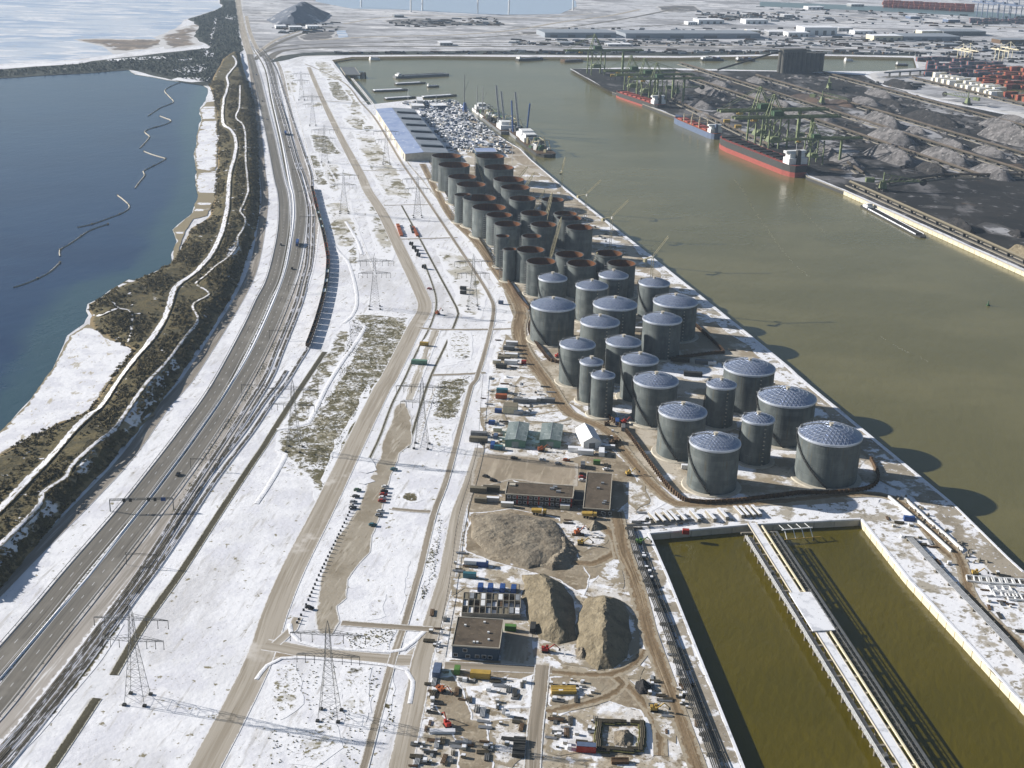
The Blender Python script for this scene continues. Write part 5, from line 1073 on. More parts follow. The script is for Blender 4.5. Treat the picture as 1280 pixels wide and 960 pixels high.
# ------------------------------------------------------------------ heaps of sand and soil
def heap(px, h, mat, label, name='sand_heap', rough=.35, power=1.0, flat=0, cat='heap', ridge=None, world=None, grid=None):
    p = densify(ground_pts(px) if world is None else world, 2.5 if world is None else 6); p = ragged(p, .9 if world is None else 2.5); c = p.mean(0); L = max(p.max(0)-p.min(0)); g = grid*.6 if grid else L/44
    v, f = sheet(p, g); e = dist_line(v, p, True); R_ = e.max()
    if ridge is not None: e2 = e
    z = np.minimum(e/R_, 1-flat)/(1-flat); z = h*z**power
    ph = RNG.uniform(0, 6, 4); dx, dy = (v-c).T
    n = np.array([mnoise.fractal(Vector((a/L*7+ph[0], b/L*7+ph[1], ph[2])), .8, 2.1, 5)*1.5+mnoise.ridged_multi_fractal(Vector((a/L*5+ph[3], b/L*9, ph[0])), 1., 2., 3, 1., 2.)*.35-.4 for a, b in zip(dx, dy)])
    z = np.maximum(z+n*h*rough*.16*np.minimum(1, e/R_*3), 0)-.05
    o = mesh_sheet(name, v-c, f, z, M[mat], {'edge': e}); o.location = (c[0], c[1], .1)
    return tag(o, label, cat)
heap(P("586,645 640,641 690,650 702,662 722,690 716,704 660,712 612,694 590,672"), 3.4, 'soil', 'broad flat topped platform of grey brown soil below the office', 'soil_heap', .7, .55, .55)
heap(P("700,664 716,676 724,692 712,712 690,714 668,708 690,690"), 4.2, 'soil', 'rough dark spoil at the right edge of the soil platform', 'soil_heap', 1.4, .8)
heap(P("652,719 680,716 704,728 721,750 721,800 698,806 678,798 662,776 654,745"), 6.8, 'sand', 'left one of two tall sand heaps, beside the blue containers', 'sand_heap', .4, .9)
heap(P("730,748 752,744 776,750 786,770 789,800 784,822 768,838 746,840 722,818 717,782"), 7.8, 'sand', 'right one of two tall sand heaps with a dark shaded flank', 'sand_heap', .3, .85)
heap(P("730,655 742,650 753,655 752,664 738,666 731,662"), 3.2, 'soil', 'small round soil heap below the single storey wing', 'soil_heap', .4)
heap(P("795,852 806,850 813,858 810,868 800,868 794,860"), 3.5, 'pile_dark', 'small dark heap in the snow between two haul roads', 'soil_heap', .6)
heap(P("768,915 786,911 794,920 788,930 772,930"), 2.4, 'soil', 'small heap inside the square of piles at the lower yard', 'soil_heap', .6)
heap(P("718,812 730,808 738,816 732,826 720,824"), 2.6, 'soil', 'little rubble heap at the foot of the right sand heap', 'soil_heap', 1.)
# the square of timber piles in the lower yard
def pile_stack_proto():
    t = thing('timber_stack', '', 'timber stack', (0, 0, -50))
    for k in range(5): MB().bar((-2.5, -1.2+k*.6, .4), (2.5, -1.2+k*.6, .4), .3, 6).build('log', M['timber' if k % 2 else 'grass_log'], t)
    for k in range(3): MB().bar((-2.4, -.7+k*.6, .95), (2.4, -.7+k*.6, .95), .28, 6).build('log', M['timberd'], t)
    return t
M['grass_log'] = plain('mossy_timber', S(112, 110, 66), .95)
sq = P("752,903 760,905 768,904 775,904 796,905 802,908 803,915 803,922 802,930 800,936 792,938 784,940 776,939 768,938 760,938 754,940 748,932 747,924 748,916 749,908")
for k, (x, y) in enumerate(sq): place('tstack', pile_stack_proto, x, y, YA+(math.pi/2 if x > 799 or x < 751 else 0), 'green brown stack of timber in the square at the lower yard', 'timber stacks in a square', z=.3, scale=1.1)
# loose building materials: bundles, crates and beams over the snowy yard
def bundle_proto(m, kind):
    if kind == 0:
        t = thing('pipe_bundle', '', 'pipes', (0, 0, -50))
        for k in range(4): MB().bar((-3, -.75+k*.5, .3), (3, -.75+k*.5, .3), .24, 6).build('pipe', M[m], t)
    elif kind == 1:
        t = thing('crate', '', 'crate', (0, 0, -50)); MB().box((0, 0, .1), (1.9, 1.6, 1.2)).build('box', M[m], t); MB().box((0, 0, 1.3), (1.7, 1.4, .14)).build('snow_cap', M['snowroof'], t)
    else:
        t = thing('beam_stack', '', 'beams', (0, 0, -50))
        for k in range(3): MB().box((0, -.8+k*.8, .05), (5, .5, .6)).build('beam', M[m], t)
    return t
zones = [("560,850 660,850 662,880 560,885", 18), ("590,880 660,885 655,950 600,955", 24), ("536,850 556,850 545,905 525,935", 15), ("522,925 590,928 585,960 510,960", 28), ("688,850 745,852 740,872 690,880", 15), ("686,895 745,900 745,940 686,942", 24), ("600,470 690,475 690,525 605,520", 24), ("600,525 635,525 632,562 598,560", 14), ("622,420 650,430 665,465 615,466", 14), ("790,640 850,640 860,658 795,662", 15), ("800,680 822,740 830,770 812,740", 10), ("835,790 880,920 895,950 850,880", 15), ("720,535 770,540 778,590 755,585", 11), ("560,690 600,690 590,720 560,718", 6), ("700,650 760,655 750,690 720,680", 8), ("795,840 835,850 845,930 815,900", 14), ("1090,640 1140,650 1200,720 1150,700", 18), ("1210,690 1275,720 1290,800 1230,760", 18), ("560,250 590,280 640,345 625,340", 17), ("700,250 760,295 800,335 760,310", 21), ("905,430 965,470 1000,500 960,480", 8), ("540,760 560,770 545,820 532,830", 8)]
mats_ = [('dark', 0, 'dark pipe bundle'), ('timber', 1, 'wooden crate'), ('galv', 2, 'grey beam stack'), ('rust', 0, 'rusty pipe bundle'), ('conc', 1, 'pale crate'), ('white', 1, 'white crate'), ('timberd', 2, 'dark beam stack'), ('silver', 0, 'pale pipe bundle')]
zname = ['snow north of the south yard', 'snow beside the tan yard road', 'west fence of the south yard', 'lower edge of the south yard', 'snow between the two dirt loops', 'snow west of the timber square', 'snow around the cabin row', 'clutter west of the sheds', 'upper yard', 'apron north of the dock corner', 'left dock apron', 'near left dock apron', 'shade right of the tent hall', 'snow north of the bins', 'snow below the office wings', 'snow between two haul roads', 'snowy apron right of the dock', 'far snowy apron at the channel', 'verge of the far haul road', 'quay beside the open tanks', 'ground between the tank groups', 'yard edge left of the blue hall']
for (zs, n), zn in zip(zones, zname):
    zp = ground_pts(P(zs)); lo, hi = zp.min(0), zp.max(0); k = 0; tries = 0
    while k < n and tries < 4000:
        tries += 1; q = RNG.uniform(lo, hi)
        if not inside(q[None], zp)[0]: continue
        m, kd, w = mats_[int(RNG.integers(0, 8))]
        place('bd_%s%d' % (m, kd), lambda m=m, kd=kd: bundle_proto(m, kd), 0, 0, YA+(0 if RNG.random() < .6 else math.pi/2)+RNG.normal()*.05, '%s on the %s' % (w, zn), 'building materials on the %s' % zn, world=q, z=.3, scale=float(RNG.uniform(.55, 1.15))); k += 1
# ------------------------------------------------------------------ jetty in the olive basin
def jetty():
    A, B = G(942.5, 657.5, 2)[:2], G(1133, 959, 2)[:2]; d = B-A; L = 300.; rz = math.atan2(d[1], d[0])
    t = thing('jetty', 'long steel jetty with a snowy roadway and pipe racks across the olive basin', 'jetty', (A[0], A[1], 0), rz)     # x runs towards the viewer, +y to the photo's right
    RX = lambda x, y: y
    rd = MB().box((L/2-2, 0, 1.5), (L+4, 4.2, .5)); rd.build('roadway', M['snowroof'], t)
    MB().box((L/2-2, -2.3, 1.2), (L+4, .3, 1.0)).box((L/2-2, 2.3, 1.2), (L+4, .3, 1.0)).build('road_girder', M['conc'], t)
    bm = MB().box((L/2, 4.6, 1.6), (L, .7, .9)).build('beam', M['cream'], t)
    for k in range(23):
        MB().box((8+k*12.7, 3.5, 1.55), (.6, 1.5, .5)).build('cross_beam', M['cream'], bm)
    lf = MB().box((11+(L-11)/2, -6.0, .6), (L-11, 3.8, .25)); o = lf.build('pipe_rack', M['galv'], t)
    for k in range(4): MB().bar((11, -4.9-k*.8, 1.2), (L, -4.9-k*.8, 1.2), .26, 6).build('pipe', M['grey'], o)
    rl = MB()
    for y in (-8.0, -7.2):
        for z in (1.0, 1.7, 2.3): rl.bar((11, y, z), (L, y, z), .09, 4)
        for k in range(int((L-11)/3)): rl.bar((11+k*3, y, .4), (11+k*3, y, 2.4), .1, 4)
    o2 = rl.build('railing', M['white'], t)
    tr = MB()
    for y in (7.0, 9.6):
        for z in (1.2, 3.6): tr.bar((10, y, z), (L, y, z), .16, 4)
    n = int((L-10)/4)
    for k in range(n):
        x = 10+k*4
        for y in (7.0, 9.6): tr.bar((x, y, 1.2), (x, y, 3.6), .1, 4).bar((x, y, 1.2), (x+4, y, 3.6), .09, 3)
        tr.bar((x, 7, 1.2), (x, 9.6, 1.2), .1, 4).bar((x, 7, 3.6), (x, 9.6, 3.6), .1, 4)
    o3 = tr.build('truss', M['galv'], t)
    MB().box((10+(L-10)/2, 9.2, 3.7), (L-10, 1.3, .15)).build('walkway', M['galv'], o3)
    MB().bar((10, 7.6, 2.4), (L, 7.6, 2.4), .4, 6).build('pipe', M['dark'], o3)
    MB().box((91.8, 1.6, 2.2), (36, 11.2, .5)).build('platform', M['snowroof'], t)
    for k in range(24):
        x = 6+k*12.7
        MB().box((x, 1.0, .5), (1.2, 20, .9)).bar((x, -6.5, -6), (x, -6.5, .6), .5, 8).bar((x, -1.2, -6), (x, -1.2, .6), .5, 8).bar((x, 3.6, -6), (x, 3.6, .6), .5, 8).bar((x, 8.4, -6), (x, 8.4, 1.2), .5, 8).build('trestle', M['concd'], t)
    mh = MB()
    for x, y in ((52, -5.8), (100, 9), (108, 9.4), (205, -5.8)):
        mh.box((x, y, .9), (7, 3, .4)).box((x, y, 1.3), (2.2, 1.8, 1.6))
        for k in range(5): mh.bar((x-3+k*1.5, y-1.4, 1), (x-3+k*1.5, y-1.4, 2.8), .07, 4)
    mh.build('equipment_deck', M['galv'], t)
jetty()
def catwalk():
    a, b = G(977.5, 662.5, 2)[:2], G(1015.6, 659.4, 2)[:2]; d = b-a; L = np.linalg.norm(d); t = thing('mooring_frame', 'white and yellow mooring frame at the head of the olive basin beside the jetty', 'mooring frame', (*a, 0), math.atan2(d[1], d[0]))
    MB().bar((0, 0, 2), (L, 0, 2), .35, 4).build('upper_beam', M['white'], t)
    y = MB()
    for k in range(12): y.bar((k*L/10, -4.5, -1.6), ((k+.55)*L/10, -4.5, -1.6), .32, 4)
    y.bar((0, -4.5, -1.6), (L*1.2, -4.5, -1.6), .26, 4).build('yellow_beam', M['yellow'], t)
    for k in range(4):
        x = L*(.08+k*.28); MB().bar((x, 0, 2), (x, -4.5, -1.6), .25, 4).build('strut', M['white'], t); MB().bar((x, 0, 2), (x-.8, 5.5, 2.2), .18, 4).build('tie', M['white'], t)
    for x in (0.5, L*.95): MB().bar((x, -4.5, -7), (x, -4.5, -1.6), .4, 8).build('pile', M['dark'], t)
catwalk()
# snow capped beams and pipe racks on the dock aprons
def snow_beam_proto():
    t = thing('snowy_beam', '', 'beam', (0, 0, -50)); MB().box((0, 0, 0), (9.5, 1.5, 1.5)).build('beam', M['concd'], t); MB().box((0, 0, 1.5), (9.4, 1.4, .16)).build('snow_cap', M['snowroof'], t); return t
SB = "816.7,649.5 825.5,649.5 835,648.5 842,648.7 852,648 868.5,647.3 888,647.2 903.5,645 923,642.5 930,642.3 937.8,642 945,641.2"
for k, (x, y) in enumerate(P(SB)):
    a, b = G(x-4.6, y-5), G(x+4.6, y+5); place('sbeam', snow_beam_proto, x, y, math.atan2(*(b-a)[:2][::-1]), 'snow capped concrete beam in the row at the head of the dock', 'row of snow capped beams', scale=1.25, z=.4)
def pipe_rack(name, line, label, ys=(-1.2, -.4, .4, 1.2), z=1.0, m='grey', post=8, r=.3, cat='pipe rack', width=3.2):
    c = smooth_line(ground_pts(line), 12); t = thing(name, label, cat, (0, 0, .3))
    for y in ys:
        q = offset_line(c, y); mb = MB()
        for i in range(len(q)-1): mb.bar((*q[i], z), (*q[i+1], z), r, 6, caps=False)
        mb.build('pipe', M[m], t)
    s = MB(); cum = 0
    for i in range(len(c)-1):
        d = c[i+1]-c[i]; s.box((*c[i], 0), (.5, width, z), math.atan2(d[1], d[0]))
    s.build('support', M['concd'], t)
pipe_rack('pipe_rack', P("786,662 802,712 830,782 855,852 880,920 905,990"), 'long dark pipe rack along the left dock apron, nearer the dirt road', (-1.6, -.8, 0, .8, 1.6), 1.4, 'dark', r=.28, width=4.4)
pipe_rack('crane_rail', P("795,664 812,712 838,780 868,858 900,940 922,990"), 'thin dark pair of rails between pipe rack and dock wall', (-.6, .6), .6, 'dark', r=.2, width=2)
pipe_rack('pipe_rack', P("783,660 810,659 845,656 868,653"), 'pipe rack along the head of the dock from the blue box', (-1, 0, 1), 1.2, 'galv', r=.25)
pipe_rack('pipe_rack', P("1138,676 1160,700 1190,732 1221,764 1255,800 1300,850 1400,950"), 'pale pipe rack with a blue shadow on the right dock apron', (-2.2, -1.4, -.6, .2, 1.0), 1.6, 'silver', r=.3, width=5)
for ln, lb_ in ((P("1110,622 1140,647 1165,669 1189,691"), 'long low white wall left of the dirt road by the channel'), (P("1126,620.6 1160,652 1185,673 1204,690"), 'long low white wall with a blue shade right of the dirt road')):
    c = smooth_line(ground_pts(ln), 12); t = thing('low_wall', lb_, 'wall', (0, 0, .2)); mb = MB()
    for i in range(len(c)-1): d = c[i+1]-c[i]; m_ = (c[i]+c[i+1])/2; mb.box((*m_, 0), (np.linalg.norm(d)-.4, .9, 1.5), math.atan2(d[1], d[0]))
    mb.build('wall', M['white'], t)
def frame_proto():
    t = thing('formwork_frame', '', 'frame', (0, 0, -50)); mb = MB()
    for y in (-3, 3): mb.box((0, y, 0), (11, .5, .8))
    for x in (-5.5, -1.8, 1.8, 5.5): mb.box((x, 0, 0), (.5, 5.5, .8))
    mb.build('frame', M['white'], t); return t
for k, (x, y) in enumerate(P("1222,726 1238,727 1254,728 1270,729 1256,744 1272,748 1250,738")): place('ffr', frame_proto, x, y, GR(-12+k*2), 'white open frame lying on the far snowy apron', 'white frames on the far apron', z=.5)
# boulders along the channel apron
def boulders():
    t = thing('rubble_row', 'row of grey boulders and rubble along the channel apron', 'rubble', (0, 0, .3)); c = smooth_line(ground_pts(P("1128,622 1160,650 1190,676 1220,700")), 2.6); mb = MB()
    for q in c:
        for k in range(3):
            p = q+RNG.normal(size=2)*2.2; mb.box((p[0], p[1], -.2), RNG.uniform(.8, 2.2, 3)*np.array([1, 1, .7]), RNG.uniform(0, 3), taper=.6)
    o = mb.build('boulder', M['concd'], t); o['kind'] = 'stuff'
boulders()
# ------------------------------------------------------------------ cranes among the tanks
def crawler_crane(px, py, tip, label, L=46, mat='craney', z=0):
    g = G(px, py); e = G(tip[0], tip[1], 40)                # boom points at the place seen in the photograph
    a = math.atan2(e[1]-g[1], e[0]-g[0]); t = thing('crawler_crane', label, 'crane', (g[0], g[1], .3+z), a)
    for s in (-1, 1): MB().box((0, s*2.6, 0), (7.5, 1.2, 1.3), taper=.9).build('track', M['black'], t)
    MB().box((-1.4, 0, 1.5), (7, 3.4, 2.4)).build('body', M[mat], t); MB().box((-5.6, 0, 1.5), (1.8, 4.6, 2.2)).build('counterweight', M['dark'], t)
    c = MB().box((2, 2.2, 1.8), (2, 1.3, 2)).build('cab', M[mat], t); MB().box((3.0, 2.2, 2.2), (.1, 1.1, 1.2)).build('window', M['glass'], c)
    reach = np.linalg.norm((e-g)[:2]); r = min(max(reach, 14), 34); h = math.sqrt(max(L*L-r*r, 100)); b = MB(); n = 12; p0 = np.array((1.5, 0, 2.6)); p1 = np.array((r, 0, h)); dv = (p1-p0)/n
    up = np.cross(dv, (0, 1, 0)); up /= np.linalg.norm(up)
    for k in range(n):
        w0 = 1.0*min(1, (k+.4)/2., (n-k+.3)/2.); w1 = 1.0*min(1, (k+1.4)/2., (n-k-.7)/2.); C0 = [p0+dv*k+np.array((0, s*w0, 0))+up*w0*q for s, q in ((-1, -1), (1, -1), (1, 1), (-1, 1))]; C1 = [p0+dv*(k+1)+np.array((0, s*w1, 0))+up*w1*q for s, q in ((-1, -1), (1, -1), (1, 1), (-1, 1))]
        for i in range(4):
            j = (i+1) % 4; b.bar(C0[i], C1[i], .2, 4, caps=False).bar(C0[i], C1[j], .12, 3, caps=False)
    b.build('boom', M[mat], t)
    MB().bar((-5, 0, 3.5), tuple(p1), .08, 3).bar((-5, 0, 3.5), (-3.6, 0, 9), .15, 4).bar((-3.6, 0, 9), tuple(p1), .08, 3).build('stay', M['dark'], t)
    MB().bar(tuple(p1), (p1[0], 0, h*.45), .06, 3).box((p1[0], 0, h*.45-1), (.7, .7, 1.2)).build('hook', M['dark'], t)
for q in [(655,288,(681,240),'crane with a long beige boom leaning right, between the second row tanks'), (676,298,(688,246),'crane whose boom crosses a tank rim in the middle of the open tanks'), (686,330,(702,270),'crane boom rising between the two near rows of open tanks'), (606,232,(590,180),'crane with its boom slanting down to the right at the far open tanks'), (628,250,(660,205),'crane with a long low boom at the far second row'), (640,262,(668,215),'crane beside the dark open tanks of the second row'), (738,345,(752,310),'short white boomed crane near the domed tanks')]:
    crawler_crane(*q)
def tower_crane(px, py, H, jib, ang, label, mat='craney'):
    g = G(px, py); t = thing('tower_crane', label, 'crane', (g[0], g[1], .2)); m = MB(); n = int(H/3)
    for k in range(n):
        z = k*H/n
        for sx, sy in ((-1, -1), (1, -1), (1, 1), (-1, 1)): m.bar((sx*.9, sy*.9, z), (sx*.9, sy*.9, z+H/n), .14, 4, caps=False)
        for i, ((ax, ay), (bx, by)) in enumerate((((-1, -1), (1, -1)), ((1, -1), (1, 1)), ((1, 1), (-1, 1)), ((-1, 1), (-1, -1)))): m.bar((ax*.9, ay*.9, z), (bx*.9, by*.9, z+H/n), .09, 3, caps=False)
    m.build('mast', M[mat], t); c, s = math.cos(ang), math.sin(ang); j = MB(); el = GR(32); N = 12
    for k in range(N):
        a, b = jib*k/N, jib*(k+1)/N; f = lambda r, o, u: (c*r*math.cos(el)-s*o, s*r*math.cos(el)+c*o, H+1+r*math.sin(el)+u)
        for o, u in ((-.8, 0), (.8, 0), (0, 1.4)): j.bar(f(a, o, u), f(b, o, u), .14, 4, caps=False)
        j.bar(f(a, -.8, 0), f(b, 0, 1.4), .08, 3).bar(f(a, .8, 0), f(b, 0, 1.4), .08, 3)
    j.build('jib', M[mat], t); MB().box((-c*7, -s*7, H+.5), (10, 1.6, .5), ang).box((-c*11, -s*11, H-1.5), (3, 2.2, 2.6), ang).build('counter_jib', M[mat], t)
    cb = MB().box((c*1.8-s*1.5, s*1.8+c*1.5, H-1.5), (1.6, 1.4, 2.2), ang).build('cab', M['white'], t); MB().bar((0, 0, H), (-c*3, -s*3, H+9), .2, 4).bar((-c*3, -s*3, H+9), f(jib*.9, 0, 1.4), .06, 3).bar((-c*3, -s*3, H+9), (-c*11, -s*11, H+1), .06, 3).build('a_frame', M[mat], t)
for q in [(701,258,38,20,GR(80),'tower crane at the quay beside the far open tanks, jib pointing away'), (731,288,36,22,GR(40),'tower crane standing at the quay edge, second from the dredgers'), (762,322,38,24,GR(40),'tower crane between the last open tanks and the quay'), (812,380,40,24,GR(50),'tower crane mast hidden among the domed tanks near the quay')]:
    tower_crane(*q)
# ------------------------------------------------------------------ floating booms on the lake, buoy
def tube_line(name, line, r, m, label, cat, z=-.2, group=None):
    c = smooth_line(ground_pts(line), 8); mb = MB(); ct = c[0]
    for i in range(len(c)-1): mb.bar((*(c[i]-ct), z), (*(c[i+1]-ct), z), r, 6, caps=False)
    t = thing(name, label, cat, (*ct, 0), 0, group); mb.build('float', M[m], t); k = MB()
    for i in range(0, len(c), 5): k.box((*(c[i]-ct), z), (1.6, 1.6, 1.1))
    k.build('anchor_float', M['timber'], t)
tube_line('floating_boom', P("225,103 215,107 206,113 211,120 217,127 210,131 200,135 185,145"), .8, 'conc', 'zigzag floating boom on the lake, the farthest piece by the wooded shore', 'boom')
tube_line('floating_boom', P("200,145 208,148 214,151 205,156 190,160 181,164 184,168 187,171 180,180 175,185"), .8, 'conc', 'zigzag floating boom on the lake, second piece from the wooded shore', 'boom')
tube_line('floating_boom', P("180,189 190,193 200,196 207,198 200,203 188,209 179,214 181,219 174,228 169,235"), .75, 'conc', 'zigzag floating boom on the lake, third piece from the wooded shore', 'boom')
tube_line('floating_boom', P("147,244 155,250 162,258 155,265 135,273 115,280 97,284"), .7, 'conc', 'curved floating boom in the middle of the blue lake', 'boom')
tube_line('floating_boom', P("135,280 122,284 110,289 97,298 85,306 75,312 75,320"), .7, 'conc', 'floating boom on the lake with a short upright end', 'boom')
tube_line('floating_boom', P("75,328 62,340 47,348 30,355 17,359"), .7, 'conc', 'floating boom on the lake nearest to the viewer', 'boom')
def buoy():
    g = G(1235, 382, WZ); t = thing('buoy', 'small green buoy in the open channel', 'buoy', (g[0], g[1], WZ)); MB().bar((0, 0, -.5), (0, 0, 1), 1.6, 10).build('float', M['green'], t); MB().bar((0, 0, 1), (0, 0, 4.5), .9, 6, r2=.3).build('mast', M['green'], t)
buoy()
# foam lines drifting on the channel
for s in ("918,225 930,240 942,262 955,280 968,300 988,325 1010,345", "1100,420 1118,432 1135,440 1160,452", "985,235 1000,260 1030,290"):
    c = smooth_line(np.array([G(x, y, WZ)[:2] for x, y in P(s)]), 2.0); mb = MB(); mb_n = 0
    for q in c:
        for k in range(2):
            if RNG.random() < .4: p = q+RNG.normal(size=2)*.8; a = RNG.uniform(0, 3); mb.add([(p[0]+RNG.uniform(.2, .9)*math.cos(a+i*1.26), p[1]+RNG.uniform(.3, 1.4)*math.sin(a+i*1.26), WZ+.03+.004*(mb_n % 5)) for i in range(5)], [(0, 1, 2, 3, 4)]); mb_n += 1
    tag(mb.build('foam', M['foam'] if 'foam' in M else M.setdefault('foam', plain('water_foam', S(142, 138, 114), .7))), 'faint line of foam drifting on the channel', 'foam', kind='stuff')
# ------------------------------------------------------------------ coal terminal across the channel
BD = GR(-71.4); BV = np.array([math.cos(BD), math.sin(BD)])
patch('coal_terminal_ground', P("714,86 800,86 870,88 960,89 1030,91 1080,94 1110,110 1180,128 1290,150 1500,160 1900,400 1900,620 1500,434 1282,337 1057,237 1011,219 1005,212 896,164 828,138 766,116"), 'coal_ground', .1, rag=1)
patch('coal_mud', P("980,122 1000,117 1035,122 1062,132 1050,137 1010,130"), 'rust_ground' if 'rust_ground' in M else M.setdefault('rust_ground', gmat('brown_ore_ground', S(96, 80, 70), [fl(S(70, 62, 58), .03, .42, .6), fl(S(126, 108, 94), .1, .55, .7)])), .2, rag=4)
for s in ("900,150 960,165 1000,185 940,178", "1010,160 1080,190 1060,200 1000,180", "1100,140 1170,165 1200,185 1120,165", "1130,115 1190,135 1240,150 1160,140", "960,112 1020,130 1010,140 955,125", "1190,205 1260,222 1230,226 1180,215", "850,118 900,140 880,140 840,125", "1060,210 1120,225 1100,232 1040,222", "1236,280 1275,290 1282,300 1240,292", "1150,255 1200,258 1190,262 1145,260", "780,95 840,100 850,110 800,105", "960,140 1010,150 1060,170 1040,178 990,165", "1040,125 1100,145 1130,165 1080,160", "1190,165 1250,180 1285,200 1240,195", "1060,100 1120,110 1160,125 1100,120", "1220,140 1285,165 1285,175 1230,155"):
    patch('snowy_coal_ground', P(s), 'coal_snow' if 'coal_snow' in M else M.setdefault('coal_snow', gmat('snow_over_coal', S(168, 167, 170), [fl(S(96, 95, 96), .03, .42, .58), fl(S(178, 177, 180), .05, .55, .7, stretch=(1, .4, 1)), fl(S(54, 54, 55), .1, .6, .7)], fade=(S(76, 74, 73), 10, .05, 2))), .22, rag=5)
BELTS = []
def belt(p, q, label, h=3.0, w=4.0, roof='roofbelt', trestle=False, z=0):
    a, b = G(*p)[:2], G(*q)[:2]; d = b-a; L = np.linalg.norm(d); rz = math.atan2(d[1], d[0]); BELTS.append((a, b))
    t = thing('conveyor', label, 'conveyor', (*a, z), rz); n = max(2, int(L/24)); legs = MB()
    for k in range(n): legs.box((L*(k+.5)/n, 0, 0), (1.2, w, h))
    legs.build('trestle', M['dark'], t)['kind'] = 'stuff'
    MB().box((L/2, 0, h), (L, w*.9, 1.2)).build('belt_deck', M['timberd'], t)
    MB().add([(0, -w/2, h+1.25), (L, -w/2, h+1.25), (L, 0, h+2.6), (0, 0, h+2.6), (L, w/2, h+1.25), (0, w/2, h+1.25)], [(0, 1, 2, 3), (3, 2, 4, 5)]).build('roof', M[roof], t)
    s = MB().box((L/2, w/2+3.2, 0), (L, 3.0, .9)); s.box((L/2, -w/2-3.2, 0), (L, 3.0, .9)); s.build('stacker_rail', M['concd'], t)
    return t
M['roofbelt'] = plain('brown_belt_roof', S(104, 93, 82), .8, c2=S(80, 72, 65), scale=.05)
for p, q, n in (((845, 93), (1225, 222), 'conveyor belt nearest to the channel in the stockyard, ending at the cross belt'), ((850, 80.5), (1285, 218.5), 'second conveyor belt from the channel through the stockyard'), ((945, 96), (1285, 196.5), 'third conveyor belt from the channel through the stockyard'), ((1027, 92), (1285, 161.3), 'fourth conveyor belt from the channel through the stockyard'), ((1140, 99), (1285, 134), 'conveyor belt along the white container stacks, farthest from the channel'), ((1007, 170), (1079, 220), 'short conveyor belt behind the red hulled ship'), ((840, 126), (960, 184), 'conveyor belt behind the blue ship')): belt(p, q, n)
belt((1062, 232), (1290, 334), 'conveyor belt with a beige roof along the edge of the coal quay', 4, 3.2, 'timber'); belt((1100, 232), (1180, 222), 'sloping brown conveyor at the corner of the stockyard'); belt((1180, 222), (1290, 222), 'cross conveyor at the near end of the stockyard'); belt((1205, 91), (1105, 97), 'pale conveyor bridge at the silos end', 8, 4, 'silver')
PILES = [(575+0,625,26,14,'pile'), (620,700,28,12,'pile'), (620,795,32,11,'pile'), (880,800,30,11,'pile'), (1220,705,34,15,'pile'), (915,730,17,9,'pile'), (820,862,20,11,'pile_dark'), (1110,875,24,10,'pile'), (1110,770,20,8,'pile'), (560,478,18,10,'pile'), (490,515,18,9,'pile'), (660,432,20,10,'pile_dark'), (620,525,15,8,'pile_dark'), (830,605,32,8,'pile_dark'), (1170,640,25,9,'pile'), (390,815,20,9,'pile'), (275,760,22,9,'pile'), (260,590,20,7,'pile'), (60,525,14,8,'pile'), (215,500,16,5,'rust_ground'), (370,522,16,6,'rust_ground'), (740,660,14,6,'pile'), (700,705,16,8,'pile_dark'), (30,492,12,6,'pile_dark'), (1230,605,18,8,'pile'), (780,585,14,9,'pile'), (120,570,14,6,'pile')]
PL = [(960+x/4, y/4, w, h, m) for x, y, w, h, m in PILES]+[(850,103,20,9,'pile'), (887,116,20,9,'pile'), (901,107,15,8,'pile'), (878,133,18,8,'pile'), (911,147,20,9,'pile'), (946,103,15,9,'pile'), (947,123,16,8,'pile'), (853,123,11,9,'pile_dark'), (881,145,12,6,'pile'), (836,113,12,8,'pile_dark'), (1197,284,17,9,'pile_dark'), (1272,294,10,6,'pile_dark'), (1277,318,14,9,'sand'), (925,118,10,5,'pile_dark'), (985,152,16,6,'pile_dark'), (1050,175,14,6,'pile_dark'), (1010,137,12,5,'pile'), (1075,150,14,6,'pile')]
def belts_left_of(q): return sum(1 for a, b in BELTS[:5] if (b-a)[0]*(q-a)[1]-(b-a)[1]*(q-a)[0] > 0)
lanes = {}
for x, y, w, h, m in PL:
    g = G(x, y)[:2]; lanes.setdefault(belts_left_of(g), []).append((g[1], x, y, w, h, m))
ORD = ORDINALS
for ln in sorted(lanes):
    for k, (_, x, y, w, h, m) in enumerate(sorted(lanes[ln])):
        g = G(x, y)[:2]; hl = w/ppm(g)*1.15; s = max(10, hl*.62); nv = np.array([-BV[1], BV[0]]); L_ = hl*1.5
        ang = np.linspace(0, 2*math.pi, 26)[:-1]; o = np.array([g+BV*L_*math.cos(a)*abs(math.cos(a))**-.2*.95+nv*s*math.sin(a) for a in ang])
        wd = {'pile': 'grey snow dusted ore heap', 'pile_dark': 'dark coal heap', 'rust_ground': 'brown ore heap', 'sand': 'tan ore heap'}[m]
        heap(None, h*.85*w/22+4, m, '%s, %s from the near end of stockyard lane %s' % (wd, ORD[k], ('at the quay', 'one', 'two', 'three', 'four', 'five')[min(ln, 5)]), 'ore_heap', .16, .95, world=o, grid=max(4, L_/13))
        bpy.context.scene.collection.objects[-1]['group'] = 'heaps of the coal terminal'
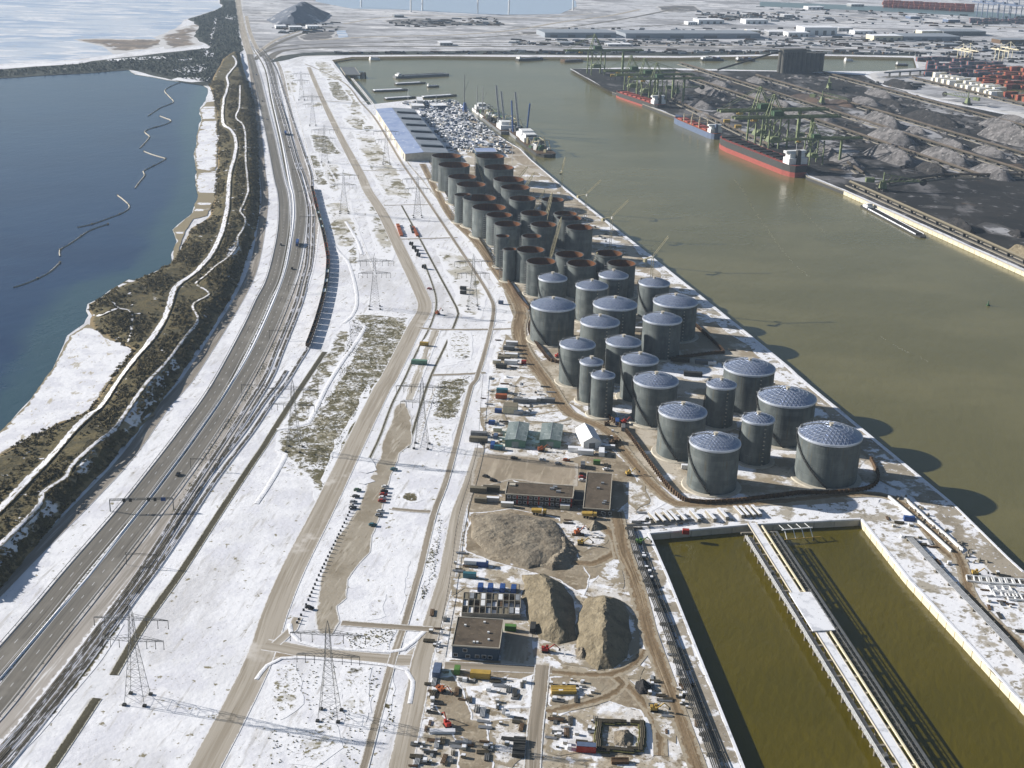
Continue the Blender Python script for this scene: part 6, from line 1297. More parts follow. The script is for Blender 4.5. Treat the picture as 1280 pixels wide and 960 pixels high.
def small_lumps():
    poly = ground_pts(P("850,95 1030,95 1130,115 1290,160 1290,225 1180,222 1080,225 1000,190 900,150")); lo, hi = poly.min(0), poly.max(0); mb = MB(); n = 0
    while n < 520:
        q = RNG.uniform(lo, hi)
        if not inside(q[None], poly)[0]: continue
        r = RNG.uniform(3, 9); h = RNG.uniform(.8, 3.2); a0 = RNG.uniform(0, 6); k = 7
        ring = [(q[0]+r*math.cos(a0+i*.898)*RNG.uniform(.6, 1.3), q[1]+1.6*r*math.sin(a0+i*.898)*RNG.uniform(.6, 1.3), -.1) for i in range(k)]
        mb.add(ring+[(q[0], q[1], h)], [(i, (i+1) % k, k) for i in range(k)], int(RNG.integers(0, 2))); n += 1
    tag(mb.build('spilled_ore', [M['pile'], M['pile_dark']], None, (0, 0, .3)), 'low lumps of spilled ore between the heaps of the coal terminal', 'ore', kind='stuff')
small_lumps()
# ------------------------------------------------------------------ ships
def ship(name, label, cat, bow, stern, beam, fb, hull, boot, deck, hatches=7, house=True, gear=None, z=WZ, side=1, group=None, hatch='redoxide', depth=3.2):
    a, b = np.array(bow, float), np.array(stern, float); d = a-b; L = np.linalg.norm(d); rz = math.atan2(d[1], d[0]); n = np.array([-d[1], d[0]])/L
    if n[0]*side < 0: n = -n
    c = (a+b)/2+n*beam/2; t = thing(name, label, cat, (*c, z), rz, group)
    st = [(-.5, .55), (-.47, .8), (-.4, 1), (.3, 1), (.40, .82), (.46, .5), (.5, .04)]
    def hullmesh(z0, z1, f0=1., f1=1.):
        mb = MB(); n_ = len(st); vs = []
        for zz, f in ((z0, f0), (z1, f1)):
            for x, w in st: vs.append((x*L*(1 if x < .4 else .97+.03*f), -w*beam/2*f, zz))
            for x, w in st[::-1]: vs.append((x*L*(1 if x < .4 else .97+.03*f), w*beam/2*f, zz))
        m = 2*n_; mb.add(vs, [(i, (i+1) % m, m+(i+1) % m, m+i) for i in range(m)]+[tuple(range(m, 2*m))]); return mb
    if boot: hullmesh(-1, depth, .97, 1).build('boot_top', M[boot], t)
    hullmesh(depth if boot else -1, fb, 1, 1).build('hull', M[hull], t)
    hullmesh(fb+.02, fb+.12, .97, .97).build('deck', M[deck], t)
    bw = MB().add([(.40*L, -.36*beam, fb), (.5*L, -.02*beam, fb), (.5*L, .02*beam, fb), (.40*L, .36*beam, fb), (.40*L, -.36*beam, fb+1.8), (.505*L, -.02*beam, fb+2.4), (.505*L, .02*beam, fb+2.4), (.40*L, .36*beam, fb+1.8)], [(0, 1, 5, 4), (1, 2, 6, 5), (2, 3, 7, 6), (4, 5, 6, 7), (3, 0, 4, 7)]); bw.build('forecastle', M[hull], t)
    x0, x1 = -.5*L+(.16*L if house else .06*L), .38*L
    for k in range(hatches):
        w = (x1-x0)/hatches; MB().box((x0+(k+.5)*w, 0, fb+.1), (w*.62, beam*.62, 1.6)).build('hatch', M[hatch], t)
    if house:
        hx = -.5*L+.075*L; hh = max(6, beam*.5); q = MB().box((hx, 0, fb+.1), (.07*L, beam*.86, hh*.5)).box((hx+.005*L, 0, fb+.1+hh*.5), (.05*L, beam*.7, hh*.35)).box((hx+.012*L, 0, fb+hh*.85), (.032*L, beam*.95, hh*.2)); h = q.build('deckhouse', M['white'], t)
        MB().box((hx+.029*L, 0, fb+hh*.88), (.4, beam*.9, hh*.1)).build('bridge_window', M['glass'], h)
        MB().box((hx-.03*L, 0, fb+.1), (.025*L, beam*.2, hh*1.15), taper=.8).build('funnel', M['dark' if hull == 'dark' else hull], t); MB().bar((hx, 0, fb+hh), (hx, 0, fb+hh*1.7), .25, 5).build('mast', M['white'], t)
    if gear:
        for k in range(gear):
            x = x0+(k+1)*(x1-x0)/(gear+1)
            g = MB()
            for s in (-1, 1): g.bar((x, s*beam*.32, fb), (x, s*beam*.32, fb+11), .8, 6)
            g.bar((x, -beam*.32, fb+9), (x, beam*.32, fb+9), .7, 4); g.build('cargo_gear', M['cream'], t)
    return t
Gw = lambda x, y: G(x, y, WZ)[:2]
ship('bulk_carrier', 'large bulk carrier with black and red hull and open dark holds at the coal quay', 'ship', Gw(889, 183), Gw(987, 222.5), 30, 14.5, 'dark', 'redoxide', 'redoxide', 9, hatch='black', depth=6.2)
ship('bulk_carrier', 'light blue ship with orange deck and cream cargo gear moored before the red hulled one', 'ship', Gw(836.5, 152), Gw(888.5, 174.5), 21, 8, 'bluel', None, 'orange', 5, gear=3)
ship('bulk_carrier', 'dark bulk carrier with red hatches and white bridge at the far coal quay', 'ship', Gw(764, 120), Gw(818, 138.5), 24, 9, 'dark', 'redoxide', 'redoxide', 7, depth=3)
def barge(label, bow, stern, beam, fb, hull, cargo=None, house=True, name='river_barge', cat='barge', z=WZ, side=1, group=None):
    a, b = np.array(bow, float), np.array(stern, float); d = a-b; L = np.linalg.norm(d); t = thing(name, label, cat, (*((a+b)/2), z), math.atan2(d[1], d[0]), group); w = beam/2
    pr = [(-L/2, -w*.8), (-L/2+3, -w), (L/2-8, -w), (L/2-2, -w*.6), (L/2, 0), (L/2-2, w*.6), (L/2-8, w), (-L/2+3, w), (-L/2, w*.8)]
    MB().prism(pr, -1, fb).build('hull', M[hull], t); x0 = -L/2+(L*.14 if house else L*.03); x1 = L/2-10 if L > 40 else L/2-3
    mb = MB()
    for s in (-1, 1): mb.box(((x0+x1)/2, s*w*.82, fb), (x1-x0, .4, 1.1))
    mb.build('coaming', M['snowroof' if cargo != 'red' else 'grey'], t)
    if cargo:
        if cargo == 'red':
            n = max(3, int((x1-x0)/8))
            for k in range(n):
                for s in (-1, 1): MB().box((x0+(k+.5)*(x1-x0)/n, s*w*.36, fb), ((x1-x0)/n*.92, w*.66, RNG.uniform(2.4, 5.2))).build('container', M[('redoxide', 'silver', 'rust', 'blue', 'white')[int(RNG.integers(0, 5))]], t)
        else: MB().box(((x0+x1)/2, 0, fb), (x1-x0, w*1.5, .8), taper=.97).build('cargo', M[cargo], t)
    if house:
        h = MB().box((-L/2+L*.075, 0, fb), (L*.08, w*1.5, 2.4)).box((-L/2+L*.08, 0, fb+2.4), (L*.04, w*1.1, 2.2)).build('wheelhouse', M['white'], t); MB().box((-L/2+L*.08, 0, fb+3.2), (L*.042, w*1.15, .8)).build('window', M['glass'], h)
    return t
barge('inland barge with white wheelhouse lying along the coal quay wall', Gw(1155, 298), Gw(1080, 258), 11, 1.6, 'dark', 'pile_dark')
barge('long dark barge afloat in the far basin', Gw(561, 94), Gw(493, 97.5), 16, 3.5, 'grey', 'dark'); barge('slim snow covered pontoon in the far basin behind the longer one', Gw(532, 104), Gw(494, 106), 9, 2, 'dark', 'snowroof', False, 'pontoon', 'pontoon'); barge('broad snow covered pontoon in the far basin, leftmost', Gw(510, 112.5), Gw(466, 114.5), 12, 2, 'dark', 'snowroof', False, 'pontoon', 'pontoon')
barge('snow covered pontoon along the head of the crowded yard, left part', Gw(520, 122), Gw(481, 124.5), 10, 2, 'dark', 'snowroof', False, 'pontoon', 'pontoon'); barge('snow covered pontoon along the head of the crowded yard, right part', Gw(571, 119.5), Gw(527, 122.5), 10, 2, 'dark', 'snowroof', False, 'pontoon', 'pontoon'); barge('tiny work boat between the pontoons of the far basin', Gw(549, 108.3), Gw(534, 109.2), 6, 2, 'dark', None, True, 'work_boat', 'boat')
barge('dark vessel under the far shore of the harbour', Gw(678, 74), Gw(646, 76), 16, 4, 'dark', 'timberd'); barge('red brown barge near the tip of the coal terminal', Gw(728, 76), Gw(703, 77.5), 18, 4, 'rust', 'rust', False); barge('container barge behind the coal terminal, left of two', Gw(905, 75.5), Gw(876, 75.5), 16, 3, 'dark', 'red'); barge('container barge behind the coal terminal, right of two', Gw(944, 76), Gw(920, 76), 16, 3, 'dark', 'red'); barge('white boat beyond the dark silo block', Gw(1066, 76), Gw(1056, 76.5), 8, 3, 'white', None, True, 'work_boat', 'boat'); barge('white launch at the far left corner of the harbour', Gw(475, 74.5), Gw(462, 75), 9, 3, 'white', None, True, 'work_boat', 'boat'); barge('small boat at the right of the silo block', Gw(1135, 82), Gw(1120, 82), 9, 3, 'dark', None, True, 'work_boat', 'boat')
def dredger(px, py, L, B, label, rz, hull='grey', booms=1, mat='crane', spud=False):
    g = G(px, py, WZ); t = thing('dredger', label, 'dredger', (g[0], g[1], WZ), rz); w = B/2
    MB().prism([(-L/2, -w), (L/2-10, -w), (L/2, -w*.4), (L/2, w*.4), (L/2-10, w), (-L/2, w)], -1, 4).build('hull', M[hull], t); MB().box((0, 0, 4.02), (L-12, B-1, .2)).build('deck', M['rust'], t)
    h = MB().box((-L*.3, 0, 4.2), (L*.2, B*.8, 6)).box((-L*.28, 0, 10.2), (L*.12, B*.6, 4)).build('deckhouse', M['white'], t); MB().box((-L*.215, 0, 11.4), (.5, B*.56, 1.4)).build('bridge_window', M['glass'], h)
    gt = MB()
    for x in (L*.1, L*.3):
        for s in (-1, 1): gt.bar((x, s*w*.8, 4), (x+2, s*w*.5, 18), .6, 4)
        gt.bar((x+2, -w*.5, 18), (x+2, w*.5, 18), .5, 4)
    gt.bar((L*.1+2, 0, 18), (L*.3+2, 0, 18), .5, 4); gt.build('gantry', M[mat], t)
    for k in range(booms):
        x = L*(.0-.24*k); b = MB(); b.box((x, 0, 4), (5, 5, 7)); e = (x+18, 2, 56-4*k)
        for o in (-1, 1): b.bar((x, o, 10), (e[0], e[1]+o*.3, e[2]), .8, 4)
        for i in range(8): u = i/8.; b.bar((x+14*u, -1+2*u, 10+(e[2]-10)*u), (x+14*(u+.125), 1, 10+(e[2]-10)*(u+.125)), .4, 3)
        b.build('crane_boom', M['silver'], t)
    for k in range(26): MB().box((RNG.uniform(-.2, .42)*L, RNG.uniform(-.7, .7)*w, 4.2), RNG.uniform(2, 8, 3), RNG.uniform(0, 1)).build('deck_gear', M[('craney', 'grey', 'white', 'galv', 'green', 'silver', 'dark')[k % 7]], t)
    if spud:
        for s in (-1, 1): MB().bar((-L*.05, s*w*.7, -3), (-L*.05+14*s, s*w*.7, 46), 1.1, 8).build('spud_pole', M['blue'], t)
QD = Gw(664, 204)-Gw(607, 159); QA = math.atan2(QD[1], QD[0])
dredger(624, 158, 130, 26, 'grey dredger nearest to the quay with tall grey booms', QA+math.pi, 'grey', 2); dredger(648, 168, 150, 27, 'white decked dredger lying outside with blue spud poles', QA+math.pi, 'silver', 1, 'craney', True); dredger(670, 186, 120, 26, 'dark cluttered dredger closest to the open tanks', QA, 'dark', 0, 'craney'); dredger(606, 144, 90, 20, 'small pale dredger at the far end of the moored dredgers', QA, 'white', 0, 'silver')
# ------------------------------------------------------------------ ship unloaders
def unloader_proto(m='crane'):
    t = thing('ship_unloader', '', 'unloader', (0, 0, -90))
    for x in (-10, 10):
        for y in (2, 24): MB().bar((x, y, 0), (x*.9, y, 36), 1.2, 4, r2=1.0).build('leg', M[m], t)
        MB().bar((x, 2, 12), (x, 24, 12), .8, 4).bar((x, 2, 12), (x*.9, 24, 36), .5, 4).bar((x, 24, 12), (x*.9, 2, 36), .5, 4).build('brace', M[m], t)
    g = MB()
    for x in (-4, 4):
        g.box((x, 26, 36), (1.6, 130, 2.6))
    for k in range(14): g.box((0, -37+k*9.6, 36.3), (6.4, .8, 1.2))
    g.build('girder', M[m], t)
    a = MB()
    for x in (-4, 4): a.bar((x, 2, 38), (x*.5, 8, 62), .7, 4).bar((x, 22, 38), (x*.5, 8, 62), .6, 4).bar((x*.5, 8, 62), (x, -36, 39), .3, 4).bar((x*.5, 8, 62), (x, 80, 39), .3, 4)
    a.bar((-2, 8, 62), (2, 8, 62), .6, 4); a.build('apex_frame', M[m], t)
    MB().box((0, 58, 0), (3, 3, 36)).build('rear_leg', M[m], t); MB().box((0, 14, 39), (8, 12, 5)).build('machine_house', M['green'], t); MB().box((0, -14, 33), (6, 5, 3)).build('trolley', M['yellow'], t)
    h = MB().box((0, 12, 10), (14, 14, 6), taper=.7).build('hopper', M[m], t)
    return t
UQ = math.atan2(*(Gw(1055, 239)-Gw(826, 139))[::-1]); inward = UQ+0.0
for k, (x, y, sc, lb_) in enumerate(((735,93,1.15,'tall green ship unloader at the tip of the coal terminal'), (781,117,1.0,'green ship unloader, first behind the dark bulk carrier'), (797,124,1.05,'green ship unloader, second behind the dark bulk carrier'), (812,128,1.0,'green ship unloader by the bridge of the dark bulk carrier'), (936,181,1.25,'green ship unloader over the red hulled ship, left of the pair'), (953,189,1.2,'green ship unloader over the red hulled ship, right of the pair'), (1006,205,.85,'olive unloader at the stern of the red hulled ship'))):
    g = G(x, y); place('unl', unloader_proto, x, y, UQ, lb_, 'ship unloaders of the coal terminal', z=.3, scale=sc)
def stacker(px, py, ang, label, L=46, m='crane'):
    g = G(px, py); t = thing('stacker_reclaimer', label, 'stacker', (g[0], g[1], .5), BD)
    for x in (-5, 5): MB().box((x, 0, 0), (5, 9, 2)).build('bogie', M['dark'], t)
    MB().box((0, 0, 2), (8, 7, 9), taper=.6).build('tower', M[m], t); c, s = math.cos(ang), math.sin(ang)
    b = MB()
    for o in (-1.2, 1.2): b.bar((-s*o, c*o, 10), (c*L-s*o, s*L+c*o, 12), .6, 4).bar((-s*o, c*o, 19), (c*L*.9-s*o, s*L*.9+c*o, 13), .35, 4)
    for k in range(9): u = k/9.; b.bar((c*L*u, s*L*u, 10.5), (c*L*(u+.1), s*L*(u+.1), 18-6*u), .3, 4)
    b.bar((0, 0, 8), (0, 0, 21), .9, 4); b.build('boom', M[m], t); MB().box((-c*16, -s*16, 9), (10, 6, 5), ang).bar((-c*3, -s*3, 12), (-c*16, -s*16, 12), .8, 4).build('counterweight', M[m], t)
    MB().bar((c*L-s*1.5, s*L+c*1.5, 11), (c*L+s*1.5, s*L-c*1.5, 11), 4.2, 12).build('bucket_wheel', M['dark'], t)
for q in ((1209,131,GR(200),'olive stacker near the white container stacks'), (1027,130,GR(40),'stacker among the brown ore heaps'), (1036,112,GR(150),'stacker behind the brown ore heaps'), (1103,238,GR(70),'olive reclaimer at the corner of the coal quay'), (1015,180,GR(60),'olive stacker with cream boom behind the red hulled ship'), (846,118,GR(90),'stacker behind the group of unloaders')): stacker(*q)
for x, y, lb_ in ((908,158,'yellow hopper behind the blue ship, left of two'), (922,165,'yellow hopper behind the blue ship, right of two'), (766,100,'yellow hopper at the far coal quay')):
    g = G(x, y); t = thing('hopper', lb_, 'hopper', (g[0], g[1], 6)); MB().box((0, 0, 0), (9, 7, 4)).build('bin', M['yellow'], t); [MB().bar((a, b, -6), (a, b, 0), .4, 4).build('leg', M['dark'], t) for a in (-4, 4) for b in (-3, 3)]
# ------------------------------------------------------------------ long warehouse and the crowded yard
def warehouse():
    c, rz, lx, ly = rect(P("470,137 517,135.5 557,190 511,194.5"), 9); t = thing('long_warehouse', 'long warehouse with a snow white left slope and shadow dark roof lights on right slope', 'warehouse', (*c, .1), rz); x, y = lx/2, ly/2; he, hr, xr = 9., 10.8, -lx*.08
    MB().add([(-x, -y, 0), (x, -y, 0), (x, y, 0), (-x, y, 0), (-x, -y, he), (x, -y, he), (x, y, he), (-x, y, he), (xr, -y, hr-.1), (xr, y, hr-.1)], [(0, 1, 5, 8, 4), (2, 3, 7, 9, 6), (1, 2, 6, 5), (3, 0, 4, 7)]).build('wall', M['conc'], t)
    n = 14
    for k in range(n):
        y0, y1 = -y+ly*k/n+.05, -y+ly*(k+1)/n-.05
        MB().add([(-x-.5, y0, he), (xr, y0, hr), (xr, y1, hr), (-x-.5, y1, he), (-x-.5, y0, he+.25), (xr, y0, hr+.25), (xr, y1, hr+.25), (-x-.5, y1, he+.25)], [(4, 5, 6, 7), (0, 1, 5, 4), (3, 0, 4, 7), (2, 3, 7, 6)]).build('roof_panel', M['skytint_snow'], t)
        MB().add([(xr, y0, hr), (x+.5, y0, he), (x+.5, y1, he), (xr, y1, hr), (xr, y0, hr+.25), (x+.5, y0, he+.25), (x+.5, y1, he+.25), (xr, y1, hr+.25)], [(4, 5, 6, 7), (0, 1, 5, 4), (1, 2, 6, 5), (2, 3, 7, 6)]).build('roof_panel', M['roofgrey'], t)
    for k in range(6):
        yy = -y+ly*(.12+.15*k); m = MB().add([(xr+2, yy-4, hr), (x-2, yy-4, he), (x-2, yy+4, he), (xr+2, yy+4, hr), (xr+2, yy-4, hr+2.6), (x-2, yy-4, he+2.6), (x-2, yy+4, he+2.0), (xr+2, yy+4, hr+2.0)], [(4, 5, 6, 7), (0, 1, 5, 4), (1, 2, 6, 5), (2, 3, 7, 6), (3, 0, 4, 7)]); m.build('roof_light', M['monitor_shade'], t)  # raised roof lights, coloured dark to stand in for their shadow stripes
    for k in range(10): MB().box((-x-.08, -y+ly*(k+.5)/10, 0), (.2, 7, 6)).build('door', M['white' if k % 2 else 'grey'], t)
M['skytint_snow'] = gmat('thin_snow_roof_sky_tint', S(160, 174, 204), [fl(S(142, 158, 194), .05, .45, .62), fl(S(232, 234, 240), .12, .6, .7)], rough=.6)  # thin snow on metal; the blue base paints in reflected sky
M['roofgrey'] = plain('grey_metal_roof', S(152, 158, 166), .6, c2=S(128, 136, 146), scale=.06); M['monitor_shade'] = plain('roof_light_shadow_tone', S(58, 68, 82), .4)
warehouse()
def yard_block_proto(m):
    t = thing('stored_block', '', 'stored goods', (0, 0, -90)); MB().box((0, 0, 0), (8, 4.4, 3.4)).build('block', M[m], t); MB().box((0, 0, 3.4), (7.6, 4.0, .2)).build('snow_cap', M['snowroof'], t); return t
zp = ground_pts(P("500,128 570,126 592,146 612,162 636,184 640,192 603,193 560,186 540,160 520,136")); lo, hi = zp.min(0), zp.max(0); k = 0; occ = []
while k < 290:
    q = RNG.uniform(lo, hi)
    if not inside(q[None], zp)[0]: continue
    if occ and np.min(np.linalg.norm(np.array(occ)-q, axis=1)) < 4.0: continue
    occ.append(q); m = ('bluel', 'white', 'silver', 'grey', 'navy', 'conc')[int(RNG.integers(0, 6))]; w = {'bluel': 'pale blue', 'white': 'white', 'silver': 'silver grey', 'grey': 'dark grey', 'navy': 'dark blue', 'conc': 'beige'}[m]
    place('yb_'+m, lambda m=m: yard_block_proto(m), 0, 0, QA+RNG.normal()*.25+(math.pi/2 if RNG.random() < .3 else 0), '%s block in the crowded storage yard beyond the open tanks' % w, 'blocks of the crowded storage yard', world=q, z=.3, scale=tuple(RNG.uniform(.35, .85, 3))); k += 1
mb = MB(); k = 0
while k < 800:
    q = RNG.uniform(lo, hi)
    if inside(q[None], zp)[0]: mb.box((q[0], q[1], 0), RNG.uniform(1.2, 4.5, 3)*np.array([1.4, .8, .6]), QA+RNG.normal()*.4, int(RNG.integers(0, 5))); k += 1
tag(mb.build('stored_clutter', [M['bluel'], M['grey'], M['silver'], M['navy'], M['white']]), 'fine clutter of stored goods filling the crowded storage yard', 'clutter', kind='stuff')
def lamp_proto():
    t = thing('light_mast', '', 'light mast', (0, 0, -90)); MB().bar((0, 0, 0), (0, 0, 24), .35, 6, r2=.2).build('pole', M['white'], t); MB().box((0, 0, 24), (3, 1, .6)).build('lamp_head', M['silver'], t); return t
for x, y in P("597,170 603,178 606,186 612,182 617,190 590,176 593,186 580,160 560,150 545,140 572,175 510,131 640,205"): place('lamp', lamp_proto, x, y, QA, 'tall white light mast in the crowded storage yard', 'light masts of the storage yard', z=.3)
flat_building('quay_shed', 'blue grey shed at the near edge of the crowded storage yard', 'building', P("594,185 620,185 620,190 593,190"), 5, 'navy', 'skytint_snow'); flat_building('quay_shed', 'pale shed left of two at the head of the crowded yard', 'building', P("513,129 529,129 530,132.5 513,132.5"), 5, 'silver', 'snowroof'); flat_building('quay_shed', 'pale shed right of two at the head of the crowded yard', 'building', P("538,129 556,128.5 557,132 539,132.5"), 5, 'bluel', 'snowroof'); flat_building('white_tank_house', 'small white round cornered house on the pontoon quay', 'building', P("520,121 528,121 529,126 521,126"), 9, 'silver', 'snowroof')
def pier():
    t = flat_building('landing_stage', 'dark square landing stage at the left shore of the far basin', 'landing stage', P("427,84 442,84 451,93 431,94"), 2, 'concd', 'grey'); g = Gw(454, 97); d = thing('dolphin', 'cluster of mooring piles beside the landing stage', 'dolphin', (*g, WZ))
    for k in range(7): MB().bar((math.cos(k)*5, math.sin(k)*5, -2), (math.cos(k)*4, math.sin(k)*4, 9), .9, 6).build('pile', M['timberd'], d)
pier()
def tug_mast(): pass
# blue deck crane and masts on the water's edge
for x, y, h, m, lb_ in ((580,139,55,'grey','slim grey crane mast at the corner of the storage yard'), (596,141,40,'silver','thin mast among the moored dredgers, left'), (603,143,42,'silver','thin mast among the moored dredgers, right'), (581,140,14,'blue','blue crane base at the corner of the storage yard')):
    g = G(x, y); t = thing('crane_mast', lb_, 'mast', (g[0], g[1], 0)); MB().bar((0, 0, 0), (0, 0, h), 1.0 if m != 'blue' else 4, 6, r2=.4 if m != 'blue' else 2).build('mast', M[m], t); MB().bar((0, 0, h*.5), (6, 3, h*.8), .3, 4).build('stay', M['grey'], t)
# ------------------------------------------------------------------ far shore
patch('far_land', P("303,60 316,64 345,72 440,69 640,69 850,70.5 1000,67.5 1142,70.5 1150,85 1110,88 1080,93 1110,109 1180,126 1290,148 1700,150 1700,-60 292,-60 300,30"), 'far', .1, rag=2)
patch('railway_embankment', P("338,78 350,70 380,66 440,64.5 640,63.5 850,65 1000,63 1142,66.5 1142,70 1000,67.2 850,70 640,68.5 440,68.5 380,70 352,76"), 'forest', .3, rag=2)
far = [("334,76 340,70 352,64 380,60.5 440,58.5 520,58 640,58.5 800,60 960,60.5 1142,64", 16, 'asphalt'), ("318,75 330,66 350,59 390,55.5 480,53 640,53 800,54", 10, 'asphalt'), ("330,62 352,52 375,43 400,36 430,34", 12, 'asphalt'), ("320,68 330,60 345,50 365,42 378,38", 9, 'road'), ("400,50 470,46 560,44 640,38 700,28 760,20 800,12", 14, 'road'), ("480,52 560,49 650,43 720,33 790,22 850,10", 12, 'asphalt'), ("430,30 480,22 540,19 600,22 680,22 740,17", 10, 'road'), ("640,33 720,36 800,33 860,29 940,18", 9, 'asphalt'), ("800,57 900,57.5 1000,57 1160,60 1290,64", 12, 'road'), ("960,53 1060,52 1180,55 1290,58", 10, 'asphalt'), ("950,15 1040,20 1160,28 1290,36", 12, 'road')]
for s, w, m in far: strip('far_road', P(s), w, m, .35, 2)
strip('motorway_north', P("313,68 309,58 304,40 300,20 296,-10"), 15, 'road', .4, 3); strip('far_road', P("322,62 316,50 311,35 308,20"), 9, 'road', .4, 3)
for s in ("645,61 800,62.5 950,62", "560,56 700,55.5 850,56", "960,56 1100,58.5 1280,61", "950,47 1100,49 1280,53", "480,48 600,46 700,44", "640,34.5 760,34 880,32", "960,12 1100,17 1280,26", "830,21 900,20 960,19"): strip('dark_line', P(s), 7, 'ballast', .42, 2)
for s in ("640,57 700,50 770,51 850,53", "660,56.5 740,52 840,55", "690,57 780,52.5 900,54.5", "720,57 830,54 950,55.5", "640,55 690,51 760,49"): strip('rail_yard_track', P(s), 10, 'ballast', .45, 2)
for s, m in (("395,2 440,11 500,12 545,15 600,18 640,18.5 700,17.5 722,8 716,-4 400,-12", 'far_water'), ("950,2 1100,8 1190,12 1300,20 1300,28 1190,19 1100,14 950,8", 'far_water2'), ("1248,108 1300,104 1300,128 1262,126", 'harbour_water'), ("420,38 432,38 436,46 424,48", 'ice')):
    if m == 'far_water': M[m] = water_mat('far_pale_water', S(176, 192, 212), None, .3, .1)
    if m == 'far_water2': M[m] = water_mat('far_green_water', S(104, 122, 124), None, .3, .1)
    patch('far_water', P(s), m, .42, rag=2)
for s in ("480,26 520,22 560,25 600,30 560,33 500,32", "370,45 400,38 425,40 415,50 380,52", "700,45 760,44 770,47 700,49", "880,17 960,18 960,26 900,25", "650,40 700,38 690,42 655,44", "1000,46 1090,46 1100,50 1010,52", "820,8 870,6 880,14 830,16", "540,30 610,26 640,30 600,34"): patch('dark_parcel', P(s), 'far_dark' if 'far_dark' in M else M.setdefault('far_dark', gmat('dark_far_parcel', S(120, 116, 114), [fl(S(84, 84, 86), .02, .42, .58, stretch=(1, 3, 1)), fl(S(196, 194, 194), .03, .56, .64, stretch=(1, 3, 1))], fade=(S(200, 197, 196), 14, .02, 2))), .3, rag=6)
heap(P("330,25 350,14 388,12 412,17 402,27 374,32 346,31"), 36, 'farhill' if 'farhill' in M else M.setdefault('farhill', None) or 'pile', 'grey pyramid shaped hill at the far bend of the motorway', 'hill', .3, .95, cat='hill', grid=22) if False else None
M['farhill'] = gmat('far_hill_slope', S(112, 118, 130), [fl(S(92, 98, 110), .01, .42, .6), fl(S(200, 200, 204), .02, .54, .64)])
o = heap(P("332,25 350,15 388,12 413,17 403,27 374,32 346,31"), 32, 'farhill', 'grey pyramid shaped hill at the far bend of the motorway', 'hill', .25, 1.0, grid=24, cat='hill')
WH = [(860,872,31,4,'white','flat white far warehouse, left of the pair'), (873,905,30,6,'white','longer white far warehouse, right of the pair'), (932,960,30,6,'white','white far warehouse left of the large white one'), (681,770,47,7,'roofgrey','long low grey warehouse on the left of the far shore'), (782,950,48,7,'roofgrey','very long low grey warehouse on the far shore'), (936,951,41.5,4,'cream','cream gable at the end of the very long grey warehouse'), (1005,1046,44,11,'white','tallest white far warehouse'), (985,1012,46,6,'white','white warehouse in front of the tallest one'), (961,984,44,5,'silver','pale warehouse left of the white ones'), (1048,1066,39,5,'silver','pale warehouse right of the tallest white one'), (1068,1092,43,5,'white','small white warehouse between grey ones'), (1092,1128,51,7,'cream','beige warehouse before the long grey hall'), (1129,1200,51,6,'roofgrey','long grey hall right of the beige warehouse'), (1152,1178,44,6,'cream','beige hall farther back on the right'), (1179,1232,44.5,6,'grey','long dark hall farther back on the right'), (1250,1284,55,6,'rust','red brown hall at the right edge'), (1180,1200,58,3,'grey','low dark hall near the harbour end'), (345,358,36,4,'white','white house at the foot of the pyramid hill, left'), (362,378,38,5,'silver','pale hall at the foot of the pyramid hill'), (384,398,36,4,'white','white house at the foot of the pyramid hill, right'), (550,566,57,4,'silver','small pale building above the harbour'), (980,992,22,4,'silver','tiny grey building far back, left'), (1010,1030,12,4,'white','row of white buildings far back'), (1064,1080,8,3,'silver','small building at the far water'), (1138,1150,24,4,'bluel','bluish building far back'), (1185,1200,28,4,'bluel','bluish building far back on the right'), (700,716,56,3,'grey','dark shed in the rail yard, left'), (760,790,58,3,'silver','pale shed in the rail yard, right'), (493,505,22,3,'grey','dark shed among the far parcels')]
def far_hall_proto(m):
    t = thing('far_warehouse', '', 'warehouse', (0, 0, -90)); MB().box((0, 0, 0), (1, 1, 1)).build('wall', M[m], t); MB().box((0, 0, 1.001), (1.01, 1.01, .05)).build('roof', M['snowroof' if m in ('white', 'cream', 'silver', 'bluel') else 'roofgrey'], t)
    for k in range(4): MB().box((-.375+k*.25, -.502, 0), (.1, .008, .6)).build('door', M['grey'], t)
    return t
for x0, x1, yb, hp, m, lb_ in WH:
    a, b = G(x0, yb)[:2], G(x1, yb)[:2]; L = np.linalg.norm(b-a); d = min(max(L*.5, 26), 70); rz = math.atan2(*(b-a)[::-1]); nv = np.array([-math.sin(rz), math.cos(rz)]); c = (a+b)/2+nv*d/2; place('fh_'+m, lambda m=m: far_hall_proto(m), 0, 0, rz, lb_, 'warehouses on the far shore', world=c, z=.3, scale=(L, d, hp*.8/ppm(c)))
def silos():
    a, b = G(978, 92)[:2], G(1030, 90)[:2]; d = b-a; L = np.linalg.norm(d); t = thing('silo_block', 'dark block of tall round silos at the head of the coal terminal', 'silos', (*a, 0), math.atan2(d[1], d[0])); n = 9; r = L/n/2
    for j in range(2):
        for k in range(n): MB().bar((r+2*r*k, r+2*r*j, 0), (r+2*r*k, r+2*r*j, 36 if k > 4 else 39), r*1.02, 18).build('silo', M['concsilo'], t)
    MB().box((L*.28, r*2, 39), (L*.54, r*2.4, 5)).build('roof_gallery', M['concsilo'], t); MB().bar((0, r*2, 41), (-140, r*2, 10), 2, 4).build('conveyor_bridge', M['dark'], t)
M['concsilo'] = plain('dark_silo_concrete', S(92, 90, 84), .9, c2=S(70, 70, 68), scale=.04); silos()
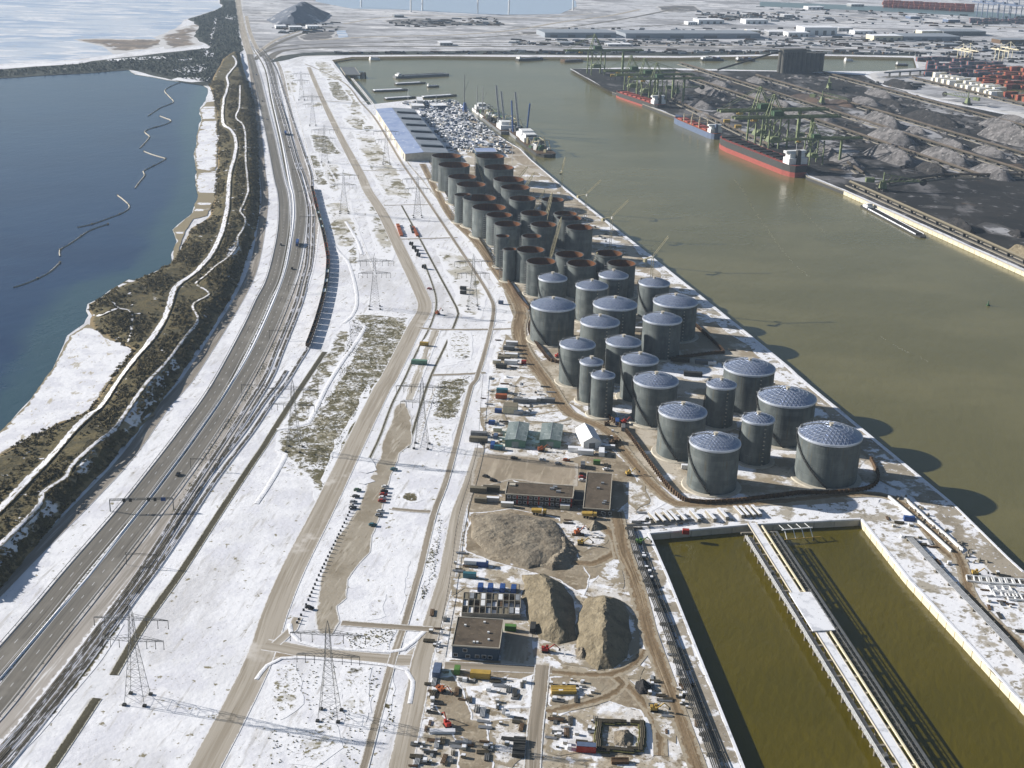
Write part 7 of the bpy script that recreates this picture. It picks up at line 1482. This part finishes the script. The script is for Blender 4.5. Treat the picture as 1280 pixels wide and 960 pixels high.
# containers
def stack_proto(cols, tiers=3):
    t = thing('container_stack', '', 'containers', (0, 0, -90))
    for z in range(tiers):
        for y in range(3):
            for x in range(2): MB().box((-6.2+x*12.4, -2.6+y*2.6, z*2.6), (12.1, 2.45, 2.52)).build('container', M[cols[(x+2*y+3*z) % len(cols)]], t)
    return t
SP = {'w': (['white', 'cream', 'white'], 4, 'white container stack'), 'r': (['redoxide', 'rust', 'orange'], 3, 'red brown container stack'), 'b': (['navy', 'grey', 'redoxide'], 3, 'dark mixed container stack'), 'f': (['redoxide', 'orange', 'rust'], 3, 'red container stack')}
def stacks(kind, where, nx, ny, f, rz=None):
    cols, tr, w = SP[kind]
    for j in range(ny):
        for i in range(nx):
            x, y = f(i, j); place('st_'+kind, lambda: stack_proto(cols, tr), x, y, BD+math.pi/2 if rz is None else rz, '%s %s, %s from the left in its %s row' % (w, where, ORDINALS[i], ORDINALS[j]), '%ss %s' % (w, where), z=.3, scale=float(RNG.uniform(.8, 1.15)))
nz = lambda k: float(RNG.normal()*k)
stacks('w', 'beside the coal terminal', 11, 2, lambda i, j: (1170+i*7.4+j*4, 103+i*1.9-j*5.2)); stacks('w', 'nearest the right basin', 4, 1, lambda i, j: (1213+i*9, 113+i*2.2))
stacks('r', 'at the right edge', 8, 5, lambda i, j: (1226+i*9+nz(2), 86+j*5.5+i*.6+nz(1))); stacks('b', 'behind the white block', 9, 4, lambda i, j: (1166+i*10+nz(2), 82+j*4.5+nz(1))); stacks('b', 'at the basin end', 7, 1, lambda i, j: (1152+i*9, 76+nz(1)))
stacks('f', 'on the farthest terminal', 17, 3, lambda i, j: (1108+i*6.5, 3+j*3.2+i*.35), 0.0); stacks('r', 'by the right basin', 4, 1, lambda i, j: (1262+i*8, 121+i*2)); stacks('b', 'under the blue cranes', 8, 2, lambda i, j: (1218+i*8, 27+j*2.6+nz(.5)), 0.0)
def quay_crane_proto(m):
    t = thing('container_crane', '', 'crane', (0, 0, -90))
    for x in (-10, 10):
        for y in (0, 25): MB().bar((x, y, 0), (x, y, 42), 1.5, 4).build('leg', M[m], t)
    MB().box((-4, 10, 42), (2, 110, 3)).box((4, 10, 42), (2, 110, 3)).build('boom', M[m], t); MB().bar((0, 4, 44), (0, 8, 72), 1.4, 4).bar((0, 8, 72), (0, -42, 45), .5, 4).bar((0, 8, 72), (0, 62, 45), .5, 4).build('apex_frame', M[m], t); MB().box((0, 20, 45), (8, 12, 5)).build('machine_house', M[m], t); return t
for x, y, m, sc, lb_ in ((1203,77,'cream',.5,'white container crane behind the containers, left'), (1212,76,'cream',.5,'white container crane behind the containers, second from left'), (1250,76,'cream',.5,'white container crane behind the containers, right'), (1262,74,'cream',.5,'white container crane at the right edge'), (1230,22,'blue',.9,'blue container crane far back, left of the group'), (1243,21,'blue',.9,'blue container crane far back, second of the group'), (1257,24,'blue',.9,'blue container crane far back, third of the group'), (1272,25,'blue',.9,'blue container crane at the top right corner')): place('qc_'+m, lambda m=m: quay_crane_proto('bluel' if m == 'blue' else m), x, y, GR(20), lb_, 'container cranes', z=.3, scale=sc)
def turbine_proto():
    t = thing('wind_turbine', '', 'wind turbine', (0, 0, -90)); MB().bar((0, 0, 0), (0, 0, 85), 2.4, 10, r2=1.4).build('tower', M['white'], t); n = MB().box((0, 1, 85), (3.4, 10, 3.6)).build('nacelle', M['white'], t)
    for k in range(3):
        a = GR(30+120*k); MB().bar((0, -4.5, 86.8), (38*math.cos(a), -4.5, 86.8+38*math.sin(a)), 1.2, 4, r2=.3).build('blade', M['white'], t)
    return t
for x, y, lb_ in ((451.5,9,'wind turbine tower at the far pale water, leftmost'), (513.5,15,'wind turbine tower at the far pale water, second from left'), (528,13,'wind turbine tower close to the right of another one'), (597,17,'wind turbine tower at the far pale water, fourth from left'), (636,18,'wind turbine tower at the end of the far pale water'), (716,13,'wind turbine tower right of the far pale water')): place('wt', turbine_proto, x, y, .3, lb_, 'wind turbines on the far shore', z=.3)
def scatter_far():                           # sheds, trees and parked cars too small to pick apart on the far shore
    mb = MB()
    for s, n, hm in (("480,26 620,22 630,32 500,34", 110, 3), ("870,15 1000,17 1000,27 880,27", 143, 5), ("640,50 950,50 950,58 640,58", 165, 4), ("960,48 1280,52 1280,64 960,60", 209, 4), ("340,28 420,28 430,40 340,44", 66, 4), ("700,36 1100,36 1250,48 700,46", 143, 4), ("950,8 1280,22 1280,40 950,26", 165, 4), ("420,66 640,65 640,68 420,68", 66, 4), ("640,64 1140,64 1140,68 640,68", 176, 5), ("1140,66 1280,62 1280,80 1150,78", 110, 5), ("1060,100 1160,104 1150,112 1070,106", 22, 4)):
        zp = ground_pts(P(s)); lo, hi = zp.min(0), zp.max(0); k = 0
        while k < n:
            q = RNG.uniform(lo, hi)
            if inside(q[None], zp)[0]: mb.box((q[0], q[1], .2), (RNG.choice([4, 6, 9, 14, 26]), RNG.uniform(2, 7), RNG.uniform(1.2, hm)), RNG.uniform(-.1, .1), int(RNG.choice([0, 0, 0, 1, 2, 3, 4])), taper=.85, bottom=False); k += 1
    tag(mb.build('far_clutter', [M['dark'], M['grey'], M['silver'], M['navy'], M['rust']]), 'dark clutter of sheds, shrubs and parked cars across the far shore', 'clutter', kind='stuff')
scatter_far()
# ------------------------------------------------------------------ haze
def haze():
    mb = MB(); x, y0, y1, z0, z1 = 6100, 60, 9100, -9.0, 352.0
    mb.add([(-x, y0, z0), (x, y0, z0), (x, y1, z0), (-x, y1, z0), (-x, y0, z1), (x, y0, z1), (x, y1, z1), (-x, y1, z1)], [(3, 2, 1, 0), (4, 5, 6, 7), (0, 1, 5, 4), (1, 2, 6, 5), (2, 3, 7, 6), (3, 0, 4, 7)])
    m = bpy.data.materials.new('thin_haze'); m.use_nodes = True; nt = m.node_tree; nt.nodes.clear(); o = nt.nodes.new('ShaderNodeOutputMaterial'); v = nt.nodes.new('ShaderNodeVolumePrincipled')
    v.inputs['Color'].default_value = (.62, .78, 1.0, 1); v.inputs['Density'].default_value = HAZE; v.inputs['Anisotropy'].default_value = .2
    nt.links.new(v.outputs[0], o.inputs['Volume']); tag(mb.build('haze', m), kind='stuff')
HAZE = 0.00005
haze()
